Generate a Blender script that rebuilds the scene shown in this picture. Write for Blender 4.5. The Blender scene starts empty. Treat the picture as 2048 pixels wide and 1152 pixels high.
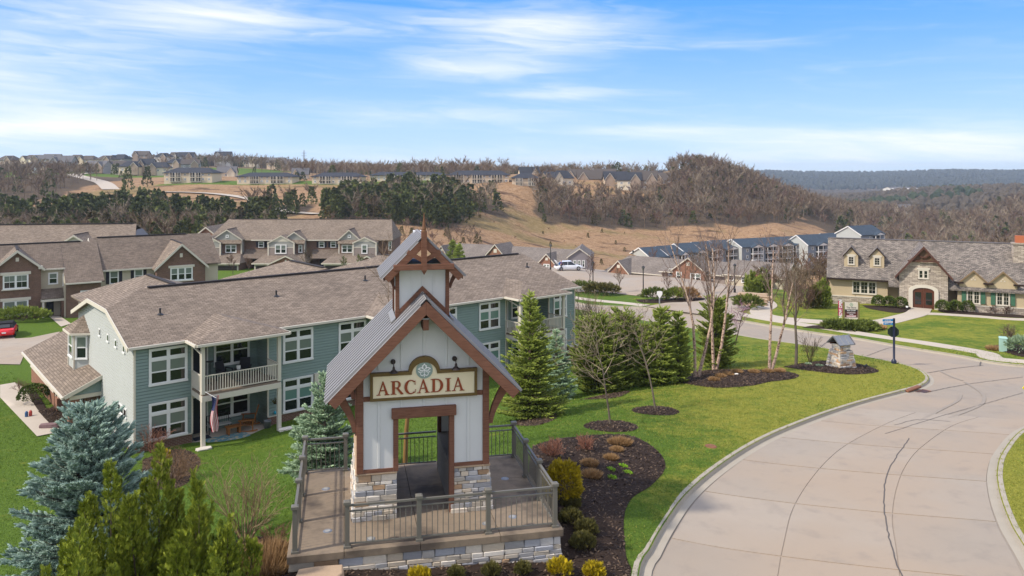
import bpy, bmesh, math, random
import numpy as np
from mathutils import Vector, Matrix
from mathutils.geometry import delaunay_2d_cdt

R = math.radians
rnd = random.Random(7)
scene = bpy.context.scene
col = scene.collection

# ------------------------------------------------------------------ camera
F, CH, HY = 1550.0, 8.9, 340.0          # focal length in photo pixels, eye height, horizon row
cam = bpy.data.cameras.new('camera')
camo = bpy.data.objects.new('camera', cam)
col.objects.link(camo)
camo.location = (0, 0, CH)
camo.rotation_euler = (R(90), 0, 0)
cam.sensor_width = 36
cam.lens = 36 * F / 2048
cam.shift_y = -(576 - HY) / 2048
cam.clip_start = 0.3
cam.clip_end = 12000
scene.camera = camo

# ------------------------------------------------------------------ light
SUN_AZ, SUN_EL = R(-113), R(43)          # azimuth from +Y towards +X, elevation
scene.view_settings.view_transform = 'Standard'
scene.view_settings.look = 'None'
scene.view_settings.exposure = 0.52
scene.view_settings.gamma = 1
scene.view_settings.use_curve_mapping = False

w = bpy.data.worlds.new('World')
scene.world = w
w.use_nodes = True
nt = w.node_tree
nt.nodes.clear()


class NT:
    """short hand for building node trees"""
    def __init__(s, tree): s.t = tree
    def n(s, typ, **kw):
        nd = s.t.nodes.new(typ)
        ins = kw.pop('ins', {})
        for k, v in kw.items(): setattr(nd, k, v)
        for k, v in ins.items(): s.set(nd.inputs[k], v)
        return nd
    def set(s, sock, v):
        if isinstance(v, bpy.types.NodeSocket): s.t.links.new(v, sock)
        elif v is not None: sock.default_value = v
    def m(s, op, a, b=None, c=None, clamp=False):
        nd = s.t.nodes.new('ShaderNodeMath'); nd.operation = op; nd.use_clamp = clamp
        for i, v in enumerate((a, b, c)):
            if v is not None: s.set(nd.inputs[i], v)
        return nd.outputs[0]
    def vm(s, op, a, b=None):
        nd = s.t.nodes.new('ShaderNodeVectorMath'); nd.operation = op
        s.set(nd.inputs[0], a)
        if b is not None: s.set(nd.inputs[1], b)
        return nd.outputs[0]
    def mix(s, fac, a, b, blend='MIX'):
        nd = s.t.nodes.new('ShaderNodeMix'); nd.data_type = 'RGBA'; nd.blend_type = blend
        s.set(nd.inputs[0], fac); s.set(nd.inputs[6], c4(a)); s.set(nd.inputs[7], c4(b))
        return nd.outputs[2]
    def noise(s, vec, scale, detail=4, rough=.55, out=0, dist=0):
        nd = s.n('ShaderNodeTexNoise', ins={'Vector': vec, 'Scale': scale, 'Detail': detail, 'Roughness': rough, 'Distortion': dist})
        return nd.outputs[out]
    def ramp(s, fac, lo, hi):
        nd = s.n('ShaderNodeMapRange', ins={0: fac, 1: lo, 2: hi, 3: 0., 4: 1.}); nd.interpolation_type = 'SMOOTHSTEP'
        return nd.outputs[0]


def c4(v):
    if isinstance(v, (tuple, list)) and len(v) == 3: return (*v, 1)
    return v


def build_world():
    T = NT(nt)
    sky = T.n('ShaderNodeTexSky', sky_type='NISHITA', sun_disc=False, sun_elevation=SUN_EL, sun_rotation=SUN_AZ,
              air_density=1.3, dust_density=0.5, ozone_density=3.0, altitude=200)
    tc = T.n('ShaderNodeTexCoord')
    sx = T.n('ShaderNodeSeparateXYZ', ins={0: tc.outputs['Generated']})
    x, y, z = sx.outputs
    az = T.m('ARCTAN2', x, y)
    el = T.m('ARCSINE', z)
    # streaky cirrus: noise in (azimuth, elevation), stretched sideways, warped a little
    cv = T.n('ShaderNodeCombineXYZ', ins={0: T.m('MULTIPLY', az, 3.0), 1: T.m('MULTIPLY_ADD', el, 24.0, T.m('MULTIPLY', az, 1.0)), 2: 0.})
    warp = T.noise(cv.outputs[0], 1.1, 3, out=1)
    cv2 = T.vm('ADD', cv.outputs[0], T.vm('MULTIPLY', T.vm('SUBTRACT', warp, (.5, .5, .5)), (1.6, 1.1, 0)))
    streak = T.noise(cv2, 2.1, 9, .6)
    cv3 = T.n('ShaderNodeCombineXYZ', ins={0: T.m('MULTIPLY', az, 9.0), 1: T.m('MULTIPLY_ADD', el, 120.0, T.m('MULTIPLY', az, 6.0)), 2: 3.})
    fine = T.noise(T.vm('ADD', cv3.outputs[0], T.vm('MULTIPLY', warp, (3, 4, 0))), .8, 6, .6)
    base = T.m('MULTIPLY_ADD', T.noise(cv.outputs[0], .55, 3), 1.0, -.22)
    # the banks of cloud in view, placed by compass direction and height above the horizon
    blobs = [(-.62, .105, .22, .085, .44), (-.37, .183, .15, .026, .62), (.02, .178, .155, .03, .62), (.06, .097, .09, .010, .42),
             (-.04, .13, .12, .018, .42), (-.5, .05, .15, .018, .45), (.15, .05, .10, .008, .36), (.36, .042, .18, .013, .34),
             (.2, .008, .8, .02, .30), (-.05, .07, .18, .014, .3), (.3, .155, .12, .006, .22), (.55, .03, .2, .016, .42)]
    acc = None
    for a0, e0, sa, se, amp in blobs:
        da = T.m('DIVIDE', T.m('SUBTRACT', az, a0), sa)
        de = T.m('DIVIDE', T.m('SUBTRACT', el, e0), se)
        g = T.m('MULTIPLY', T.m('EXPONENT', T.m('MULTIPLY', T.m('ADD', T.m('MULTIPLY', da, da), T.m('MULTIPLY', de, de)), -1.)), amp)
        acc = g if acc is None else T.m('ADD', acc, g)
    # away from the view the cirrus goes on, thickened to whiten the skylight
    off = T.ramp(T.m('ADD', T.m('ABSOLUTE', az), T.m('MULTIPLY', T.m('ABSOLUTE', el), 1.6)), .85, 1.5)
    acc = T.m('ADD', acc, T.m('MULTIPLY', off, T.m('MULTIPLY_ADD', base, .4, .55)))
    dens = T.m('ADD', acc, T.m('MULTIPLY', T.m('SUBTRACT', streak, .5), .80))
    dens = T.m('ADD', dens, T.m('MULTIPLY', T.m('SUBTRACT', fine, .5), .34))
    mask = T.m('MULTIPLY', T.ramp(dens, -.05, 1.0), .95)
    # high thin haze evens out the physical sky: deep blue aloft, pale towards the horizon, the same all round
    h1 = T.ramp(el, -.02, .30)
    tone = T.mix(T.m('POWER', h1, .5), SKY_LOW, SKY_HIGH)
    skyc = T.mix(.86, sky.outputs[0], tone)
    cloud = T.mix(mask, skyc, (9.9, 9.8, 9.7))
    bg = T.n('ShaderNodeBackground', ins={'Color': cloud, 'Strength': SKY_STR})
    out = T.n('ShaderNodeOutputWorld')
    nt.links.new(bg.outputs[0], out.inputs[0])


SKY_LOW, SKY_HIGH, SKY_STR = (6.3, 8.5, 10.4), (.3, 3.1, 11.2), 0.084
build_world()

sl = bpy.data.lights.new('sun', 'SUN')
sl.energy = 3.1
sl.angle = R(2.5)
sl.color = (1.0, .92, .80)
so = bpy.data.objects.new('sun', sl)
col.objects.link(so)
sd = Vector((math.sin(SUN_AZ) * math.cos(SUN_EL), math.cos(SUN_AZ) * math.cos(SUN_EL), math.sin(SUN_EL)))
so.location = sd * 100
so.rotation_euler = sd.to_track_quat('Z', 'Y').to_euler()

# ------------------------------------------------------------------ materials
MATS = {}


def mat(name, colr, rough=.8, var=0., vscale=1., bump=0., bscale=20., spec=.3, metal=0., rand=0., extra=None, coord='Object', tint=None, stain=None):
    """procedural material: base colour with soft variation, grain relief, per-object variation"""
    if name in MATS: return MATS[name]
    m = bpy.data.materials.new(name); m.use_nodes = True
    T = NT(m.node_tree); bs = m.node_tree.nodes['Principled BSDF']
    tc = T.n('ShaderNodeTexCoord').outputs[coord]
    c = c4(colr)
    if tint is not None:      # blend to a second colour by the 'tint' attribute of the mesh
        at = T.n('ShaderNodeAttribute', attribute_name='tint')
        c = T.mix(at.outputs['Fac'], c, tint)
    if var:
        nz = T.noise(tc, vscale, 6, .6)
        f = T.m('MULTIPLY_ADD', T.m('SUBTRACT', nz, .5), var * 3.2, 1.0)
        c = T.mix(1., c, T.n('ShaderNodeCombineColor', ins={0: f, 1: f, 2: f}).outputs[0], 'MULTIPLY')
    if stain:
        scol, ssc, lo, hi = stain
        c = T.mix(T.ramp(T.noise(tc, ssc, 5, .6), lo, hi), c, scol)
    if rand:
        oi = T.n('ShaderNodeObjectInfo').outputs['Random']
        f = T.m('MULTIPLY_ADD', T.m('SUBTRACT', oi, .5), rand * 2, 1.0)
        c = T.mix(1., c, T.n('ShaderNodeCombineColor', ins={0: f, 1: f, 2: f}).outputs[0], 'MULTIPLY')
    if extra: c = extra(T, tc, c, bs) or c
    T.set(bs.inputs['Base Color'], c)
    bs.inputs['Roughness'].default_value = rough
    bs.inputs['Specular IOR Level'].default_value = spec
    bs.inputs['Metallic'].default_value = metal
    if bump and not bs.inputs['Normal'].is_linked:
        b = T.n('ShaderNodeBump', ins={'Strength': bump, 'Distance': .02, 'Height': T.noise(tc, bscale, 5, .6)})
        T.set(bs.inputs['Normal'], b.outputs[0])
    MATS[name] = m
    return m


def brickish(w_, h_, mortar, mcol, c1, c2, bstr=.4, dist=.01, offs=.5):
    """bricks or shingles laid in the metric UVs"""
    def ex(T, tc, c, bs):
        uv = T.n('ShaderNodeTexCoord').outputs['UV']
        br = T.n('ShaderNodeTexBrick', offset=offs, ins={'Vector': uv, 'Color1': c4(c1), 'Color2': c4(c2), 'Mortar': c4(mcol), 'Scale': 1.,
                 'Mortar Size': mortar, 'Mortar Smooth': .15, 'Bias': 0., 'Brick Width': w_, 'Row Height': h_})
        b = T.n('ShaderNodeBump', ins={'Strength': bstr, 'Distance': dist, 'Height': T.m('SUBTRACT', 1., br.outputs['Fac'])})
        T.set(bs.inputs['Normal'], b.outputs[0])
        nz = T.noise(uv, .35, 5, .6)
        nz2 = T.noise(uv, 2.5, 4, .6)
        f = T.m('ADD', T.m('MULTIPLY_ADD', T.m('SUBTRACT', nz, .5), .75, 1.0), T.m('MULTIPLY', T.m('SUBTRACT', nz2, .5), .5))
        return T.mix(1., br.outputs['Color'], T.n('ShaderNodeCombineColor', ins={0: f, 1: f, 2: f}).outputs[0], 'MULTIPLY')
    return ex


def wood(T, tc, c, bs):
    mp = T.n('ShaderNodeMapping', ins={'Vector': tc, 'Scale': (14, 14, 1.2)})
    uv = T.n('ShaderNodeTexCoord').outputs['UV']
    mp2 = T.n('ShaderNodeMapping', ins={'Vector': uv, 'Scale': (1.3, 16, 1)})
    g = T.noise(mp2.outputs[0], 2.2, 6, .65)
    kn = T.noise(uv, 5.5, 2)
    c = T.mix(T.ramp(g, .35, .75), c, T.mix(1., c, (.58, .52, .5), 'MULTIPLY'))
    c = T.mix(T.ramp(kn, .70, .76), c, (.06, .03, .02))
    b = T.n('ShaderNodeBump', ins={'Strength': .3, 'Distance': .01, 'Height': g})
    T.set(bs.inputs['Normal'], b.outputs[0])
    return c


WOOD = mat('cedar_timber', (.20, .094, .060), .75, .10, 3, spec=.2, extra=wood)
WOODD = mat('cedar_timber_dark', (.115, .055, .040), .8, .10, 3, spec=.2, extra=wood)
PANELM = mat('grey_board_siding', (.60, .60, .585), .7, .035, 1.2, .12, 60)
METAL = mat('galvanised_sheet', (.25, .24, .238), .5, .06, 1.5, .05, 30, spec=.35, metal=.15)
METALD = mat('zinc_sheet', (.25, .26, .28), .4, .05, 1.5, spec=.5, metal=.5)
STONES = [mat('ledge_stone_%s' % n, c, .85, .13, 5, .5, 28, rand=.28) for n, c in
          (('grey', (.42, .405, .395)), ('buff', (.54, .455, .35)), ('pale', (.64, .585, .51)), ('blue', (.33, .335, .36)), ('rust', (.47, .31, .19)), ('cream', (.58, .51, .42)))]
MORTAR = mat('mortar', (.20, .185, .165), .95, .1, 8, .4, 60)
SANDST = mat('sandstone', (.40, .285, .19), .9, .16, 3, .5, 18)
def patio_ex(T, tc, c, bs):
    n1 = T.noise(tc, .55, 4, .6); n2 = T.noise(tc, 7, 6, .7)
    c = T.mix(T.ramp(n1, .46, .66), c, (.085, .066, .052))
    return T.mix(T.m('MULTIPLY', T.ramp(n2, .45, .75), .35), c, (.11, .09, .075))
PATIO = mat('weathered_concrete', (.245, .188, .132), .85, .07, 2, .25, 40, extra=patio_ex)
RAILM = mat('taupe_rail_paint', (.145, .135, .112), .55, .04, 4, spec=.35)
def road_ex(T, tc, c, bs):
    n1 = T.noise(tc, .16, 3, .5); n2 = T.noise(tc, 60, 3, .7); n3 = T.noise(tc, 1.3, 5, .65)
    c = T.mix(T.ramp(n1, .35, .65), c, (.35, .275, .205))
    c = T.mix(T.m('MULTIPLY', T.ramp(n3, .5, .72), .28), c, (.19, .165, .145))
    return T.mix(T.m('MULTIPLY', T.ramp(n2, .55, .75), .25), c, (.17, .155, .145))
ROADM = mat('road_concrete', (.335, .282, .226), .9, .06, .8, .2, 70, rand=.09, extra=road_ex)
KERBM = mat('kerb_concrete', (.36, .315, .25), .9, .10, 1.2, .25, 50)
WALKM = mat('pavement_concrete', (.46, .395, .32), .9, .07, .8, .2, 60)
TAR = mat('tar_joint', (.10, .088, .08), .85, .2, 3)
TYREMK = mat('tyre_mark', (.29, .246, .20), .9, .1, 2)
MULCH = mat('bark_mulch', (.040, .027, .021), 1., .35, 24, 1., 45, spec=.1, stain=((.10, .075, .05), 30, .62, .74))
TRIM = mat('cream_trim', (.60, .545, .455), .6, .03, 2)
TRIMW = mat('white_trim', (.74, .73, .71), .5, .02, 2)
SIDEG = mat('blue_green_siding', (.225, .295, .275), .6, .05, .8, rand=0)
SIDEW = mat('pale_siding', (.43, .44, .42), .6, .03, .8)
SIDEC = mat('cream_siding', (.50, .44, .335), .6, .03, .8)
SIDEB = mat('tan_siding', (.275, .225, .20), .6, .04, .8)
SIDEGR = mat('mauve_grey_siding', (.205, .185, .195), .6, .04, .8)
SIDEBL = mat('slate_blue_siding', (.20, .235, .28), .6, .04, .8)
STUCCO = mat('tan_stucco', (.47, .375, .245), .9, .06, 1.5, .3, 60)
SHING = mat('brown_shingles', (.2, .17, .15), .92, extra=brickish(.34, .15, .012, (.068, .053, .039), (.272, .212, .163), (.168, .13, .10), .5, .015))
SHINGD = mat('weathered_brown_shingles', (.2, .17, .15), .92, extra=brickish(.34, .15, .012, (.06, .046, .036), (.21, .162, .126), (.135, .103, .08), .5, .015))
SHINGB = mat('slate_blue_shingles', (.05, .07, .1), .92, extra=brickish(.4, .2, .02, (.025, .037, .052), (.055, .077, .105), (.04, .058, .082), .3))
SHINGN = mat('charcoal_shingles', (.05, .05, .06), .92, extra=brickish(.4, .2, .02, (.02, .021, .027), (.05, .053, .066), (.033, .035, .044), .3))
SLATE = mat('mixed_slate', (.2, .2, .2), .85, extra=brickish(.34, .17, .014, (.05, .043, .038), (.30, .255, .215), (.125, .108, .098), .8, .03))
RIDGE = mat('dark_ridge_vent', (.035, .03, .03), .9)
BRICKR = mat('red_brown_brick', (.2, .1, .06), .9, extra=brickish(.23, .08, .010, (.25, .19, .15), (.165, .078, .05), (.11, .055, .038), .4))
BRICKO = mat('orange_brick', (.3, .13, .07), .9, extra=brickish(.23, .08, .010, (.30, .2, .15), (.27, .115, .065), (.2, .085, .05), .4))
LEDGE = mat('ledge_stone_veneer', (.3, .3, .3), .9, extra=brickish(.5, .13, .012, (.15, .12, .10), (.60, .51, .41), (.32, .265, .22), .9, .03))
GLASS = mat('window_glass', (.012, .016, .018), .06, spec=.75)
GLASSB = mat('window_glass_blinds', (.16, .19, .165), .12, .06, 3, spec=.6)
GLASSG = mat('window_glass_green_blinds', (.13, .235, .20), .12, .06, 3, spec=.6)
DOORD = mat('dark_door', (.02, .024, .035), .5)
DOORW = mat('walnut_door', (.115, .04, .022), .5, .1, 4, extra=wood)
GARAGE = mat('brown_garage_door', (.055, .04, .036), .6)
SHUTD = mat('dark_shutter', (.022, .02, .028), .6)
SHUTG = mat('green_shutter', (.055, .14, .085), .6)
BLACKM = mat('black_metal', (.012, .012, .014), .45, spec=.5)
NAVY = mat('navy_post_paint', (.008, .013, .04), .4, spec=.5)
WHITEP = mat('white_paint', (.80, .79, .77), .5)
BARK = mat('grey_bark', (.155, .125, .095), .95, .2, 9, .6, 30, rand=.15)
BARKD = mat('brown_bark', (.085, .062, .045), .95, .2, 9, .6, 30, rand=.15)
BIRCH = mat('peeling_birch_bark', (.52, .37, .28), .9, .2, 5, .6, 14, stain=((.13, .07, .05), 9, .5, .62))


def leafmat(name, dark, light, rand=.1, rough=.75, trans=.25):
    if name in MATS: return MATS[name]
    m = mat(name, dark, rough, rand=rand, tint=light, spec=.2)
    return m


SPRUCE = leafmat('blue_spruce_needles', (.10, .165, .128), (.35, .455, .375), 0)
CYPR = leafmat('gold_cypress_foliage', (.07, .112, .014), (.35, .385, .036), .12)
CONIF = leafmat('green_conifer_needles', (.085, .12, .022), (.315, .365, .065), .15)
CONIF2 = leafmat('pale_spruce_needles', (.10, .165, .085), (.42, .54, .34), .1)
CEDAR = leafmat('cedar_foliage', (.034, .046, .012), (.11, .125, .034), .3)
CEDARB = leafmat('rusty_cedar_foliage', (.05, .042, .014), (.13, .105, .036), .3)
TWIGB = leafmat('brown_twigs', (.088, .060, .038), (.215, .152, .10), .25)
TWIGG = leafmat('grey_twigs', (.115, .088, .06), (.29, .228, .158), .25)
TWIGR = leafmat('reddish_twigs', (.095, .055, .04), (.21, .128, .092), .25)
TWIGP = leafmat('pink_blossom_twigs', (.16, .075, .105), (.42, .22, .32), .1)
TANG = leafmat('tan_dry_grass', (.16, .085, .035), (.42, .26, .12), .15)
DOGW = leafmat('red_brown_stems', (.12, .055, .04), (.36, .17, .11), .1)
YELL = leafmat('yellow_foliage', (.13, .11, .010), (.60, .44, .012), .08)
LIME = leafmat('lime_leaves', (.10, .19, .02), (.32, .55, .04), .08)
BOXW = leafmat('boxwood_foliage', (.035, .055, .012), (.125, .165, .032), .1)
JUNI = leafmat('juniper_foliage', (.035, .055, .014), (.165, .20, .035), .1)
OLIVE = leafmat('olive_foliage', (.05, .045, .015), (.17, .155, .04), .1)
# ------------------------------------------------------------------ mesh and scene helpers
def link(name, me, parent=None, loc=None, rot=None, sc=None):
    o = bpy.data.objects.new(name, me)
    col.objects.link(o)
    if parent is not None: o.parent = parent
    if loc is not None: o.location = loc
    if rot is not None: o.rotation_euler = rot
    if sc is not None: o.scale = sc
    return o


def tag(o, label=None, cat=None, group=None, kind=None):
    for k_, v in (('label', label), ('category', cat), ('group', group), ('kind', kind)):
        if v: o[k_] = v
    return o


def thing(name, label, cat, loc=(0, 0, 0), rz=0., group=None):
    return tag(link(name, None, None, loc, (0, 0, rz)), label, cat, group)


def dup(root, loc, rz=None, label=None, sc=None):
    kids = {}
    for o in [root] + list(root.children_recursive):
        c = o.copy(); col.objects.link(c); kids[o] = c
        if o is not root: c.parent = kids[o.parent]
    c = kids[root]
    c.location = loc
    if rz is not None: c.rotation_euler = (0, 0, rz)
    if sc is not None: c.scale = (sc, sc, sc)
    if label: c['label'] = label
    return c


class MB:
    """collects polygons; every face gets metric UVs (across, up the slope)"""
    def __init__(s): s.v, s.f, s.mi = [], [], []
    def poly(s, pts, mi=0):
        i = len(s.v); s.v += [tuple(p) for p in pts]; s.f.append(list(range(i, i + len(pts)))); s.mi.append(mi)
        return s
    def mesh(s, vs, fs, mi=0):
        i = len(s.v); s.v += [tuple(p) for p in vs]
        for f in fs: s.f.append([i + a for a in f]); s.mi.append(mi)
        return s
    def box(s, x0, y0, z0, x1, y1, z1, mi=0):
        vs = [(x, y, z) for x in (x0, x1) for y in (y0, y1) for z in (z0, z1)]
        return s.mesh(vs, [(0, 1, 3, 2), (4, 6, 7, 5), (0, 4, 5, 1), (2, 3, 7, 6), (0, 2, 6, 4), (1, 5, 7, 3)], mi)
    def ext(s, pts, d, mi=0):
        """a planar polygon pushed along d into a closed solid"""
        d = Vector(d); n = len(pts); a = [Vector(p) for p in pts]; b = [p + d for p in a]
        nrm = Vector((0, 0, 0))
        for k_ in range(n): nrm += a[k_].cross(a[(k_ + 1) % n])
        fl = nrm.dot(d) > 0
        fs = [tuple(range(n)), tuple(range(2 * n - 1, n - 1, -1))] + [(k_, k_ + n, (k_ + 1) % n + n, (k_ + 1) % n) for k_ in range(n)]
        if fl: fs = [tuple(reversed(f)) for f in fs]
        return s.mesh(a + b, fs, mi)
    def tube(s, p0, p1, r0, r1=None, n=6, mi=0, cap=True):
        r1 = r0 if r1 is None else r1
        p0, p1 = Vector(p0), Vector(p1); d = (p1 - p0).normalized()
        a = d.orthogonal().normalized(); b = d.cross(a)
        vs = []
        for p, r_ in ((p0, r0), (p1, r1)):
            for k_ in range(n):
                t = 2 * math.pi * k_ / n; vs.append(p + a * (r_ * math.cos(t)) + b * (r_ * math.sin(t)))
        fs = [(k_, (k_ + 1) % n, n + (k_ + 1) % n, n + k_) for k_ in range(n)]
        if cap: fs += [tuple(range(n - 1, -1, -1)), tuple(range(n, 2 * n))]
        return s.mesh(vs, fs, mi)
    def bar(s, p0, p1, wd, ht, up=(0, 0, 1), mi=0):
        """rectangular bar between two points, wd across, ht along up"""
        p0, p1 = Vector(p0), Vector(p1); d = (p1 - p0).normalized(); up = Vector(up)
        x = d.cross(up).normalized() * (wd / 2); u = x.cross(d).normalized() * (ht / 2)
        return s.ext([p0 - x - u, p0 + x - u, p0 + x + u, p0 - x + u], p1 - p0, mi)
    def lathe(s, prof, n=12, mi=0, c=(0, 0, 0)):
        vs = []; m_ = len(prof)
        for k_ in range(n):
            t = 2 * math.pi * k_ / n
            vs += [(c[0] + r_ * math.cos(t), c[1] + r_ * math.sin(t), c[2] + z) for r_, z in prof]
        fs = [(k_ * m_ + j, ((k_ + 1) % n) * m_ + j, ((k_ + 1) % n) * m_ + j + 1, k_ * m_ + j + 1) for k_ in range(n) for j in range(m_ - 1)]
        return s.mesh(vs, fs, mi)
    def data(s, name, mats, smooth=False):
        me = bpy.data.meshes.new(name)
        me.from_pydata(s.v, [], s.f)
        if not isinstance(mats, (list, tuple)): mats = [mats]
        for m in mats: me.materials.append(m)
        if len(mats) > 1: me.polygons.foreach_set('material_index', s.mi)
        if smooth: me.polygons.foreach_set('use_smooth', [True] * len(s.f))
        uv = me.uv_layers.new(name='uv').data
        for p in me.polygons:
            n = p.normal
            if abs(n.z) > .985: ux, uy = Vector((1, 0, 0)), Vector((0, 1, 0))
            else:
                ux = Vector((-n.y, n.x, 0)).normalized(); uy = n.cross(ux)
            for li in p.loop_indices:
                q = me.vertices[me.loops[li].vertex_index].co
                uv[li].uv = (q.dot(ux), q.dot(uy))
        me.update()
        return me
    def obj(s, name, mats, parent=None, loc=None, rot=None, smooth=False, bevel=0.):
        o = link(name, s.data(name, mats, smooth), parent, loc, rot)
        if bevel:
            b = o.modifiers.new('bevel', 'BEVEL'); b.width = bevel; b.segments = 1; b.limit_method = 'ANGLE'
        return o


def np_mesh(name, V, quads=None, tris=None, tint=None, mats=None, smooth=False, qmi=None, tmi=None):
    """mesh from numpy arrays; tint is one number per vertex"""
    me = bpy.data.meshes.new(name)
    V = np.asarray(V, np.float32)
    idx, tot = [], []
    nq = 0 if quads is None else len(quads); ntr = 0 if tris is None else len(tris)
    if nq: idx.append(np.asarray(quads).ravel()); tot.append(np.full(nq, 4))
    if ntr: idx.append(np.asarray(tris).ravel()); tot.append(np.full(ntr, 3))
    idx = np.concatenate(idx).astype(np.int32); tot = np.concatenate(tot).astype(np.int32)
    me.vertices.add(len(V)); me.vertices.foreach_set('co', V.ravel())
    me.loops.add(len(idx)); me.loops.foreach_set('vertex_index', idx)
    me.polygons.add(len(tot))
    me.polygons.foreach_set('loop_start', np.concatenate([[0], np.cumsum(tot)[:-1]]).astype(np.int32))
    if mats is not None:
        for m in (mats if isinstance(mats, (list, tuple)) else [mats]): me.materials.append(m)
    if qmi is not None or tmi is not None:
        a = np.concatenate([np.zeros(nq, np.int32) if qmi is None else np.full(nq, qmi, np.int32), np.zeros(ntr, np.int32) if tmi is None else np.full(ntr, tmi, np.int32)])
        me.polygons.foreach_set('material_index', a)
    if tint is not None:
        me.attributes.new('tint', 'FLOAT', 'POINT').data.foreach_set('value', np.asarray(tint, np.float32))
    me.polygons.foreach_set('use_smooth', np.full(len(tot), bool(smooth)))
    me.update(calc_edges=True)
    return me


# ------------------------------------------------------------------ lie of the land: heights measured at points, blended smoothly
GP = [(-5.2, 17.7, -.46), (1.35, 19.0, -.93), (-2.2, 18.1, -.68), (-7.2, 22, -1.15), (-6.6, 24.6, -1.3), (.6, 24.6, -.45), (-2, 25, -.8), (2.2, 21.5, -.75),
      (0, 5, -.9), (8, 8, -.95), (-10, 8, -1.8), (-12, 0, -1.6), (20, 0, -.8), (30, 10, -.8), (40, 25, -1.6), (-30, 0, -3.), (60, 10, -1.), (-20, -20, -2), (30, -20, -.7), (0, -12, -1),
      (-10.4, 31, -3.6), (-14.4, 41.7, -5.72), (-8, 49.6, -5.78), (4.5, 59.5, -5.75), (-19.5, 40, -5.75), (-12, 20, -2.7), (-15, 23, -3.3), (-22, 30, -5.0), (-26, 42.5, -5.75), (-24, 36, -5.5),
      (-31, 50, -5.95), (-36, 53, -6.1), (-30, 56, -6), (-4, 68, -6), (-18, 62, -6.1), (-40, 40, -5.7), (.8, 35.7, -2.5), (0, 50, -5.2), (3, 45, -3.9), (4.3, 32.7, -1.62), (6.6, 35.6, -1.95), (7.5, 52, -4.7),
      (3.1, 19, -1.0), (5.2, 23.6, -1.18), (9.7, 30.4, -1.7), (16.3, 37.3, -2.4), (23.8, 44.3, -3.1), (24.8, 50.2, -3.6), (20.2, 47.5, -3.2), (12.3, 42.8, -2.7),
      (13.6, 20.6, -1.12), (17, 27.1, -1.5), (21.5, 32.5, -2.0), (30, 38, -2.5), (45, 45, -3.2), (23.1, 57, -4.2), (18.8, 66, -5.0), (11.6, 76.5, -5.6), (6.7, 82.8, -5.9), (31.5, 54.9, -4.2), (33.6, 50.9, -3.9), (50, 42, -3.3),
      (26.3, 62, -4.6), (21.7, 73.4, -5.3), (8.6, 87, -6.2), (36.1, 88, -6.3), (53, 80.8, -6.2), (34.2, 68.3, -5.2), (44, 62, -4.9), (60, 60, -5), (70, 80, -6.2), (45, 95, -6.4),
      (11.5, 130.6, -7.7), (21, 118, -7.3), (29, 108, -7.), (32.9, 102.7, -6.8), (16.5, 96, -6.7), (23.6, 92.5, -6.5), (9.6, 101, -7.), (0, 120, -7.6), (-4, 100, -6.9),
      (11, 150, -10.2), (-5, 150, -10.), (30, 140, -10.4), (55, 128, -11), (48, 145, -13), (70, 135, -13), (38, 152, -12.5), (52, 116, -10.2), (20, 128, -9.6), (33, 117, -9.0), (45, 108, -8.3), (60, 110, -9.8),
      (-52, 85, -7.25), (-45, 80, -7.25), (-40, 65, -6.6), (-49, 75, -7.1), (-60, 88, -7.4), (-30, 95, -7.4), (-70, 70, -7), (-60, 115, -9.2), (-45, 158, -11.5), (-25, 158, -11.5), (-10, 170, -11.5),
      (-80, 160, -11.6), (-110, 330, -13.5), (-200, 320, -13.5), (-300, 330, -12), (-160, 240, -13), (-310, 520, 5.5), (-181, 450, 1.2), (-123, 450, 1.2), (-65, 450, 1.2), (-20, 436, .8), (-172, 425, -1.8), (-115, 425, -1.8), (-64, 425, -1.8), (-18, 410, -2), (10, 432, 0),
      (-82, 300, -11.5), (-40, 290, -12.2), (-17, 350, -11.4), (-5, 300, -20.), (-22, 260, -14.5), (27, 260, -24), (71, 400, -24.6), (140, 430, -21), (150, 418, -25), (185, 430, -30), (100, 340, -37), (125, 358, -40), (160, 370, -41), (80, 335, -34), (176, 388, -40), (150, 385, -38),
      (13, 378, -19), (16, 480, 1.5), (75, 418, -24), (138, 443, -24), (168, 470, -23.5), (131, 545, 11), (95, 532, 1), (30, 470, -8), (60, 476, -9), (92, 482, -8), (41, 512, -.5), (170, 545, -3), (208, 560, -16), (260, 600, -29),
      (200, 450, -36), (240, 450, -36), (283, 440, -33), (150, 250, -26), (220, 300, -33), (110, 200, -18), (100, 150, -11), (463, 700, -20), (400, 700, -38), (350, 900, -42), (692, 1100, -20), (430, 1000, -42), (1100, 2200, -60),
      (-360, 760, 13), (-285, 770, 13), (-230, 790, 9), (-420, 780, 11), (25, 520, 3.5), (60, 530, 2.5), (12, 565, 6.5), (62, 600, 5.), (585, 1150, -27), (68, 200, -20), (60, 165, -14.5), (75, 240, -26), (90, 300, -33), (48, 200, -19), (95, 190, -18), (40, 170, -14), (366, 720, -31.5), (-220, 800, 6), (-62, 800, 4), (60, 800, 0.5), (150, 820, -6), (240, 900, -30), (-380, 660, 9.5), (-330, 680, 9), (-300, 620, 5.5), (-430, 650, 7), (-150, 600, 4), (0, 600, 1.5), (60, 600, 2),
      (-2500, 3500, -8), (-1000, 3500, -8), (0, 3500, -8), (1000, 3500, -2), (2000, 3500, -1), (2500, 3500, 1), (-2500, 2400, -10), (0, 2400, -30), (1000, 2500, -58), (1700, 2500, -56), (0, 4300, -10), (2800, 4300, -10), (-3000, 4300, -10)]
_G = np.array(GP, float)


def _ab(x, y):
    q = np.maximum(y + 42., 4.)
    return np.stack([2.2 * x / q, 1.0 * np.log(q)], -1)


_C = _ab(_G[:, 0], _G[:, 1])


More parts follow.
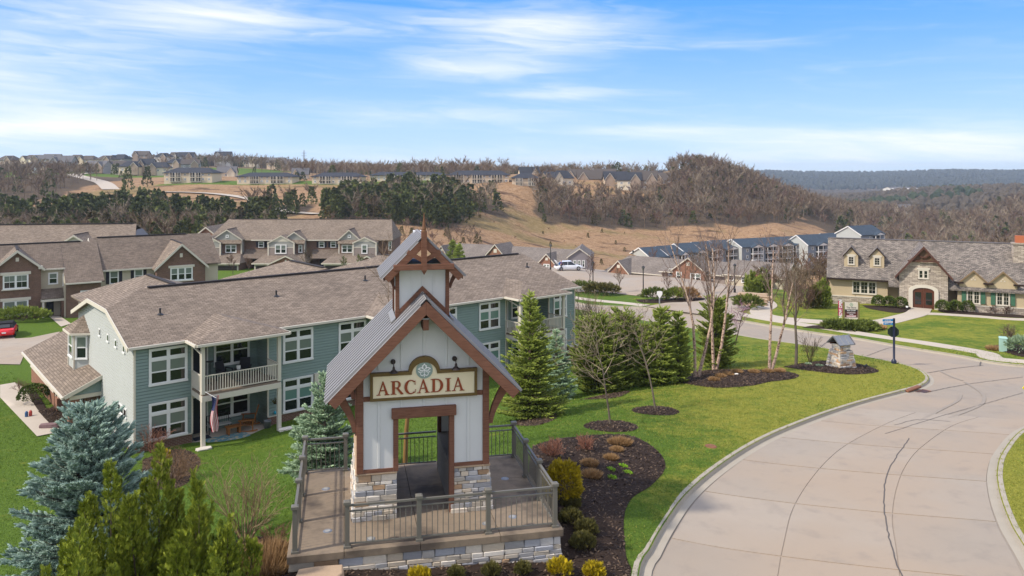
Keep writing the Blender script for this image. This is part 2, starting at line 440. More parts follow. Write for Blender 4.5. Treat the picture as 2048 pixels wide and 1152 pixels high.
def _phi(r): return np.sqrt(r * r + .0012) * 1.0


_n = len(_G)
_K = np.zeros((_n + 3, _n + 3))
_K[:_n, :_n] = _phi(np.linalg.norm(_C[:, None] - _C[None], axis=-1)) - np.eye(_n) * .004
_K[:_n, _n] = 1; _K[:_n, _n + 1:] = _C
_K[_n, :_n] = 1; _K[_n + 1:, :_n] = _C.T
_W = np.linalg.solve(_K, np.concatenate([_G[:, 2], [0, 0, 0]]))


def zgs(x, y):
    x = np.atleast_1d(np.asarray(x, float)); y = np.atleast_1d(np.asarray(y, float))
    out = np.empty(len(x))
    for i in range(0, len(x), 8000):
        c = _ab(x[i:i + 8000], y[i:i + 8000])
        d = np.linalg.norm(c[:, None] - _C[None], axis=-1)
        out[i:i + 8000] = _phi(d) @ _W[:_n] + _W[_n] + c @ _W[_n + 1:]
    return out


def zg(x, y): return float(zgs([x], [y])[0])


_ys = np.concatenate([np.arange(10, 60, .25), np.arange(60, 160, .6), np.arange(160, 1200, 3)])


def P(px, py, dz=0.):
    """where the sight line through a photo pixel meets the land"""
    kx = (px - 1024) / F
    h = CH - (py - HY) * _ys / F - zgs(kx * _ys, _ys) - dz
    i = np.argmax(h < 0)
    if i == 0: i = len(_ys) - 1
    y0, y1 = _ys[i - 1], _ys[i]; t = h[i - 1] / (h[i - 1] - h[i] + 1e-9)
    y = y0 + (y1 - y0) * t
    return (kx * y, y, zg(kx * y, y))


def spline(pts, step):
    """Catmull-Rom through 2D points, resampled evenly"""
    p = np.array([q[:2] for q in pts], float)
    e = np.vstack([2 * p[0] - p[1], p, 2 * p[-1] - p[-2]])
    out = []
    for i in range(1, len(e) - 2):
        t = np.linspace(0, 1, 24, endpoint=False)[:, None]
        a, b, c, d = e[i - 1], e[i], e[i + 1], e[i + 2]
        out.append(.5 * (2 * b + (c - a) * t + (2 * a - 5 * b + 4 * c - d) * t ** 2 + (3 * b - a - 3 * c + d) * t ** 3))
    out = np.vstack(out + [p[-1:]])
    s = np.concatenate([[0], np.cumsum(np.linalg.norm(np.diff(out, axis=0), axis=1))])
    n = max(2, int(s[-1] / step) + 1)
    q = np.linspace(0, s[-1], n)
    return np.stack([np.interp(q, s, out[:, 0]), np.interp(q, s, out[:, 1])], -1)


def inside(poly, x, y):
    poly = np.asarray(poly); r_ = np.zeros(len(x), bool)
    x0, y0 = poly[-1]
    for x1, y1 in poly:
        c = ((y1 > y) != (y0 > y)) & (x < (x0 - x1) * (y - y1) / (y0 - y1 + 1e-12) + x1)
        r_ ^= c; x0, y0 = x1, y1
    return r_


def offset(line, d):
    """parallel of a 2D line, d to its left"""
    t = np.gradient(line, axis=0); t /= np.linalg.norm(t, axis=1)[:, None] + 1e-9
    return line + np.stack([-t[:, 1], t[:, 0]], -1) * d


EXC = []


def drape(name, poly, dz, m, step=.5, dome=0., parent=None, edge=0.):
    EXC.append(np.asarray(poly, float))
    """a sheet laid over the land inside a 2D outline; dome raises the middle, edge drops the rim"""
    poly = np.asarray(poly, float)
    lo, hi = poly.min(0), poly.max(0)
    gx, gy = np.meshgrid(np.arange(lo[0] + step / 2, hi[0], step), np.arange(lo[1] + step / 2, hi[1], step))
    g = np.stack([gx.ravel(), gy.ravel()], -1)
    g = g[inside(poly, g[:, 0], g[:, 1])]
    d = np.min(np.linalg.norm(g[:, None] - poly[None], axis=-1), axis=1) if len(g) else np.zeros(0)
    keep = d > step * .4
    g, d = g[keep], d[keep]
    pts = [Vector(p) for p in np.vstack([poly, g])]
    n = len(poly)
    vs, _, fs, *_r = delaunay_2d_cdt(pts, [(i, (i + 1) % n) for i in range(n)], [], 1, 1e-4)
    V = np.array([(p.x, p.y) for p in vs])
    z = zgs(V[:, 0], V[:, 1]) + dz
    dd = np.min(np.linalg.norm(V[:, None] - poly[None], axis=-1), axis=1)
    z += dome * np.clip(dd / .7, 0, 1) ** .6 - edge * (dd < 1e-3)
    T_ = np.array([f if (V[f[1]] - V[f[0]])[0] * (V[f[2]] - V[f[0]])[1] - (V[f[1]] - V[f[0]])[1] * (V[f[2]] - V[f[0]])[0] > 0 else f[::-1] for f in map(list, fs) if len(f) == 3])
    c = V[T_].mean(1)
    T_ = T_[inside(poly, c[:, 0], c[:, 1])]
    me = np_mesh(name, np.column_stack([V, z]), tris=T_, mats=m, smooth=True)
    return link(name, me, parent)


def ribbon(line, prof, closed=False):
    """sweeps a profile of (offset to the left, height above land, absolute drop) along a 2D line; returns verts, quads"""
    rows = []
    for off, dz in prof:
        l = offset(line, off)
        zc = zgs(line[:, 0], line[:, 1])
        rows.append(np.column_stack([l, zc + dz]))
    V = np.vstack(rows); n = len(line); q = []
    for r_ in range(len(prof) - 1):
        a = np.arange(n - 1) + r_ * n
        q.append(np.stack([a, a + 1, a + 1 + n, a + n], -1))
    return V, np.vstack(q)
# ------------------------------------------------------------------ ground, roads, paths
def px(*pts): return [P(a, b)[:2] for a, b in pts]


kerbL = spline([(1.6, 2), (1.7, 9), (2.1, 14)] + px((1278, 1148), (1300, 1098), (1332, 1042), (1375, 985), (1440, 930), (1520, 880), (1600, 845), (1700, 810), (1790, 785), (1838, 772), (1857, 759), (1850, 745), (1828, 734), (1790, 724),
               (1720, 710), (1653, 696), (1534, 679), (1466, 668), (1360, 652), (1259, 635), (1150, 617)) + [(0, 93), (-12, 108)], .4)
kerbF = spline([(-6, 112), (4.5, 96)] + px((1178, 609), (1298, 615), (1390, 628), (1483, 641), (1560, 654), (1650, 668), (1717, 677), (1801, 692), (1913, 710), (2048, 731)) + [(44, 46.5), (62, 44)], .5)
kerbR = spline([(62, 37), (42, 38.5), (30, 37.2), (25, 35.2)] + px((2048, 857), (2007, 900), (1994, 937), (1997, 978), (2015, 1033), (2048, 1092)) + [(11.6, 15), (10.6, 9), (10.2, 2)], .4)
ROAD = np.vstack([kerbL, kerbF, kerbR])


def build_ground():
    X, Y = [], []
    y = -30.
    while y < 4300:
        d = max(.5, .021 * abs(y)) if y > 0 else 1.5
        wd = 1.02 * max(y, 0) + 42
        x = np.arange(-wd, wd, d) + d * .5 * rnd.random()
        X.append(x); Y.append(np.full(len(x), y)); y += d
    X = np.concatenate(X); Y = np.concatenate(Y)
    near = (Y < 120) & (Y > -2)
    out = np.ones(len(X), bool)
    dmin = np.full(len(X), 9.)
    i = np.where(near)[0]
    for s in range(0, len(i), 3000):
        j = i[s:s + 3000]
        dmin[j] = np.min(np.hypot(X[j][:, None] - ROAD[None, :, 0], Y[j][:, None] - ROAD[None, :, 1]), axis=1)
    ins = inside(ROAD, X, Y)
    keep = ~ins & (dmin > .22)
    g = np.stack([X[keep], Y[keep]], -1)
    n = len(ROAD)
    pts = [Vector(p) for p in np.vstack([ROAD, g])]
    vs, _, fs, *_r = delaunay_2d_cdt(pts, [(a, (a + 1) % n) for a in range(n)], [], 0, 1e-5)
    V = np.array([(p.x, p.y) for p in vs])
    Tn = np.array([list(f) for f in fs if len(f) == 3])
    cr = np.cross(V[Tn[:, 1]] - V[Tn[:, 0]], V[Tn[:, 2]] - V[Tn[:, 0]])
    Tn[cr < 0] = Tn[cr < 0][:, ::-1]
    c = V[Tn].mean(1)
    Tn = Tn[~inside(ROAD, c[:, 0], c[:, 1])]
    x, y = V[:, 0], V[:, 1]
    z = zgs(x, y)
    me = np_mesh('ground', np.column_stack([x, y, z]), tris=Tn, mats=GROUNDM, smooth=True)
    # what grows where: lawn, dry meadow, woodland floor; and how dry the turf is
    field = np.clip((y - 172 + 8 * np.sin(x * .07)) / 14, 0, 1)
    field[(y > 112) & (x > 14) & (y < 172)] = np.maximum(field, np.clip((y - 125) / 15, 0, 1))[(y > 112) & (x > 14) & (y < 172)]
    wood_ = np.zeros(len(x))
    for poly in WOODPOLY: wood_[inside(np.array(poly), x, y)] = 1
    wood_[(y > 720)] = 1
    lawn2 = ((x < -190) & (y > 525) & (y < 700)) | ((x > -205) & (x < -10) & (y > 448) & (y < 470))
    field[lawn2] = .25; wood_[lawn2] = 0
    dry = np.clip(.10 + .66 * np.clip((x - 2) / 8, 0, 1) * np.clip((60 - y) / 15, 0, 1) + .25 * (x > 15), 0, .9)
    dry = np.where((x > 18) & (y > 55) & (y < 100), .55, dry)
    at = me.attributes.new('cover', 'FLOAT_COLOR', 'POINT')
    at.data.foreach_set('color', np.column_stack([field, wood_, dry, np.ones(len(x))]).astype(np.float32).ravel())
    tag(link('ground', me), kind='structure')


def ground_ex(T, tc, c, bs):
    at = T.n('ShaderNodeAttribute', attribute_name='cover')
    s = T.n('ShaderNodeSeparateColor', ins={0: at.outputs['Color']}).outputs
    n1 = T.noise(tc, .22, 5, .6); n2 = T.noise(tc, 1.6, 5, .65); n3 = T.noise(tc, 13, 5, .75); n4 = T.noise(tc, 48, 3, .8); n5 = T.noise(tc, .02, 5, .6)
    nb = T.noise(T.n('ShaderNodeMapping', ins={'Vector': tc, 'Scale': (1, 2.2, 1)}).outputs[0], .055, 6, .62)
    green = T.mix(T.ramp(n3, .3, .72), (.055, .10, .014), (.135, .205, .030))
    dryc = T.mix(T.ramp(n3, .3, .72), (.165, .18, .022), (.36, .33, .06))
    df = T.ramp(T.m('ADD', T.m('ADD', s[2], T.m('MULTIPLY', T.m('SUBTRACT', n1, .5), 1.5)), T.m('MULTIPLY', T.m('SUBTRACT', n2, .5), 1.5)), .2, .95)
    lawn = T.mix(df, green, dryc)
    lawn = T.mix(T.m('MULTIPLY', T.ramp(n4, .45, .75), .5), lawn, T.mix(1., lawn, (.45, .5, .4), 'MULTIPLY'))
    f1 = T.mix(T.ramp(n2, .35, .7), (.18, .10, .052), (.38, .24, .128))
    f1 = T.mix(T.ramp(T.noise(tc, .45, 6, .7), .42, .66), f1, (.36, .235, .135))
    f1 = T.mix(T.ramp(nb, .55, .68), f1, (.085, .048, .032))
    f1 = T.mix(T.m('MULTIPLY', T.ramp(n5, .52, .62), .45), f1, (.16, .145, .045))
    wd = T.mix(T.ramp(n2, .35, .65), (.07, .05, .034), (.13, .095, .062))
    c = T.mix(T.ramp(T.m('ADD', s[0], T.m('MULTIPLY', T.m('SUBTRACT', n1, .5), .6)), .3, .7), lawn, f1)
    c = T.mix(T.ramp(T.m('ADD', s[1], T.m('MULTIPLY', T.m('SUBTRACT', n1, .5), .6)), .3, .7), c, wd)
    h = T.m('ADD', T.m('MULTIPLY', n3, .6), T.m('MULTIPLY', n4, .5))
    b = T.n('ShaderNodeBump', ins={'Strength': .8, 'Distance': .08, 'Height': h})
    T.set(bs.inputs['Normal'], b.outputs[0])
    return c


GROUNDM = mat('turf_and_meadow', (.1, .15, .02), .95, spec=.08, extra=ground_ex)
HILLW = [(12, 385), (30, 392), (75, 420), (138, 440), (170, 466), (185, 500), (215, 520), (265, 590), (330, 700), (230, 720), (150, 615), (112, 560), (104, 508), (85, 484), (50, 478), (14, 470)]
WOODPOLY = [[(-230, 258), (-84, 258), (-95, 300), (-125, 322), (-160, 345), (-178, 345), (-190, 322), (-330, 330), (-330, 262)], [(-117, 335), (-92, 335), (-95, 372), (-122, 368)],
            [(-72, 296), (-26, 296), (-15, 350), (-22, 385), (-34, 402), (-60, 405), (-80, 382), (-83, 345)], [(-16, 360), (-4, 366), (-3, 392), (-17, 395)], HILLW,
            [(120, 190), (700, 190), (900, 1300), (150, 1300), (190, 480), (190, 420), (170, 300)], [(-420, 380), (-235, 380), (-260, 560), (-420, 560)]]
build_ground()

road = tag(drape('road', ROAD, -.135, ROADM, .9), kind='structure')


def kerb_run(line, side, name='kerb'):
    """rolled concrete kerb; side +1 when the lawn lies to the left of the line"""
    s = side
    prof = [(-.28 * s, -.128), (-.02 * s, -.118), (.02 * s, -.01), (.05 * s, .012), (.17 * s, .016), (.19 * s, -.02)]
    V, q = ribbon(line, prof)
    if s > 0: q = q[:, ::-1]
    # contraction joints every couple of metres would be too fine beyond the first stretch: the colour carries them
    o = link(name, np_mesh(name, V, quads=q, mats=KERBM, smooth=False))
    return tag(o, kind='structure')


kerb_run(kerbL, 1); kerb_run(kerbF, 1); kerb_run(kerbR, 1)


def road_slabs():
    L = spline([(1.75, 9.5), (2.1, 14)] + px((1278, 1148), (1300, 1098), (1332, 1042), (1375, 985), (1440, 930), (1520, 880), (1600, 845), (1700, 810)), .25)
    Rr = spline([(11.0, 7.5), (11.6, 15)] + px((2048, 1092), (2015, 1033), (1997, 978), (1994, 937), (2007, 900), (2048, 857)) + [(24, 34.4)], .25)
    n = 8
    fr = [.035, .345, .655, .965]
    k_ = 0
    for i in range(n):
        for j in range(3):
            g = []
            m1 = 8
            for a in range(m1 + 1):
                for b in range(5):
                    u = (i + a / m1) / n; vv = fr[j] + (fr[j + 1] - fr[j]) * b / 4
                    if a == 0: u += .0012
                    if a == m1: u -= .0012
                    if b == 0: vv += .0016
                    if b == 4: vv -= .0016
                    pl = L[min(len(L) - 1, int(round(u * (len(L) - 1))))]; pr = Rr[min(len(Rr) - 1, int(round(u * (len(Rr) - 1))))]
                    fl = u * (len(L) - 1); i0 = min(int(fl), len(L) - 2); pl = L[i0] + (L[i0 + 1] - L[i0]) * (fl - i0)
                    fl = u * (len(Rr) - 1); i0 = min(int(fl), len(Rr) - 2); pr = Rr[i0] + (Rr[i0 + 1] - Rr[i0]) * (fl - i0)
                    g.append(pl + (pr - pl) * vv)
            g = np.array(g); z = zgs(g[:, 0], g[:, 1]) - .118
            zb = z - .03
            V = np.vstack([np.column_stack([g, z]), np.column_stack([g, zb])])
            N = len(g); q = []
            for a in range(m1):
                for b in range(4):
                    p = a * 5 + b; q.append((p, p + 1, p + 6, p + 5))
            rim = [b for b in range(5)] + [a * 5 + 4 for a in range(1, m1 + 1)] + [m1 * 5 + b for b in range(3, -1, -1)] + [a * 5 for a in range(m1 - 1, 0, -1)]
            for a in range(len(rim)):
                p, r_ = rim[a], rim[(a + 1) % len(rim)]; q.append((r_, p, p + N, r_ + N))
            me = np_mesh('concrete_slab', V, quads=np.array(q)[:, ::-1], mats=ROADM)
            link('concrete_slab', me, road)


road_slabs()


def strip(name, pts, wd, dz, m, wob=.0, kind='structure', step=.25):
    l = spline(pts, step)
    if wob: l = l + np.array([[rnd.gauss(0, wob), rnd.gauss(0, wob)] for _ in l])
    V, q = ribbon(l, [(-wd / 2, dz), (wd / 2, dz)])
    return tag(link(name, np_mesh(name, V, quads=q[:, ::-1], mats=m)), kind=kind)


for pts, wd in ((px((1770, 862), (1886, 826), (2046, 781)), .028),
                (px((1808, 1150), (1790, 1110), (1775, 1050), (1768, 1000), (1772, 950), (1788, 914), (1819, 871)), .035),
                (px((1848, 781), (1930, 765), (2046, 750)), .04), (px((1854, 742), (1910, 733), (1966, 727)), .05), (px((1963, 713), (1960, 728)), .07),
                (px((1724, 712), (1770, 695), (1800, 688)), .04), (px((1642, 690), (1665, 672)), .05), (px((1790, 845), (1835, 834), (1900, 838)), .03)):
    strip('tar_joint', pts, wd, -.110, TAR, .012)
# faint curved tyre marks
strip('tyre_mark', px((1930, 760), (1962, 780), (1968, 795), (1955, 808), (1900, 830)), .16, -.1125, TYREMK)
strip('tyre_mark', px((1840, 836), (1880, 815), (1915, 797), (1922, 785)), .14, -.1130, TYREMK)
strip('tyre_mark', px((1880, 738), (1900, 748), (1925, 757)), .14, -.1135, TYREMK)


def walk(name, pts, wd, dz=.03, m=None, step=.5):
    l = spline(pts, step)
    V, q = ribbon(l, [(-wd / 2 - .01, -.05), (-wd / 2, dz), (wd / 2, dz), (wd / 2 + .01, -.05)])
    return tag(link(name, np_mesh(name, V, quads=q[:, ::-1], mats=m or WALKM)), kind='structure')


walk('pavement', px((1462, 624), (1497, 632), (1560, 643), (1640, 655), (1727, 669), (1800, 680), (1870, 690), (1965, 706), (2048, 725)) + [(48, 46)], 1.5, .04)
walk('pavement', px((1130, 592), (1178, 600), (1250, 607), (1292, 612)), 1.4, .05)
walk('path', px((1530, 603), (1535, 612), (1520, 622), (1530, 632), (1580, 640), (1660, 646), (1720, 648), (1765, 645), (1800, 637), (1832, 628), (1843, 617)), 2.0, .06)
walk('path', px((1838, 628), (1880, 629), (1960, 634), (2048, 640)) + [(62, 76)], 1.3, .055)
# car park and its drive
tag(drape('car_park', px((1130, 584), (1200, 585), (1290, 594), (1360, 599), (1430, 600), (1475, 592), (1520, 590), (1528, 580), (1500, 573), (1440, 566), (1370, 558), (1300, 551), (1230, 543), (1165, 536)) + [(0, 133), (-4, 112)], .07, ROADM, 2.), kind='structure')
tag(drape('driveway', px((1292, 614), (1330, 607), (1400, 601), (1450, 597), (1478, 597), (1492, 606), (1500, 618), (1478, 624), (1484, 642), (1400, 630)), .075, ROADM, 1.), kind='structure')
# left side: drive, front walk
tag(drape('driveway', px((-60, 660), (22, 665), (30, 678), (62, 676), (120, 664), (100, 690), (50, 706), (40, 730), (-60, 728)), .05, ROADM, 1.), kind='structure')
tag(drape('path', px((0, 771), (30, 766), (52, 778), (100, 834), (134, 860), (136, 862), (74, 874), (0, 796)), .05, WALKM, .6), kind='structure')
tag(drape('path', px((97, 632), (116, 630), (142, 648), (122, 654)), .05, WALKM, .8), kind='structure')

# mulch beds
def bed(pts, dz=.01, dome=.07, step=.3, m=None):
    l = spline(list(pts) + [pts[0]], .3)[:-1]
    return tag(drape('mulch_bed', l, dz, m or MULCH, step, dome), kind='structure')


bed(px((1066, 892), (1110, 879), (1160, 873), (1215, 869), (1265, 873), (1300, 890), (1326, 915), (1329, 940), (1302, 972), (1265, 996), (1249, 1030), (1249, 1080), (1254, 1120), (1262, 1148)) + [(2.2, 17.2), (-1, 16.8), (-5, 16.6), (-7, 17), (-6.9, 18.6), (-5.4, 19.2), (-3, 20), (0, 21)], .01, .06)


def ring(cx, cy, r_, sq=1.):
    return [(cx + r_ * math.cos(t), cy + r_ * sq * math.sin(t)) for t in np.linspace(0, 2 * math.pi, 15)[:-1]]


S1, S2 = P(1221, 852), P(1311, 821)
bed(ring(S1[0], S1[1], 1.1), .005, .06); bed(ring(S2[0], S2[1], 1.05), .005, .06)
bed(px((1346, 762), (1400, 743), (1480, 740), (1560, 742), (1597, 750), (1585, 758), (1540, 764), (1500, 772), (1440, 776), (1390, 771)))
bed(px((1567, 734), (1605, 727), (1660, 722), (1720, 729), (1757, 741), (1740, 747), (1690, 749), (1620, 742)))
bed(px((1604, 655), (1640, 650), (1720, 652), (1766, 657), (1740, 661), (1660, 659)), .02)
bed(px((1724, 611), (1770, 612), (1818, 614), (1818, 622), (1790, 626), (1740, 618)), .03)
bed(px((1872, 618), (1920, 622), (2000, 626), (2048, 630), (2048, 636), (1960, 631), (1890, 626)), .03)
bed(px((1968, 696), (2000, 690), (2048, 692), (2048, 714), (2000, 702)), .03)
bed(px((48, 776), (62, 774), (92, 818), (78, 824)), .06)
bed(px((76, 824), (130, 812), (140, 838), (128, 858), (104, 852)), .06)
bed(px((1270, 600), (1330, 598), (1400, 596), (1412, 601), (1360, 606), (1290, 606)), .05)
STRAW = mat('pine_straw', (.085, .055, .035), .95, .3, 16, .8, 40)
bed(px((1020, 850), (1060, 832), (1110, 828), (1110, 838), (1070, 852)), .01, .03, m=STRAW)
bed(px((1160, 800), (1220, 788), (1260, 782), (1230, 796)), .01, .03, m=STRAW)
bed(px((285, 920), (340, 900), (385, 905), (400, 930), (360, 975), (290, 970)), .01, .05, m=STRAW)
bed(px((455, 1090), (500, 1075), (560, 1080), (590, 1100), (585, 1128), (500, 1140)), .01, .04)
# ------------------------------------------------------------------ masonry
def stone_meshes(m, n=3):
    out = []
    for k_ in range(n):
        bm = bmesh.new()
        bmesh.ops.create_cube(bm, size=1)
        bmesh.ops.bevel(bm, geom=bm.edges[:] + bm.verts[:], offset=.07, segments=1, affect='EDGES', clamp_overlap=True)
        for v in bm.verts:
            v.co += Vector((rnd.uniform(-.03, .03), rnd.uniform(-.06, .06), rnd.uniform(-.05, .05)))
        me = bpy.data.meshes.new('stone'); bm.to_mesh(me); bm.free()
        me.materials.append(m); out.append(me)
    return out


STONE_ME = {m.name: stone_meshes(m) for m in STONES}
RUB = ['ledge_stone_pale'] * 3 + ['ledge_stone_cream'] * 3 + ['ledge_stone_grey'] * 4 + ['ledge_stone_blue'] * 2 + ['ledge_stone_buff'] * 2 + ['ledge_stone_rust']


def masonry(parent, org, ux, uz, wid, hgt, xl=None, xr=None, zlo=None, rows=(.07, .15), lens=(.16, .46), proud=.05, pal=RUB):
    """coursed ledge stone on a face: org corner, ux along, uz up the face; xl/xr(z) its sides, zlo(x) its foot"""
    org, ux, uz = Vector(org), Vector(ux).normalized(), Vector(uz).normalized()
    nn = ux.cross(uz).normalized()
    M3 = Matrix((ux, nn, uz)).transposed()
    z = 0.
    out = []
    while z < hgt - .02:
        h = min(rnd.uniform(*rows), hgt - z)
        if hgt - z - h < rows[0] * .8: h = hgt - z
        a = xl(z + h / 2) if xl else 0.; b = xr(z + h / 2) if xr else wid
        x = a
        while x < b - .01:
            l = min(rnd.uniform(*lens) * (1.25 if h > .11 else .9), b - x)
            if b - x - l < lens[0] * .6: l = b - x
            if zlo is None or z + h > zlo(x + l / 2) - .02:
                me = rnd.choice(STONE_ME[rnd.choice(pal)])
                c = org + ux * (x + l / 2) + uz * (z + h / 2) + nn * rnd.uniform(-.012, .012)
                out.append(link('stone', me, parent, c, M3.to_euler(), (l - .014, proud * 2 * rnd.uniform(.8, 1.15), h - .012)))
            x += l
        z += h
    return out


# ------------------------------------------------------------------ the platform
PA = R(12.2)
PO = Vector((-5.05, 18.03, 0))
pu, pv = Vector((math.cos(PA), math.sin(PA), 0)), Vector((-math.sin(PA), math.cos(PA), 0))


def pw(u, v, z=0.): return PO + pu * u + pv * v + Vector((0, 0, z))


plat = thing('stone_platform', 'weathered concrete terrace on a ledge stone base around the gable gateway', 'terrace', PO, PA)
uc, vc = [-.17, 1.12, 2.9, 4.85, 6.43], [-.2, 1.62, 3.2, 4.97]
for i in range(4):
    for j in range(3):
        mb = MB(); g = .006
        mb.box(uc[i] + g * (i > 0), vc[j] + g * (j > 0), -.17, uc[i + 1] - g * (i < 3), vc[j + 1] - g * (j < 2), 0)
        mb.obj('concrete_slab', PATIO, plat, bevel=.006)
mb = MB(); mb.box(-.06, -.10, -1.7, 6.32, 4.86, -.172); mb.obj('core', MORTAR, plat)
masonry(plat, (-.13, -.15, -.90), (1, 0, 0), (0, .06, 1), 6.52, .73, zlo=lambda x: .62 - .13 * x, xr=lambda z: 6.56 - .1 * z, proud=.055, rows=(.08, .17), lens=(.18, .5))
masonry(plat, (-.12, 4.9, -.9), (0, -1, 0), (.06, 0, 1), 5.0, .73, proud=.05, rows=(.1, .17), lens=(.25, .5))
for u, v in ((.62, 3.55), (.72, .95), (1.75, .32), (5.35, .75), (4.62, .52), (5.65, 3.2)):
    mb = MB(); mb.lathe([(0, .012), (.075, .012), (.10, .008), (.115, .0)], 14, 0, (u, v, 0))
    gl = mb.obj('floor_light', METALD, plat)
    mb = MB(); mb.lathe([(0, .017), (.06, .016), (.07, .012)], 12, 0, (u, v, 0)); mb.obj('lens', mat('frosted_lens', (.34, .33, .30), .4), gl)

# railings: posts, rails and every baluster
def post_me():
    mb = MB()
    mb.box(-.055, -.055, 0, .055, .055, 1.02); mb.box(-.085, -.085, 0, .085, .085, .05)
    return mb.data('post', RAILM)


def cap_me():
    mb = MB(); mb.box(-.085, -.085, 1.02, .085, .085, 1.085)
    a, b = .085, .05
    mb.mesh([(-a, -a, 1.085), (a, -a, 1.085), (a, a, 1.085), (-a, a, 1.085), (-b, -b, 1.105), (b, -b, 1.105), (b, b, 1.105), (-b, b, 1.105)],
            [(0, 1, 5, 4), (1, 2, 6, 5), (2, 3, 7, 6), (3, 0, 4, 7), (4, 5, 6, 7)])
    return mb.data('post_cap', RAILM)


POSTM, CAPM = post_me(), cap_me()
mb = MB(); mb.box(-.009, -.009, .09, .009, .009, .83); BALM = mb.data('baluster', RAILM)


def railing(label, pts, posts, z=0.):
    """pts: run of (u, v) points; posts: which of them carry a post"""
    t = thing('railing', label, 'railing', pw(*pts[0], z), PA, 'taupe railings of the terrace')
    o0 = Vector((*pts[0], 0))
    for i, p in enumerate(pts):
        if posts[i]:
            q = Vector((*p, 0)) - o0
            link('post', POSTM, t, q); link('post_cap', CAPM, t, q)
    for i in range(len(pts) - 1):
        a, b = Vector((*pts[i], 0)) - o0, Vector((*pts[i + 1], 0)) - o0
        d = (b - a).normalized(); a = a + d * (.055 if posts[i] else 0); b = b - d * (.055 if posts[i + 1] else 0)
        for nm, zz, wd, hh in (('top_rail', .985, .06, .045), ('upper_rail', .845, .035, .03), ('bottom_rail', .085, .035, .03)):
            mb = MB(); mb.bar(a + Vector((0, 0, zz)), b + Vector((0, 0, zz)), wd, hh); mb.obj(nm, RAILM, t)
        L = (b - a).length; n = int(L / .125)
        for k_ in range(1, n):
            q = a + (b - a) * (k_ / n)
            link('baluster', BALM, t, q, (0, 0, math.atan2(d.y, d.x)))
    return t


railing('taupe railing along the front of the terrace below the big sign', [(1.19, 0), (2.88, 0), (4.57, 0), (6.26, 0)], [1, 1, 1, 1])
railing('taupe railing on the lawn edge of the terrace beside the blue spruce', [(0, 0), (0, 1.6), (0, 3.2), (0, 4.8)], [1, 1, 1, 1])
railing('taupe railing on the terrace edge beside the gold globe shrub', [(6.26, 1.6), (6.26, 3.2), (6.26, 4.8)], [1, 1, 1])
railing('short taupe railing section between the front corner post and the gold globe shrub', [(6.26, .06), (6.26, 1.545)], [0, 0])
railing('short taupe railing at the back of the terrace between lawn and gateway', [(.06, 4.8), (1.16, 4.8)], [0, 1])
railing('taupe railing at the back of the terrace by the dark conifer', [(5.05, 4.8), (6.2, 4.8)], [0, 0])
railing('dark railing closing the back doorway of the gateway', [(2.42, 4.72), (3.84, 4.72)], [0, 0])

# ------------------------------------------------------------------ the gateway
tw = thing('gateway_pavilion', 'tall timber trimmed gable gateway with metal roof and cream name sign', 'gateway', pw(3.13, 1.33), PA)
TD = 3.05                                           # depth of the walls
RZ, EZ, RH = 5.52, 3.12, 2.4                        # ridge and eave of the roof's underside, half span


def gable_poly(y, x0, x1, z0, zr, hole=None):
    """board wall under the roof; hole = (half width, top) of the doorway"""
    zt = lambda x: zr - abs(x)
    p = [(x0, y, z0)]
    if hole: p += [(-hole[0], y, z0), (-hole[0], y, hole[1]), (hole[0], y, hole[1]), (hole[0], y, z0)]
    p += [(x1, y, z0), (x1, y, zt(x1)), (0, y, zr), (x0, y, zt(x0))]
    return p


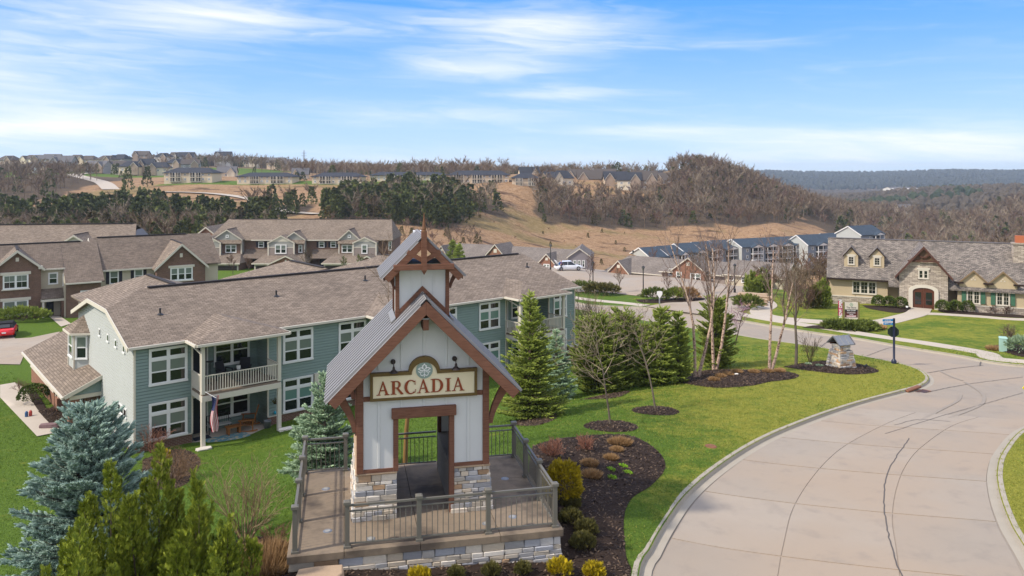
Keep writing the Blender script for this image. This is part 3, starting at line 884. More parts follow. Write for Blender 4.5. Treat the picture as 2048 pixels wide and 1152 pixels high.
for y, nm in ((0, 'front_wall'), (TD - .14, 'back_wall')):
    mb = MB()
    mb.ext(gable_poly(y, -1.6, 1.6, 1.2 if y == 0 else .25, RZ - .02, (.72, 2.62)), (0, .14, 0)); mb.obj(nm, PANELM, tw)
for s in (-1, 1):
    mb = MB(); mb.box(s * 1.6 - .1 * (s > 0), .142, 1.2, s * 1.6 + .1 * (s < 0), TD - .142, 3.9); mb.obj('side_wall', PANELM, tw)
    # ledge stone plinth, leaning in as it rises
    mb = MB()
    x0, x1, x2 = s * .70, s * 1.78, s * 1.66
    mb.mesh([(x0, -.0, 0), (x1, -.0, 0), (x1, TD, 0), (x0, TD, 0), (x0, .09, 1.14), (x2, .09, 1.14), (x2, TD - .08, 1.14), (x0, TD - .08, 1.14)],
            [f if s > 0 else f[::-1] for f in [(0, 1, 5, 4), (1, 2, 6, 5), (2, 3, 7, 6), (3, 0, 4, 7), (4, 5, 6, 7), (3, 2, 1, 0)]])
    # the passage side is open behind the front pier
    mb.obj('plinth_core', MORTAR, tw)
    if s < 0: masonry(tw, (-1.82, -.02, 0), (1, 0, 0), (0, .08, 1), 1.13, 1.14, xl=lambda z: .105 * z, xr=lambda z: 1.13, proud=.05, rows=(.07, .14), lens=(.15, .36))
    else: masonry(tw, (.69, -.02, 0), (1, 0, 0), (0, .08, 1), 1.13, 1.14, xr=lambda z: 1.13 - .105 * z, proud=.05, rows=(.07, .14), lens=(.15, .36))
    masonry(tw, (s * 1.79, TD if s < 0 else 0, 0), (0, -s * -1 if s > 0 else -1, 0), (-s * .105, 0, 1), TD, 1.14, proud=.045, rows=(.09, .16), lens=(.2, .42))
    xa, xb = min(s * .68, s * 1.74), max(s * .68, s * 1.74)
    mb = MB(); mb.box(xa, -.03, 1.14, xb, .3, 1.2); mb.box(xa if s < 0 else xb - .2, .3, 1.14, xa + .2 if s < 0 else xb, TD, 1.2); mb.obj('plinth_cap', SANDST, tw, bevel=.015)
    # timbers of the front wall
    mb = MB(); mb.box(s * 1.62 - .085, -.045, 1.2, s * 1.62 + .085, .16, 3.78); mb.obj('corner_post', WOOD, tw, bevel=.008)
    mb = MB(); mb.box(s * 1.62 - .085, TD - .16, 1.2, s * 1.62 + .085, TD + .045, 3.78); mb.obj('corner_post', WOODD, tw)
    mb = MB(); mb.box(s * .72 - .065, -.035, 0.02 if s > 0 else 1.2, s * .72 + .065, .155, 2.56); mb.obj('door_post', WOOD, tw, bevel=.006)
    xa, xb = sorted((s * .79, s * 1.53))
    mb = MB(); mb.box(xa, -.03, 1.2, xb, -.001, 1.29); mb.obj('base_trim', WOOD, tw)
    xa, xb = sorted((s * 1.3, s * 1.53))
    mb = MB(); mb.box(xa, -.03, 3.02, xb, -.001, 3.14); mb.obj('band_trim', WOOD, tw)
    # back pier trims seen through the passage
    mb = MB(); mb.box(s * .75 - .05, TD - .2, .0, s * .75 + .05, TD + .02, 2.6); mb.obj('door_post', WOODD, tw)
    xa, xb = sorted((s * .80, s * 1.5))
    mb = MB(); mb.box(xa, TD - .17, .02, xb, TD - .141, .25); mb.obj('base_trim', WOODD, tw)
mb = MB(); mb.box(-.83, -.11, 2.55, .83, .10, 2.81); mb.obj('lintel_beam', WOOD, tw, bevel=.012)
for x in (-1.15, -.575, 0, .575, 1.15):
    zt = RZ - abs(x) - .15
    segs = [(2.82 if abs(x) < .8 else 1.30, 3.03), (3.80 if abs(x) > .45 else 4.12, zt)]
    for a, b in segs:
        if b - a > .1:
            mb = MB(); mb.box(x - .03, -.022, a, x + .03, -.0005, b); mb.obj('batten', PANELM, tw, bevel=.005)


def roof(parent, yf, yb, zr, half, fas, nrib, ridge_cap=True, overs=.06):
    """corrugated 45 degree roof with timber barge boards; zr is the ridge of the barge boards' top edge"""
    th = .03
    for s in (-1, 1):
        # sheet with trapezoid ribs running from eave to ridge
        prof = []
        L = yb - yf; p = L / nrib
        for i in range(nrib):
            y0 = yf + i * p
            prof += [(y0, 0), (y0 + p * .44, 0), (y0 + p * .46, .06), (y0 + p * .94, .06), (y0 + p * .97, 0)]
        prof.append((yb, 0))
        e = half + overs
        up = []; nrm = Vector((s * .7071, 0, .7071))
        for y, h in prof:
            a = Vector((0, y, zr + .012)) + nrm * h; b = Vector((s * e, y, zr - e + .012)) + nrm * h
            up.append((a, b))
        mb = MB()
        for i in range(len(up) - 1):
            q = [up[i][0], up[i + 1][0], up[i + 1][1], up[i][1]]
            mb.poly(q if s < 0 else q[::-1])
        mb.obj('metal_roof', METAL, parent)
        # boarded underside
        mb = MB(); mb.ext([(0, yf + .06, zr - .02), (s * half, yf + .06, zr - half - .02), (s * half, yf + .06, zr - half - .10), (0, yf + .06, zr - .10)], (0, yb - yf - .08, 0)); mb.obj('soffit', WOODD, parent)
        # barge boards front and back: square cut ends
        c = fas * 1.4142
        for y, dy in ((yf, .07), (yb - .07, .07)):
            mb = MB(); k_ = fas * .7071
            mb.ext([(0, y, zr), (0, y, zr - c), (s * (half - k_), y, zr - half - k_), (s * half, y, zr - half)], (0, dy, 0)); mb.obj('barge_board', WOOD, parent, bevel=.008)
    if ridge_cap:
        w_ = .16
        mb = MB()
        for s in (-1, 1):
            q = [(0, yf - .01, zr + .065), (0, yb + .01, zr + .065), (s * w_, yb + .01, zr - w_ + .065), (s * w_, yf - .01, zr - w_ + .065)]
            mb.ext(q, (0, 0, -.012))
        mb.obj('ridge_cap', METAL, parent)


roof(tw, -.6, TD + .1, 5.62, 2.4, .25, 13)
mb = MB(); mb.box(-.075, -.5, 4.86, .075, 0, 5.14); mb.obj('ridge_beam', WOOD, tw, bevel=.01)
mb = MB(); mb.box(-.10, -.52, 5.14, .10, -.02, 5.17); mb.obj('beam_cap', METALD, tw)
# rafter band on the wall under the barge boards
for s in (-1, 1):
    mb = MB(); mb.ext([(s * .01, -.03, RZ - .08), (s * .01, -.03, RZ - .22), (s * 1.7, -.03, RZ - 1.91), (s * 1.7, -.03, RZ - 1.77)], (0, .028, 0)); mb.obj('rake_trim', WOODD, tw)


def brace(parent, p0, ln, ht, wd, y0, y1, s, m, n=8):
    """curved knee brace from a post face (x = p0) out to the roof"""
    out, inn = [], []
    for i in range(n + 1):
        t = i / n
        x = ln * (t ** 1.7); z = ht * t
        out.append((p0[0] + s * (x + wd * (.55 + .45 * t)), z + p0[1] - wd * .35 * t)); inn.append((p0[0] + s * x, z + p0[1] + wd * .35 * t))
    pts = [(a, y0, b) for a, b in inn] + [(a, y0, b) for a, b in reversed(out)]
    mb = MB(); mb.ext(pts, (0, y1 - y0, 0)); return mb.obj('brace', m, parent)


for s in (-1, 1):
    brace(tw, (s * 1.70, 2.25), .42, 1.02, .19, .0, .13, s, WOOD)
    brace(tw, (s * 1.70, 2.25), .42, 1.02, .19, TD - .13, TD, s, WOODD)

# cupola standing on the ridge
cy0, cy1, ch = .40, 1.62, .655
zb = 5.66
cw = MB()
cw.ext([(-ch, cy0, zb - ch), (0, cy0, zb), (ch, cy0, zb - ch), (ch, cy0, 6.44), (-ch, cy0, 6.44)], (0, cy1 - cy0, 0))
cw.obj('cupola_wall', PANELM, tw)
for x in (-.29, 0, .29):
    mb = MB(); mb.box(x - .018, cy0 - .018, zb + .06 - abs(x), x + .018, cy0 - .0005, 6.34); mb.obj('batten', PANELM, tw)
for s in (-1, 1):
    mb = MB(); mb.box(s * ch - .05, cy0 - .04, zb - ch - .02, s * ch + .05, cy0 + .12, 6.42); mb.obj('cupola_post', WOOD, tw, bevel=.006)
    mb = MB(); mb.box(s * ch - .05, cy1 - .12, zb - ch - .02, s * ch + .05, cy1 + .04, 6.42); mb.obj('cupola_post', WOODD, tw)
    mb = MB(); mb.ext([(0, cy0 - .035, zb + .20), (s * (ch + .02), cy0 - .035, zb + .18 - ch), (s * (ch + .02), cy0 - .035, zb + .04 - ch), (0, cy0 - .035, zb + .06)], (0, .034, 0)); mb.obj('chevron_trim', WOOD, tw)
    brace(tw, (s * (ch + .05), 5.78), .17, .42, .10, cy0 - .02, cy0 + .07, s, WOODD, 6)
    mb = MB(); mb.ext([(s * (ch + .055), cy0 - .16, zb - ch + .02), (s * (ch + .055), cy1, zb - ch + .02), (s * (ch + .17), cy1, zb - ch - .095), (s * (ch + .17), cy0 - .16, zb - ch - .095)], (0, 0, .05)); mb.obj('flashing', METAL, tw)
roof(tw, -.03, 1.95, 7.17, 1.02, .175, 7)
mb = MB(); mb.bar((-.78, -.02, 6.40), (.78, -.02, 6.40), .12, .145); mb.obj('tie_beam', WOOD, tw, bevel=.008)
for s in (-1, 1):
    mb = MB(); mb.bar((s * .06, -.0, 6.58), (s * .42, -.0, 6.80), .07, .11); mb.obj('strut', WOOD, tw)
mb = MB(); mb.box(-.07, -.10, 6.32, .07, .04, 7.30)
mb.mesh([(-.07, -.10, 6.32), (.07, -.10, 6.32), (.07, .04, 6.32), (-.07, .04, 6.32), (0, -.03, 6.19)], [(0, 4, 1), (1, 4, 2), (2, 4, 3), (3, 4, 0)])
mb.obj('king_post', WOOD, tw)
mb = MB(); mb.lathe([(.075, 7.3), (.075, 7.33), (.05, 7.35), (.055, 7.38), (.034, 7.55), (.008, 7.80), (0, 7.8)], 8, 0, (0, -.03, 0)); mb.obj('spire', mat('weathered_copper', (.17, .085, .045), .6, .1, 6, metal=.4), tw)
mb = MB(); mb.box(-.11, 1.78, 7.12, .11, 2.0, 7.2); mb.obj('ridge_end_cap', WHITEP, tw)

# lamps over the sign
for s in (-1, 1):
    mb = MB()
    for k_ in range(12):
        a, b = 2 * math.pi * k_ / 12, 2 * math.pi * (k_ + 1) / 12
        mb.mesh([(s * .79, -.04, 4.0), (s * .79 + .065 * math.cos(a), -.04, 4.0 + .065 * math.sin(a)), (s * .79 + .065 * math.cos(b), -.04, 4.0 + .065 * math.sin(b)),
                 (s * .79 + .065 * math.cos(a), 0, 4.0 + .065 * math.sin(a)), (s * .79 + .065 * math.cos(b), 0, 4.0 + .065 * math.sin(b))], [(0, 1, 2), (1, 3, 4, 2)])
    pts = [(s * .79, -.05, 4.0), (s * .79, -.16, 4.06), (s * .79, -.26, 4.03), (s * .79, -.30, 3.94)]
    for a, b in zip(pts, pts[1:]): mb.tube(a, b, .012, None, 6)
    mb.lathe([(.018, 3.95), (.03, 3.92), (.035, 3.87), (.06, 3.85), (.115, 3.79), (.11, 3.785), (.05, 3.83)], 12, 0, (s * .79, -.30, 0))
    mb.obj('sign_lamp', mat('bronze_lamp', (.05, .038, .035), .5, metal=.4), tw)

# the sign: olive frame, cream field, raised letters, leaf badge
SIGNO = mat('olive_sign_frame', (.135, .085, .025), .6, .06, 4)
SIGNC = mat('cream_sign_field', (.76, .66, .45), .6, .02, 3)
LETT = mat('rust_letter', (.26, .055, .018), .6, .05, 6)
SAGE = mat('sage_badge', (.245, .315, .27), .6)


def sign_outline(hw, z0, z1, ar, n=16):
    p = [(-hw, z0), (hw, z0), (hw, z1), (ar, z1)]
    p += [(ar * math.cos(t), z1 + .0 + (ar * .92) * math.sin(t)) for t in np.linspace(0, math.pi, n)[1:-1]]
    return p + [(-ar, z1), (-hw, z1)]


sb = MB(); sb.ext([(x, -.10, z) for x, z in sign_outline(1.30, 3.11, 3.67, .335)], (0, .07, 0))
sign = sb.obj('sign', SIGNC, tw)
o_, i_ = sign_outline(1.37, 3.04, 3.75, .40), sign_outline(1.30, 3.11, 3.67, .325)
mb = MB(); n = len(o_)
for k_ in range(n):
    a, b, c, d = o_[k_], o_[(k_ + 1) % n], i_[(k_ + 1) % n], i_[k_]
    mb.ext([(a[0], -.135, a[1]), (b[0], -.135, b[1]), (c[0], -.135, c[1]), (d[0], -.135, d[1])], (0, .13, 0))
mb.obj('sign_frame', SIGNO, sign)

SH = .34


def letter(ch, x0, z0, h, parent):
    """roman capital built of stroke polygons, each stroke a hair deeper than the last"""
    st = []
    def P_(pts): st.append([(x, z) for x, z in pts])
    def serif(x, z, w_, up):
        P_([(x - w_ / 2, z), (x + w_ / 2, z), (x + w_ / 2, z + .035 * up), (x + w_ / 4, z + .055 * up), (x - w_ / 4, z + .055 * up), (x - w_ / 2, z + .035 * up)])
    def arc(cx, cz, ro, ri, a0, a1, ex=1., exi=None, n=12, ry=None, riy=None):
        ry = ry or ro; riy = riy or ri
        ts = [R(a0 + (a1 - a0) * i / n) for i in range(n + 1)]
        for a, b in zip(ts, ts[1:]):
            P_([(cx + ro * math.cos(a), cz + ry * math.sin(a)), (cx + ro * math.cos(b), cz + ry * math.sin(b)), (cx + (exi or 0) + ri * math.cos(b), cz + riy * math.sin(b)), (cx + (exi or 0) + ri * math.cos(a), cz + riy * math.sin(a))])
    if ch == 'A':
        P_([(.10, 0), (.17, 0), (.47, .86), (.43, 1.02)]); P_([(.40, 1.02), (.50, 1.02), (.86, 0), (.66, 0)]); P_([(.24, .32), (.66, .32), (.64, .38), (.26, .38)])
        serif(.13, 0, .30, 1); serif(.76, 0, .38, 1); adv = .93
    elif ch == 'R':
        P_([(.14, 0), (.34, 0), (.34, 1), (.14, 1)]); serif(.24, 0, .44, 1); serif(.22, 1, .40, -1)
        P_([(.34, .94), (.50, .94), (.50, 1), (.34, 1)]); P_([(.34, .46), (.50, .46), (.50, .52), (.34, .52)])
        arc(.50, .73, .27, .10, -90, 90, ry=.27, riy=.21); P_([(.42, .48), (.58, .50), (.98, .03), (.98, 0), (.78, 0)]); adv = .94
    elif ch == 'C':
        arc(.50, .50, .47, .28, 48, 312, ry=.53, riy=.47, exi=.03, n=20); P_([(.80, .95), (.84, .97), (.86, .66), (.82, .66)]); P_([(.80, .08), (.86, .30), (.90, .30), (.83, .08)]); adv = .92
    elif ch == 'D':
        P_([(.14, 0), (.34, 0), (.34, 1), (.14, 1)]); serif(.22, 0, .42, 1); serif(.22, 1, .42, -1)
        P_([(.34, .94), (.46, .94), (.46, 1), (.34, 1)]); P_([(.34, 0), (.46, 0), (.46, .06), (.34, .06)])
        arc(.46, .50, .50, .29, -90, 90, ry=.50, riy=.44, n=16); adv = 1.03
    else:
        P_([(.14, 0), (.34, 0), (.34, 1), (.14, 1)]); serif(.24, 0, .44, 1); serif(.24, 1, .44, -1); adv = .48
    mb = MB()
    for k_, p in enumerate(st):
        mb.ext([(x0 + x * h, -.122 - .0006 * k_, z0 + z * h) for x, z in p], (0, .0205 + .0006 * k_, 0))
    mb.obj('letter', LETT, parent)
    return adv * h


x = -1.205
for ch in 'ARCADIA':
    x += letter(ch, x, 3.185, SH, sign) * 1.04 + .012
# badge with a three lobed leaf and two scrolls
mb = MB(); mb.ext([(.215 * math.cos(t), -.118, 3.765 + .215 * math.sin(t)) for t in np.linspace(0, 2 * math.pi, 29)[:-1]], (0, .017, 0))
badge = mb.obj('badge', SAGE, sign)


def ribbon2(mb, pts, w_, y):
    for k_, (a, b) in enumerate(zip(pts, pts[1:])):
        a, b = Vector((a[0], 0, a[1])), Vector((b[0], 0, b[1])); d = (b - a).normalized() * (w_ / 2); nrm = Vector((-d.z, 0, d.x))
        a, b = a - d * .6, b + d * .6
        yy = y - .0004 * (k_ % 7)
        mb.ext([(q.x, yy, q.z) for q in (a - nrm, b - nrm, b + nrm, a + nrm)], (0, -y - .1185, 0) if False else (0, .0075 + .0004 * (k_ % 7), 0))


lobe = [(0, .02), (-.05, .05), (-.035, .08), (-.055, .115), (-.03, .115), (0, .165), (.03, .115), (.055, .115), (.035, .08), (.05, .05), (0, .02)]
side = [(.0, .02), (.05, .05), (.06, .075), (.085, .06), (.11, .065), (.155, .035), (.11, .02), (.10, -.01), (.065, .0), (0, -.01)]
mb = MB()
cz = 3.765
ribbon2(mb, [(x, cz + z) for x, z in lobe], .020, -.1255)
ribbon2(mb, [(x, cz + z) for x, z in side], .020, -.1262); ribbon2(mb, [(-x, cz + z) for x, z in side], .020, -.1262)
ribbon2(mb, [(0, cz + .02), (0, cz - .17)], .016, -.1259)
for s in (-1, 1):
    ribbon2(mb, [(s * (.055 + .045 * math.cos(t)), cz - .085 + .05 * math.sin(t)) for t in np.linspace(2.2, -2.6, 10)], .016, -.1266)
    ribbon2(mb, [(s * .145, cz - .025), (s * .13, cz - .045), (s * .11, cz - .05)], .02, -.1256)
mb.obj('leaf_emblem', WHITEP, badge)

# sandstone steps in the mulch below the open corner
def rock(name, loc, size, m, rz=0., seed=1, parent=None):
    r_ = random.Random(seed)
    bm = bmesh.new(); bmesh.ops.create_cube(bm, size=1)
    bmesh.ops.subdivide_edges(bm, edges=bm.edges, cuts=2, use_grid_fill=True)
    for v in bm.verts:
        c = v.co; rr = max(abs(c.x), abs(c.y)); 
        v.co = Vector((c.x * (1 - .12 * (abs(c.y) > .4) * r_.random()), c.y * (1 - .2 * (abs(c.x) > .4)), c.z)) + Vector((r_.uniform(-.05, .05), r_.uniform(-.06, .06), r_.uniform(-.08, .08)))
        v.co.x *= size[0]; v.co.y *= size[1]; v.co.z *= size[2]
    bmesh.ops.bevel(bm, geom=bm.edges[:], offset=min(size) * .06, segments=1, affect='EDGES')
    me = bpy.data.meshes.new(name); bm.to_mesh(me); bm.free(); me.materials.append(m)
    return link(name, me, parent, loc, (0, 0, rz))


tag(rock('stone_step', (-4.35, 17.42, -.30), (1.05, .62, .30), SANDST, .15, 3), 'flat tan sandstone step slab against the front of the terrace wall', 'stone step')
tag(rock('stone_step', (-4.0, 16.75, -.42), (1.3, .6, .28), SANDST, .1, 5), 'flat tan sandstone step slab farthest from the terrace wall', 'stone step')
# ------------------------------------------------------------------ building kit
WIN, PAN = {}, {}


def win(parent, cx, y, z0, w, h, cols=1, tr=0., meet=.5, munt=(0, 0), up=None, lo=None, fr=None, cas=.085, rz=0., sep=True, dp=.06):
    """a window facing -y (turned by rz): casing, mullions, sash rails and panes"""
    up, lo, fr = up or GLASSB, lo or GLASS, fr or TRIMW
    key = (round(w, 3), round(h, 3), cols, tr, meet, munt, fr.name, cas, dp)
    if key not in WIN:
        mb = MB(); D = dp
        mb.box(-w / 2, -D, 0, -w / 2 + cas, 0, h); mb.box(w / 2 - cas, -D, 0, w / 2, 0, h)
        mb.box(-w / 2 + cas, -D, h - cas, w / 2 - cas, 0, h); mb.box(-w / 2 - .02, -D - .03, -.03, w / 2 + .02, 0, cas * .8)
        cells = []
        iw = w - 2 * cas; mul = cas * 1.1; cwid = (iw - mul * (cols - 1)) / cols
        zb, zt = cas * .8, h - cas
        ztr = zt - tr if tr else zt
        for c in range(cols):
            x0 = -w / 2 + cas + c * (cwid + mul)
            if c: mb.box(x0 - mul, -D + .005, zb, x0, 0, zt)
            s = .035 if w > .6 else .02
            def sash(a, b):
                mb.box(x0, -D + min(.02, D * .3), a, x0 + s, -.002, b); mb.box(x0 + cwid - s, -D + min(.02, D * .3), a, x0 + cwid, -.002, b)
                mb.box(x0 + s, -D + min(.02, D * .3), a, x0 + cwid - s, -.002, a + s); mb.box(x0 + s, -D + min(.02, D * .3), b - s, x0 + cwid - s, -.002, b)
                for i in range(1, munt[0] + 1):
                    xm = x0 + cwid * i / (munt[0] + 1); mb.box(xm - .012, -D + min(.03, D * .4), a + s, xm + .012, -.003, b - s)
                for i in range(1, munt[1] + 1):
                    zm = a + (b - a) * i / (munt[1] + 1); mb.box(x0 + s, -D + min(.032, D * .45), zm - .012, x0 + cwid - s, -.003, zm + .012)
            if tr:
                mb.box(x0, -D + .005, ztr - mul * 1.3, x0 + cwid, 0, ztr); sash(ztr, zt); cells.append((x0 + s, ztr + s, cwid - 2 * s, tr - 2 * s, 0))
            t2 = ztr - (mul * 1.3 if tr else 0)
            if meet:
                zm = zb + (t2 - zb) * meet; sash(zb, zm); sash(zm, t2)
                cells += [(x0 + s, zb + s, cwid - 2 * s, zm - zb - 2 * s, 0), (x0 + s, zm + s, cwid - 2 * s, t2 - zm - 2 * s, 1)]
            else: sash(zb, t2); cells.append((x0 + s, zb + s, cwid - 2 * s, t2 - zb - 2 * s, 0))
        WIN[key] = (mb.data('window', fr), cells)
    me, cells = WIN[key]
    o = link('window', me, parent, (cx, y, z0), (0, 0, rz))
    if sep:
        for x, z, a, b, blind in cells:
            m = up if blind else lo
            k2 = (round(a, 3), round(b, 3), m.name)
            if k2 not in PAN:
                p = MB(); p.box(0, -.022, 0, a, -.004, b); PAN[k2] = p.data('pane', m)
            link('pane', PAN[k2], o, (x, 0, z))
    else:
        k2 = (key, up.name, lo.name)
        if k2 not in PAN:
            p = MB()
            for x, z, a, b, blind in cells: p.box(x, -.022, z, x + a, -.004, z + b, 1 if blind else 0)
            PAN[k2] = p.data('pane', [lo, up])
        link('pane', PAN[k2], o)
    return o


def lap(parent, x0, x1, z0, z1, m, y=0., rz=0., loc=None, xa=None, xb=None, step=.17, name='siding', holes=()):
    """lap siding facing -y: every course leans out at its foot; holes (xa, xb, za, zb) are left out"""
    mb = MB(); n = max(1, int(round((z1 - z0) / step))); st = (z1 - z0) / n
    for i in range(n):
        a, b = z0 + i * st, z0 + (i + 1) * st
        l0, l1 = (xa(a) if xa else x0), (xa(b) if xa else x0)
        r0, r1 = (xb(a) if xb else x1), (xb(b) if xb else x1)
        spans = [(l0, l1, r0, r1)]
        for h in holes:
            if a >= h[2] - .01 and b <= h[3] + .01:
                spans = [q for s in spans for q in (((s[0], s[1], h[0], h[0]), (h[1], h[1], s[2], s[3])) if s[0] < h[0] and s[2] > h[1] else (s,))]
        for p in spans:
            c = a + (b - a) * .80; d = a + (b - a) * .86; f = (c - a) / (b - a); lc, rc = p[0] + (p[1] - p[0]) * f, p[2] + (p[3] - p[2]) * f
            mb.poly([(p[0], y - .05, a), (p[2], y - .05, a), (rc, y - .042, c), (lc, y - .042, c)])
            mb.poly([(lc, y - .042, c), (rc, y - .042, c), (rc, y - .006, d), (lc, y - .006, d)])
            mb.poly([(lc, y - .006, d), (rc, y - .006, d), (p[3], y - .004, b), (p[1], y - .004, b)])
            mb.poly([(p[0], y, a), (p[2], y, a), (p[2], y - .05, a), (p[0], y - .05, a)])
    o = mb.obj(name, m, parent, loc, (0, 0, rz))
    return tag(o, kind='stuff')


def slab(parent, name, pts, m, th=.14):
    """a roof plane given by its top outline"""
    mb = MB(); mb.ext([Vector(p) for p in pts], (0, 0, -th)); return mb.obj(name, m, parent)


def bars(parent, name, segs, wd, ht, m):
    mb = MB()
    for a, b in segs: mb.bar(a, b, wd, ht)
    return mb.obj(name, m, parent)


def wallbox(parent, name, x0, y0, z0, x1, y1, z1, m):
    mb = MB(); mb.box(x0, y0, z0, x1, y1, z1); return mb.obj(name, m, parent)


def gable_block(parent, name, x0, x1, y0, y1, z0, ze, za, m):
    """solid with a gable towards -y"""
    mb = MB(); xm = (x0 + x1) / 2
    mb.ext([(x0, y0, z0), (x1, y0, z0), (x1, y0, ze), (xm, y0, za), (x0, y0, ze)], (0, y1 - y0, 0)); return mb.obj(name, m, parent)


def gable_roof(parent, x0, x1, y0, y1, ze, za, m, ov=.3, trim=None, th=.14, rake=.2, ridge=None):
    """roof whose ridge runs along y; y0 is the visible gable end"""
    xm = (x0 + x1) / 2; hw = (x1 - x0) / 2; sl_ = (za - ze) / hw
    e = hw + ov; zl = za - sl_ * e
    for s in (-1, 1):
        q = [(xm, y0 - ov, za + th), (xm, y1, za + th), (xm + s * e, y1, zl + th), (xm + s * e, y0 - ov, zl + th)]
        slab(parent, 'roof', q, m, th)
        if trim:
            mb = MB(); mb.ext([(xm, y0 - ov - .04, za + th - .01), (xm + s * e, y0 - ov - .04, zl + th - .01), (xm + s * e, y0 - ov - .04, zl + th - rake), (xm, y0 - ov - .04, za + th - rake)], (0, .05, 0)); mb.obj('rake_trim', trim, parent)
    if ridge: bars(parent, 'ridge_cap', [((xm, y0 - ov * .5, za + th + .02), (xm, y1, za + th + .02))], .25, .05, ridge)


# ------------------------------------------------------------------ the blue green apartment house
GA = R(40)
apt = thing('apartment_house', 'long two storey blue green sided house with balconies and brown shingle roof behind the gateway', 'house', (-19.5, 40, 0), GA)
LN, DP, BZ = 31.8, 13.2, -5.85
porches = [(2.9, 7.1), (13.75, 17.95), (24.85, 29.05)]
# solid inside, cut back at the recesses
segs = [0] + [q for p in porches for q in p] + [LN]
mb = MB()
mb.box(0.02, 1.35, BZ, LN - .02, DP, -.22)
for i in range(0, len(segs), 2): mb.box(segs[i] + .02, .01, BZ, segs[i + 1] - .02, 1.349, -.22)
mb.ext([(.02, 0, -.22), (.02, DP, -.22), (.02, 8.9, 1.0), (.02, 4.3, 1.0)], (LN - .04, 0, 0))
mb.obj('wall_core', SIDEG, apt)
wz = [(-2.37, -.45), (-5.25, -3.3)]
wts = [(.69, 2.63), (8.0, 9.88), (11.56, 13.44), (18.55, 20.45), (22.38, 24.25), (29.5, 30.9)]
for i in range(0, len(segs), 2):
    a, b = segs[i], segs[i + 1]
    lap(apt, a, b, -5.3, -.24, SIDEG)
    mb = MB(); mb.box(a + .0, -.035, BZ, b - .0, .005, -5.33); mb.obj('brick_base', BRICKR, apt)
    mb = MB(); mb.box(a, -.06, -5.335, b, .0, -5.28); mb.obj('sill_course', TRIM, apt)
    for x in (a, b):
        mb = MB(); mb.box(x - .06 if x == b else x - .03, -.07, -5.28, x + .03 if x == b else x + .06, .02, -.24); mb.obj('corner_board', TRIM, apt)
for a, b in wts:
    for (z0, z1) in wz:
        g = GLASSG if (a > 7 and z0 < -4) or a > 20 else GLASSB
        win(apt, (a + b) / 2, -.052, z0, b - a, z1 - z0, 2, .40, .5, fr=TRIMW, cas=.10, up=g)
mb = MB(); mb.box(9.93, -.22, -3.95, 10.36, -.052, -3.27); mb.obj('meter_box', TRIM, apt)
mb = MB(); mb.box(30.9, -.3, BZ, 31.86, .0, -4.75); mb.obj('brick_plinth', BRICKR, apt)
mb = MB(); mb.box(30.85, -.36, -4.75, 31.9, .0, -4.68); mb.obj('plinth_sill', TRIM, apt)
# left gable wall in pale siding, clipped at the top
zt = lambda z: z
lap(apt, 0, DP, -5.6, -.2, SIDEW, rz=R(-90), loc=(0, DP, 0), name='gable_siding')
lap(apt, 0, DP, -.2, 1.04, SIDEW, rz=R(-90), loc=(0, DP, 0), xa=lambda z: (z + .2) * 4.3 / 1.24, xb=lambda z: DP - (z + .2) * 4.3 / 1.24, name='gable_siding')
mb = MB(); mb.box(-.03, 0, BZ, .02, DP, -5.6); mb.obj('brick_base', BRICKR, apt)
for d in (1.82, 3.52, 5.32, 7.3): win(apt, -.052, d, -.87, .44, .46, 1, 0, 0, cas=.06, rz=R(-90), dp=.028)
win(apt, -.052, 2.2, -4.25, 1.9, .52, 3, 0, 0, cas=.07, rz=R(-90), dp=.028)
# main roof
rz_, ez_ = 1.72, -.2
sl_ = (rz_ - ez_) / 6.6
zr_ = lambda d: ez_ + sl_ * min(d, DP - d) + .10
o3 = -.38
slab(apt, 'roof', [(o3, -.35, zr_(-.35)), (LN + .35, -.35, zr_(-.35)), (LN + .35, 6.6, zr_(6.6)), (2.0, 6.6, zr_(6.6)), (o3, 4.3, zr_(4.3))], SHING)
slab(apt, 'roof', [(LN + .35, DP + .35, zr_(-.35)), (o3, DP + .35, zr_(-.35)), (o3, 8.9, zr_(4.3)), (2.0, 6.6, zr_(6.6)), (LN + .35, 6.6, zr_(6.6))], SHING)
slab(apt, 'roof', [(o3, 8.9, zr_(4.3)), (o3, 4.3, zr_(4.3)), (2.0, 6.6, zr_(6.6))], SHING, .12)
bars(apt, 'ridge_vent', [((2.4, 6.6, rz_ + .14), (LN - .2, 6.6, rz_ + .14))], .32, .09, RIDGE)
bars(apt, 'rake_trim', [((o3 - .02, -.35, zr_(-.35) - .09), (o3 - .02, 4.3, zr_(4.3) - .09)), ((o3 - .02, 4.3, zr_(4.3) - .09), (o3 - .02, 8.9, zr_(4.3) - .09)), ((o3 - .02, 8.9, zr_(4.3) - .09), (o3 - .02, DP + .35, zr_(-.35) - .09))], .05, .24, TRIM)
for a, b in zip([o3] + [p[1] + .42 for p in porches], [p[0] - .42 for p in porches] + [LN + .35]):
    bars(apt, 'gutter', [((a, -.40, -.24), (b, -.40, -.24))], .12, .13, TRIM)
    bars(apt, 'soffit', [((a, -.17, -.30), (b, -.17, -.30))], .36, .05, TRIM)
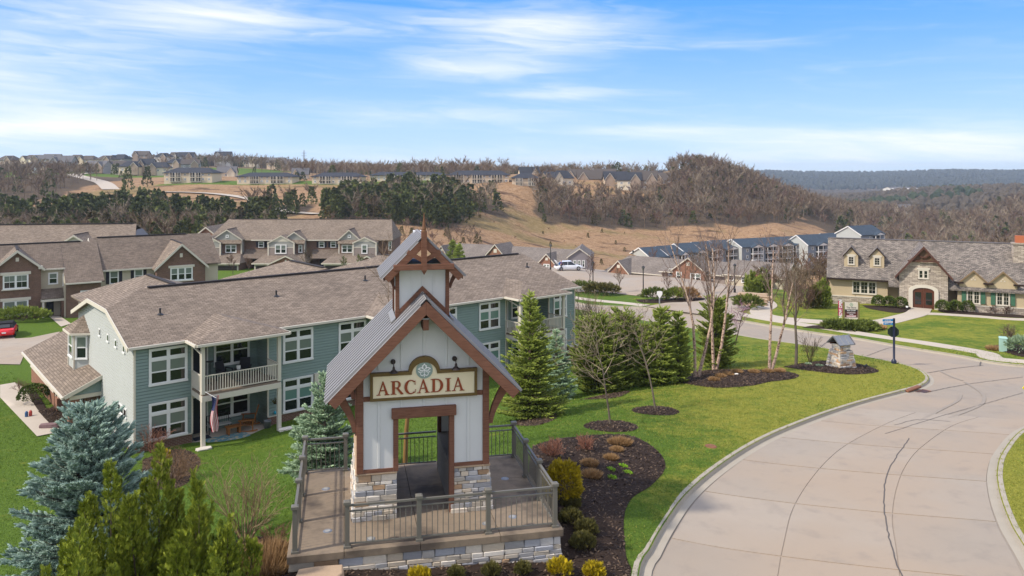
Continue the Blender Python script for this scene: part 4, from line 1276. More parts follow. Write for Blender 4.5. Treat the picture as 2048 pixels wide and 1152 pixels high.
# porch roofs, decks, posts, rails
balm = MB(); balm.box(-.018, -.018, .10, .018, .018, .92); BAL2 = balm.data('baluster', TRIM)
for pi, (a, b) in enumerate(porches):
    e0, e1, yf = a - .42, b + .42, -2.05
    hw = (e1 - e0) / 2; xm = (e0 + e1) / 2; zf = -.11
    rise = sl_ * hw; ya = yf + hw; zrp = zf + rise; yb = (zrp - ez_ - .1) / sl_
    slab(apt, 'porch_roof', [(e0, yf, zf), (e1, yf, zf), (xm, ya, zrp)], SHING, .12)
    slab(apt, 'porch_roof', [(e0, -.2, zf), (e0, yf, zf), (xm, ya, zrp), (xm, yb, zrp)], SHING, .12)
    slab(apt, 'porch_roof', [(e1, yf, zf), (e1, -.2, zf), (xm, yb, zrp), (xm, ya, zrp)], SHING, .12)
    bars(apt, 'gutter', [((e0, yf - .05, zf - .10), (e1, yf - .05, zf - .10)), ((e0 - .05, yf, zf - .10), (e0 - .05, -.45, zf - .10)), ((e1 + .05, yf, zf - .10), (e1 + .05, -.45, zf - .10))], .11, .13, TRIM)
    mb = MB(); mb.box(a - .05, -1.75, -.40, b + .05, -1.55, -.23); mb.box(a - .05, -1.55, -.40, a + .1, 0, -.23); mb.box(b - .1, -1.55, -.40, b + .05, 0, -.23); mb.obj('porch_beam', TRIM, apt)
    wallbox(apt, 'porch_ceiling', a, -1.55, -.24, b, 1.35, -.2, TRIM)
    wallbox(apt, 'deck', a - .02, -1.72, -2.98, b + .02, 1.35, -2.86, mat('deck_board', (.20, .15, .11), .85, .12, 3))
    mb = MB(); mb.box(a - .06, -1.78, -3.24, b + .06, -1.722, -2.95); mb.box(a - .06, -1.722, -3.24, a - .022, 0, -2.95); mb.box(b + .022, -1.722, -3.24, b + .06, 0, -2.95); mb.obj('deck_fascia', TRIM, apt)
    wallbox(apt, 'deck_ceiling', a, -1.72, -3.12, b, 1.35, -3.08, TRIM)
    for x in (a + .02, b - .02):
        wallbox(apt, 'porch_post', x - .10, -1.76, -5.9, x + .10, -1.57, -3.24, TRIM)
        wallbox(apt, 'porch_post', x - .09, -1.75, -2.86, x + .09, -1.57, -.40, TRIM)
    for (p, q) in (((a + .1, -1.66), (b - .1, -1.66)), ((a, -1.57), (a, -.02)), ((b, -1.57), (b, -.02))):
        for zz in (.93, .10): bars(apt, 'balcony_rail', [((*p, -2.86 + zz), (*q, -2.86 + zz))], .06, .05, TRIM)
        L = math.hypot(q[0] - p[0], q[1] - p[1]); n = int(L / .135)
        for k_ in range(1, n):
            f = k_ / n; link('baluster', BAL2, apt, (p[0] + (q[0] - p[0]) * f, p[1] + (q[1] - p[1]) * f, -2.86))
    # recess: back wall with window and door on both floors, side walls
    for z0, z1 in ((-5.85, -3.12), (-2.86, -.24)):
        lap(apt, a, b, z0, z1, SIDEG, y=1.345)
        lap(apt, 0, 1.33, z0, z1, SIDEG, rz=R(-90), loc=(b - .012, 1.34, 0))
        lap(apt, 0, 1.33, z0, z1, SIDEG, rz=R(90), loc=(a + .012, .0, 0))
        win(apt, a + 2.62, 1.292, z0 + .62, 2.05, 1.62, 2, 0, .5, cas=.09, up=GLASS if pi < 2 else GLASSG)
        mb = MB(); mb.box(a + .32, 1.23, z0 + .02, a + .40, 1.34, z0 + 2.12); mb.box(a + 1.18, 1.23, z0 + .02, a + 1.26, 1.34, z0 + 2.12); mb.box(a + .40, 1.23, z0 + 2.04, a + 1.18, 1.34, z0 + 2.12)
        df = mb.obj('door_frame', TRIMW, apt)
        mb = MB(); mb.box(a + .40, 1.25, z0 + .02, a + 1.18, 1.33, z0 + 2.04); mb.obj('door', DOORD, df)
        if pi == 2:
            win(apt, b - .95, 1.292, z0 + .05, 1.5, 2.05, 2, 0, 0, cas=.07, lo=GLASSG)
    wallbox(apt, 'patio', a - .15, -1.95, -5.98, b + .2, 1.35, -5.80, WALKM)
# downspouts at the porch corners
for x, y in ((2.62, -.12), (24.6, -.12), (13.5, -.12)):
    bars(apt, 'downspout', [((x, -.36, -.32), (x + .28, -1.4, -.75)), ((x + .28, -1.4, -.72), (x + .28, -1.55, -5.8))], .09, .07, TRIM)
# roof vents
for x, d in ((2.1, 3.0), (9.2, 3.7), (30.4, 4.0), (16, 4.6)):
    mb = MB(); z = zr_(d); mb.lathe([(.20, z - .02), (.07, z + .06), (.055, z + .08), (.055, z + .34), (.04, z + .35), (0, z + .35)], 10, 0, (x, d, 0)); mb.obj('vent_pipe', BLACKM, apt)
# rear wings: hipped cross roofs rising just above the main ridge
for xm, zp in ((4.3, 1.7), (14.6, 1.9), (23., 1.75)):
    hw, y1 = 4.0, 17.5
    ze = zp - sl_ * 1.25 * hw
    slab(apt, 'rear_roof', [(xm - hw, y1, ze), (xm, y1 - 3.6, zp), (xm, 7.6, zp), (xm - hw, 10.5, ze)][::-1], SHING, .12)
    slab(apt, 'rear_roof', [(xm + hw, y1, ze), (xm, y1 - 3.6, zp), (xm, 7.6, zp), (xm + hw, 10.5, ze)], SHING, .12)
    slab(apt, 'rear_roof', [(xm - hw, y1, ze), (xm + hw, y1, ze), (xm, y1 - 3.6, zp)], SHING, .12)
    bars(apt, 'ridge_vent', [((xm, 8.0, zp + .03), (xm, y1 - 3.8, zp + .03))], .28, .07, RIDGE)
    wallbox(apt, 'rear_wall', xm - hw + .4, DP, BZ, xm + hw - .4, y1 - .4, ze, SIDEB)
# bay on the gable wall
bz0, bz1, d0, d1 = -3.75, -1.15, 10.2, 12.9
mb = MB(); mb.ext([(0, d0, bz0), (-.75, d0 + .55, bz0), (-.75, d1 - .55, bz0), (0, d1, bz0)][::-1], (0, 0, bz1 - bz0)); mb.obj('bay', SIDEW, apt)
win(apt, -.77, (d0 + d1) / 2, bz0 + 1.0, 1.25, 1.45, 1, 0, .5, rz=R(-90), cas=.09)
win(apt, -.39, d0 + .26, bz0 + 1.0, .72, 1.45, 1, 0, .5, rz=R(-36), cas=.07)
mb = MB()
for p in ((0, d0), (-.75, d0 + .55), (-.75, d1 - .55)): mb.box(p[0] - .05, p[1] - .05, bz0, p[0] + .05, p[1] + .05, bz1)
mb.obj('corner_board', TRIM, apt)
br = [(.0, d0 - .35), (-1.0, d0 + .3), (-1.0, d1 - .3), (0, d1 + .35)]
for p, q in zip(br, br[1:]): slab(apt, 'bay_roof', [(*p, bz1 + .05), (0, (d0 + d1) / 2, bz1 + .95), (*q, bz1 + .05)], SHING, .08)
bars(apt, 'gutter', [((*p, bz1 - .02), (*q, bz1 - .02)) for p, q in zip(br, br[1:])], .1, .12, TRIM)
# lean-to garage wing along the gable side
ez2, t0 = -3.95, -1.75
slab(apt, 'wing_roof', [(t0 - .25, 6.75, ez2), (t0 - .25, 21.2, ez2), (2.6, 21.2, -1.9), (2.6, 6.75, -1.9)][::-1], SHING, .14)
bars(apt, 'gutter', [((t0 - .32, 6.75, ez2 - .10), (t0 - .32, 21.2, ez2 - .10))], .11, .13, TRIM)
slab(apt, 'wing_roof', [(2.6, 13.2, -1.9), (2.6, 21.2, -1.9), (6.5, 21.2, -3.8), (6.5, 13.2, -3.8)][::-1], SHING, .14)
bars(apt, 'rake_trim', [((t0 - .25, 6.72, ez2 - .07), (0, 6.72, -3.13))], .05, .22, TRIM)
wallbox(apt, 'wing_wall', t0 + .25, 12.2, -6.1, 6.3, 21, -4.05, SIDEC)
wallbox(apt, 'wing_wall', -.9, 7.3, -6.1, 0, 12.2, -3.75, BRICKR)
wallbox(apt, 'brick_base', t0 + .2, 12.4, -6.15, t0 + .25, 20.9, -5.05, BRICKO)
wallbox(apt, 'sill_course', t0 + .14, 12.35, -5.05, t0 + .25, 20.95, -4.95, TRIM)
win(apt, t0 + .24, 15.2, -4.9, .95, .85, 1, 0, .5, rz=R(-90))
win(apt, t0 + .24, 19, -4.9, .95, .85, 1, 0, .5, rz=R(-90))
wallbox(apt, 'brick_pier', t0 + .05, 7.0, -6.15, t0 + .55, 7.6, -4.05, BRICKO)
wallbox(apt, 'brick_pier', t0 + .05, 10.6, -6.15, t0 + .5, 11.3, -5.0, BRICKO)
wallbox(apt, 'porch_post', t0 + .15, 10.8, -5.0, t0 + .35, 11.0, -4.05, TRIM)
mb = MB(); mb.box(-.93, 9.2, -6.0, -.9, 10.1, -4.0); mb.obj('door', DOORD, apt)
mb = MB(); mb.ext([(t0 + .1, 7.0, ez2 - .15), (0, 7.0, -3.3), (0, 7.0, ez2 - .2)], (0, .1, 0)); mb.obj('wing_gable', SIDEG, apt)
bars(apt, 'porch_beam', [((t0 + .05, 7.0, ez2 - .2), (0, 7.0, ez2 - .2)), ((t0 + .2, 7.0, ez2 - .2), (t0 + .2, 12.2, ez2 - .2))], .15, .22, TRIM)
wallbox(apt, 'porch_floor', t0 + .1, 7.3, -6.2, -.9, 12.2, -5.92, WALKM)

# ------------------------------------------------------------------ the brown townhouses at the left
th_ = thing('brick_townhouse', 'brown brick and cream townhouse row with two brick gables near the red car', 'house', (-52, 85, 0), R(34))
g0 = -7.5
wallbox(th_, 'wall', -3.9, 1.0, g0, 5.75, 11, -2.25, SIDEC)
gable_block(th_, 'brick_gable', -4.1, .3, 0, 6, g0, -1.75, .12, BRICKR)
gable_roof(th_, -4.1, .3, 0, 6, -1.75, .12, SHING, .35, TRIM, rake=.3, ridge=RIDGE)
for z0 in (-3.95, -6.75):
    win(th_, -2.05, -.02, z0, 2.35, 1.55, 2, 0, .5, (1, 0) if z0 > -5 else (0, 0), up=GLASSB, lo=GLASS, cas=.12)
    mb = MB(); mb.box(-3.45, -.14, z0 + 1.52, -.65, .0, z0 + 1.82); mb.obj('lintel', TRIM, th_)
    mb = MB(); mb.box(-3.35, -.16, z0 - .12, -.75, .0, z0 - .02); mb.obj('sill', TRIM, th_)
mb = MB(); mb.box(-2.05, -.06, -1.0, -1.75, 0, -.6); mb.obj('gable_vent', TRIM, th_)
mb = MB(); mb.box(.05, -.36, -1.95, .42, .1, -1.6); mb.obj('eave_return', TRIM, th_)
lap(th_, .3, 2.45, -4.4, -2.25, SIDEC, y=.98)
win(th_, 1.5, .928, -3.85, .95, 1.3, 1, 0, .5, cas=.11, up=GLASSB)
bars(th_, 'gutter', [((.35, .62, -2.15), (2.65, .62, -2.15))], .14, .16, TRIM)
# stair side wall, door porch
mb = MB(); mb.ext([(2.45, .98, g0), (2.45, 3.2, g0), (2.45, 3.2, -1.5), (2.45, .98, -2.3), (2.45, -1.2, -3.6), (2.45, -1.2, g0)], (.12, 0, 0)); mb.obj('side_wall', SIDEC, th_)
win(th_, 2.44, .2, -4.0, .35, 1.3, 1, 0, .5, rz=R(-90), cas=.06)
slab(th_, 'porch_roof', [(.3, -.6, -5.2), (2.5, -.6, -5.2), (2.4, .97, -4.3), (.3, .97, -4.3)], SHINGD, .12)
bars(th_, 'porch_beam', [((.3, -.5, -5.42), (2.5, -.5, -5.42)), ((.35, -.5, -5.42), (.35, .9, -5.42))], .2, .28, TRIM)
wallbox(th_, 'porch_post', .38, -.55, g0, .58, -.35, -5.5, TRIM)
wallbox(th_, 'brick_pier', 2.2, -.55, g0, 2.45, .9, -5.5, BRICKR)
wallbox(th_, 'entry_wall', .58, 1.5, g0, 2.3, 1.6, -4.5, SIDEC)
wallbox(th_, 'porch_back', .3, .9, g0, .34, 1.5, -4.5, BRICKR)
mb = MB(); mb.box(.85, .90, g0 + .1, 1.55, .975, -5.5); dr = mb.obj('door', DOORD, th_)
mb = MB(); mb.lathe([(.22, 0), (.26, .03), (.22, .06)], 14); mb.obj('wreath', BLACKM, dr, (1.2, .88, -5.85), (R(90), 0, 0))
# big shingle slope and the taller part behind its pale step wall
zs = lambda y: -2.18 + (y - .65) * .49
slab(th_, 'main_roof', [(-6, .65, -2.1), (2.5, .65, -2.1), (2.5, 5.9, zs(5.9)), (-6, 5.9, zs(5.9))], SHINGD)
slab(th_, 'main_roof', [(2.5, -2.0, zs(-2.0)), (6.3, -2.0, zs(-2.0)), (6.3, 5.9, zs(5.9)), (2.5, 5.9, zs(5.9))], SHINGD)
slab(th_, 'main_roof', [(-6, 11.2, -2.1), (-6, 5.9, zs(5.9)), (6.3, 5.9, zs(5.9)), (6.3, 11.2, -2.1)][::-1], SHINGD)
bars(th_, 'ridge_vent', [((-6, 5.9, zs(5.9) + .04), (4.6, 5.9, zs(5.9) + .04))], .35, .1, RIDGE)
bars(th_, 'gutter', [((2.5, -2.08, zs(-2) - .1), (6.0, -2.08, zs(-2) - .1))], .13, .15, TRIM)
wallbox(th_, 'wall', 2.6, -1.4, g0, 6.0, 1, -3.7, BRICKR)
win(th_, 4.6, -1.42, -6.1, 1.3, 1.6, 1, 0, .5, cas=.12, up=GLASSB)
u0, u1, uy = 5.75, 12.2, 1.0
zu = lambda y: -2.38 + (y - uy) * .56
wallbox(th_, 'wall', u0, uy, g0, u1 + 7, 11, -2.4, SIDEC)
lap(th_, u0, u1, -5.6, -2.45, SIDEC, y=uy - .01)
mb = MB(); mb.ext([(u0 - .02, uy, -5), (u0 - .02, 11, -5), (u0 - .02, 11, -2.4), (u0 - .02, 6.5, zu(6.5) - .05), (u0 - .02, uy, -2.4)], (.1, 0, 0)); mb.obj('step_wall', SIDEW, th_)
slab(th_, 'upper_roof', [(u0 - .25, uy - .4, zu(uy - .4)), (19.5, uy - .4, zu(uy - .4)), (19.5, 6.5, zu(6.5)), (u0 - .25, 6.5, zu(6.5))], SHINGD)
slab(th_, 'upper_roof', [(19.5, 12.5, zu(.5)), (u0 - .25, 12.5, zu(.5)), (u0 - .25, 6.5, zu(6.5)), (19.5, 6.5, zu(6.5))], SHINGD)
bars(th_, 'rake_trim', [((u0 - .27, uy - .4, zu(uy - .4) - .1), (u0 - .27, 6.5, zu(6.5) - .1)), ((u0 - .27, 12.5, zu(.5) - .1), (u0 - .27, 6.5, zu(6.5) - .1))], .06, .24, TRIM)
bars(th_, 'ridge_vent', [((6.4, 6.5, zu(6.5) + .04), (16.5, 6.5, zu(6.5) + .04))], .35, .1, RIDGE)
bars(th_, 'gutter', [((u0, uy - .46, zu(uy - .4) - .12), (u1, uy - .46, zu(uy - .4) - .12))], .14, .18, TRIM)
for x in (7.6, 10.2):
    win(th_, x, uy - .062, -4.35, .98, 1.55, 1, 0, .5, cas=.1, up=GLASSB)
    for s in (-1, 1): wallbox(th_, 'shutter', x + s * .68 - .17, uy - .10, -4.3, x + s * .68 + .17, uy - .055, -2.85, SHUTD)
gable_block(th_, 'brick_gable', 11.9, 17.3, -.8, 6, g0, -2.55, .02, BRICKR)
gable_roof(th_, 11.9, 17.3, -.8, 7, -2.55, .02, SHING, .35, TRIM, rake=.3, ridge=RIDGE)
win(th_, 14.6, -.83, -4.25, 2.5, 1.55, 3, 0, .5, cas=.11, up=GLASSB)
mb = MB(); mb.box(13.15, -.95, -2.72, 16.05, -.8, -2.45); mb.obj('lintel', TRIM, th_)
mb = MB(); mb.box(13.2, -.95, -4.38, 16.0, -.8, -4.28); mb.obj('sill', TRIM, th_)
mb = MB(); mb.box(14.42, -.86, -1.5, 14.72, -.8, -1.05); mb.obj('gable_vent', TRIM, th_)

# a second row of roofs beyond, and a small brick gabled house at the corner
b2 = thing('rear_townhouse', 'long brown shingle roof of a townhouse row behind the brick gabled one', 'house', (-78, 116, 0), R(8))
wallbox(b2, 'wall', -12, 0, -9.5, 20, 10, -2.6, SIDEB)
slab(b2, 'roof', [(-12.5, -.5, -2.5), (20.5, -.5, -2.5), (19, 5, .35), (-12.5, 5, .35)], SHING, .2); slab(b2, 'roof', [(20.5, 10.5, -2.5), (-12.5, 10.5, -2.5), (-12.5, 5, .35), (19, 5, .35)], SHING, .2)
mb = MB(); mb.ext([(20, 0, -2.6), (20, 10, -2.6), (19.4, 6.2, -.5), (19.4, 3.8, -.5)], (.1, 0, 0)); mb.obj('end_gable', SIDEGR, b2)
bars(b2, 'ridge_vent', [((-12, 5, .42), (18.5, 5, .42))], .4, .1, RIDGE)
for xm in (-4, 12.5):
    gable_block(b2, 'gable', xm - 3, xm + 3, -2, 5, -9.5, -2.9, -.9, TRIM); gable_roof(b2, xm - 3, xm + 3, -2, 5.5, -2.9, -.9, SHING, .35, TRIM, rake=.3, ridge=RIDGE)
b3 = thing('corner_house', 'small brick gable house with white window at the corner of the grey townhouse row', 'house', (-71, 180, 0), 0)
gable_block(b3, 'brick_gable', -2.4, 2.4, 0, 10, -13, -6.3, -4.4, BRICKO); gable_roof(b3, -2.4, 2.4, 0, 12, -6.3, -4.4, SHING, .4, TRIM, rake=.35); win(b3, 0, -.03, -8.6, 2.2, 1.6, 2, 0, .5, sep=False, cas=.2)
# ------------------------------------------------------------------ the stone and stucco sales house at the right
SA = R(-24)
sh_ = thing('stone_cottage', 'tan stucco and ledge stone cottage office with slate roof and arched timber doors', 'house', (36.1, 88, 0), SA)
sb0, se, sr, sd_ = -6.5, -2.95, .72, 5.0
wallbox(sh_, 'wall', 0, .02, sb0, 5.9, 10, se, STUCCO)
wallbox(sh_, 'wall', 5.9, .9, sb0, 24, 10, se - .6, STUCCO)
wallbox(sh_, 'stone_base', -.06, -.08, sb0, 5.95, .02, sb0 + 1.15, LEDGE)
wallbox(sh_, 'stone_sill', -.08, -.12, sb0 + 1.15, 5.97, .02, sb0 + 1.25, TRIM)
slp = (sr - se) / sd_
zz = lambda y: se + .1 + slp * y
slab(sh_, 'roof', [(-.35, -.5, zz(-.5)), (5.95, -.5, zz(-.5)), (5.95, sd_, zz(sd_)), (-.35, sd_, zz(sd_))], SLATE, .15)
slab(sh_, 'roof', [(5.95, -1.15, zz(-1.15) + .0), (24.5, -1.15, zz(-1.15)), (24.5, sd_, zz(sd_)), (5.95, sd_, zz(sd_))], SLATE, .149)
slab(sh_, 'roof', [(24.5, 2 * sd_ + .5, zz(-.5)), (-.35, 2 * sd_ + .5, zz(-.5)), (-.35, sd_, zz(sd_)), (24.5, sd_, zz(sd_))], SLATE, .15)
bars(sh_, 'ridge_cap', [((-.3, sd_, zz(sd_) + .02), (24.4, sd_, zz(sd_) + .02))], .3, .08, mat('lead_ridge', (.16, .15, .155), .7))
mb = MB(); mb.ext([(0, .02, se), (0, 10, se), (0, 5, sr - .1)], (.1, 0, 0)); mb.obj('end_gable', STUCCO, sh_)
GUT = mat('bronze_gutter', (.028, .016, .013), .5)
bars(sh_, 'gutter', [((-.3, -.55, zz(-.5) - .12), (5.95, -.55, zz(-.5) - .12))], .14, .17, GUT)
for x in (.37, 5.45): bars(sh_, 'downspout', [((x, -.15, se), (x, -.15, sb0 + .1))], .11, .1, GUT)
for x in (.37, 5.45): bars(sh_, 'lantern', [((x, -.24, se - .55), (x, -.24, se - .85))], .26, .2, GUT)
LEADW = dict(sep=False, cas=.1, fr=TRIM)
win(sh_, 3.55, -.0, -4.95, 2.5, 1.45, 3, 0, 0, (1, 2), lo=GLASS, **LEADW)
mb = MB(); mb.box(2.2, -.1, -3.5, 4.9, .02, -3.2); mb.obj('lintel', TRIM, sh_)
# two dormers
for x in (2.2, 4.87):
    y = 1.05; zb_, zt_, za_ = zz(y) - .02, -.72, .12
    gable_block(sh_, 'dormer', x - .72, x + .72, y, 4.4, zb_, zt_, za_, STUCCO)
    gable_roof(sh_, x - .72, x + .72, y, 4.6, zt_ - .02, za_ - .02, SLATE, .16, GUT, th=.1, rake=.16)
    win(sh_, x, y - .01, zb_ + .25, .72, .98, 1, 0, 0, (1, 2), lo=GLASS, sep=False, fr=TRIM, cas=.09)
    mb = MB(); mb.box(x - .5, y - .06, zb_ + 1.25, x + .5, y, zb_ + 1.42); mb.obj('lintel', TRIM, sh_)
# entrance gable
ex, ey = 9.3, -1.35
gable_block(sh_, 'entrance_gable', ex - 2.3, ex + 2.3, ey, 4.5, sb0, -2.15, .62, LEDGE)
gable_roof(sh_, ex - 2.3, ex + 2.3, ey, 5.2, -2.15, .62, SLATE, .45, WOODD, th=.16, rake=.3)
mb = MB(); mb.ext([(ex - 1.35, ey - .14, -.78), (ex + 1.35, ey - .14, -.78), (ex, ey - .14, .55)], (0, .135, 0)); mb.obj('gable_board', mat('brown_board', (.14, .085, .05), .8), sh_)
bars(sh_, 'truss', [((ex - 1.5, ey - .25, -.85), (ex + 1.5, ey - .25, -.85)), ((ex, ey - .28, -.8), (ex, ey - .28, .55)), ((ex - .05, ey - .25, -.5), (ex - .62, ey - .25, -.1)), ((ex + .05, ey - .25, -.5), (ex + .62, ey - .25, -.1))], .14, .16, WOODD)
win(sh_, ex, ey - .01, -2.75, 1.0, .98, 2, 0, 0, (0, 1), lo=GLASS, **LEADW)
mb = MB(); mb.box(ex - .62, ey - .09, -1.76, ex + .62, ey, -1.58); mb.obj('lintel', TRIM, sh_)
arch = [(ex - 1.42, sb0), (ex - 1.42, -4.0)] + [(ex + 1.42 * math.cos(t), -4.0 + .62 * math.sin(t)) for t in np.linspace(math.pi, 0, 12)[1:-1]] + [(ex + 1.42, -4.0), (ex + 1.42, sb0)]
inn = [(ex - 1.02, sb0), (ex - 1.02, -4.1)] + [(ex + 1.02 * math.cos(t), -4.1 + .40 * math.sin(t)) for t in np.linspace(math.pi, 0, 12)[1:-1]] + [(ex + 1.02, -4.1), (ex + 1.02, sb0)]
mb = MB()
for a, b, c, d in zip(arch, arch[1:], inn[1:], inn): mb.ext([(a[0], ey - .16, a[1]), (b[0], ey - .16, b[1]), (c[0], ey - .16, c[1]), (d[0], ey - .16, d[1])], (0, .17, 0))
mb.obj('arch_surround', TRIM, sh_)
for s in (-1, 1):
    pts = [(ex + s * .01, ey - .05, sb0 + .1), (ex + s * 1.02, ey - .05, sb0 + .1), (ex + s * 1.02, ey - .05, -4.1)] + [(ex + s * 1.02 * math.cos(t), ey - .05, -4.1 + .40 * math.sin(t)) for t in np.linspace(0, math.pi / 2, 7)[1:-1]] + [(ex + s * .01, ey - .05, -3.7)]
    mb = MB(); mb.ext(pts, (0, .04, 0)); dl = mb.obj('door_leaf', DOORW, sh_)
    mb = MB(); mb.box(ex + s * .52 - .3, ey - .07, sb0 + 1.0, ex + s * .52 + .3, ey - .051, -4.2); mb.obj('pane', GLASS, dl)
    bars(dl, 'glazing_bar', [((ex + s * .52, ey - .075, sb0 + 1.0), (ex + s * .52, ey - .075, -4.2)), ((ex + s * .52 - .3, ey - .075, sb0 + 1.45), (ex + s * .52 + .3, ey - .075, sb0 + 1.45))], .04, .03, DOORW)
# the part with green shutters: two small gables
wallbox(sh_, 'wall', 12.55, -.75, sb0, 24, .9, -3.6, STUCCO)
wallbox(sh_, 'stone_base', 12.5, -.85, sb0, 24, -.75, sb0 + 1.1, LEDGE)
wallbox(sh_, 'stone_sill', 12.5, -.88, sb0 + 1.1, 24, -.75, sb0 + 1.18, TRIM)
for x in (14.0, 16.65, 21.5):
    gable_block(sh_, 'wall_gable', x - 1.28, x + 1.28, -.8, 2.6, -4.0, -2.95, -1.72, STUCCO)
    gable_roof(sh_, x - 1.28, x + 1.28, -.8, 3.2, -2.95, -1.72, SLATE, .2, mat('tan_rake', (.22, .15, .085), .8), th=.12, rake=.2)
    win(sh_, x, -.82, -5.2, 1.25, 1.45, 2, 0, 0, (1, 2), lo=GLASS, **LEADW)
    for s in (-1, 1): wallbox(sh_, 'shutter', x + s * .88 - .2, -.89, -5.15, x + s * .88 + .2, -.82, -3.75, SHUTG)
    mb = MB()
    for dx, dz in ((0, .28), (-.15, .1), (.15, .1)): mb.box(x + dx - .06, -.84, -2.75 + dz - .05, x + dx + .06, -.8, -2.75 + dz + .05)
    mb.obj('vent_holes', TRIM, sh_)
for x in (12.62, 15.32, 18.0):
    bars(sh_, 'downspout', [((x, -.95, -3.05), (x, -.95, sb0 + .1))], .11, .1, GUT)
    bars(sh_, 'gutter', [((x - .45, -1.1, -2.98), (x + .45, -1.1, -2.98))], .3, .17, GUT)
    bars(sh_, 'lantern', [((x, -1.03, -3.6), (x, -1.03, -3.9))], .26, .2, GUT)
mb = MB(); mb.box(18.1, 2.5, -1.2, 19.4, 3.6, .95); mb.box(18.0, 2.4, .95, 19.5, 3.7, 1.1); ch_ = mb.obj('chimney', LEDGE, sh_)
mb = MB(); mb.box(18.35, 2.75, 1.1, 19.2, 3.4, 1.85); mb.obj('chimney_pot', mat('terracotta', (.42, .13, .06), .8), ch_)

# ------------------------------------------------------------------ the pale gabled townhouse row across the valley street
mt = thing('gabled_townhouse', 'long grey gabled townhouse row with brown garage doors and tan roof', 'house', (0, 163, 0), 0)
mx = lambda zx: .02117 * 1.0 * zx - 66.5
mz = lambda zy: -1.42 - .02117 * zy
mg = -13
PGREY = mat('pale_grey_shake', (.32, .31, .285), .8)
wallbox(mt, 'wall', mx(150), 0, mg, mx(1950), 12, mz(205), BRICKR)
slab(mt, 'roof', [(mx(120), -.6, mz(205)), (mx(1960), -.6, mz(205)), (mx(1900), 6.5, mz(20)), (mx(215), 6.5, mz(20))], SHING, .2)
slab(mt, 'roof', [(mx(1960), 13, mz(205)), (mx(120), 13, mz(205)), (mx(215), 6.5, mz(20)), (mx(1900), 6.5, mz(20))], SHING, .2)
slab(mt, 'roof', [(mx(1960), -.6, mz(205)), (mx(1960), 13, mz(205)), (mx(1900), 6.5, mz(20))], SHING, .2)
slab(mt, 'roof', [(mx(120), 13, mz(205)), (mx(120), -.6, mz(205)), (mx(215), 6.5, mz(20))], SHING, .2)
bars(mt, 'ridge_vent', [((mx(240), 6.5, mz(18)), (mx(1880), 6.5, mz(18)))], .35, .1, RIDGE)
bars(mt, 'gutter', [((mx(560), -.65, mz(208)), (mx(1160), -.65, mz(208))), ((mx(1160), -.65, mz(208)), (mx(1420), -.65, mz(208)))], .14, .2, TRIM)
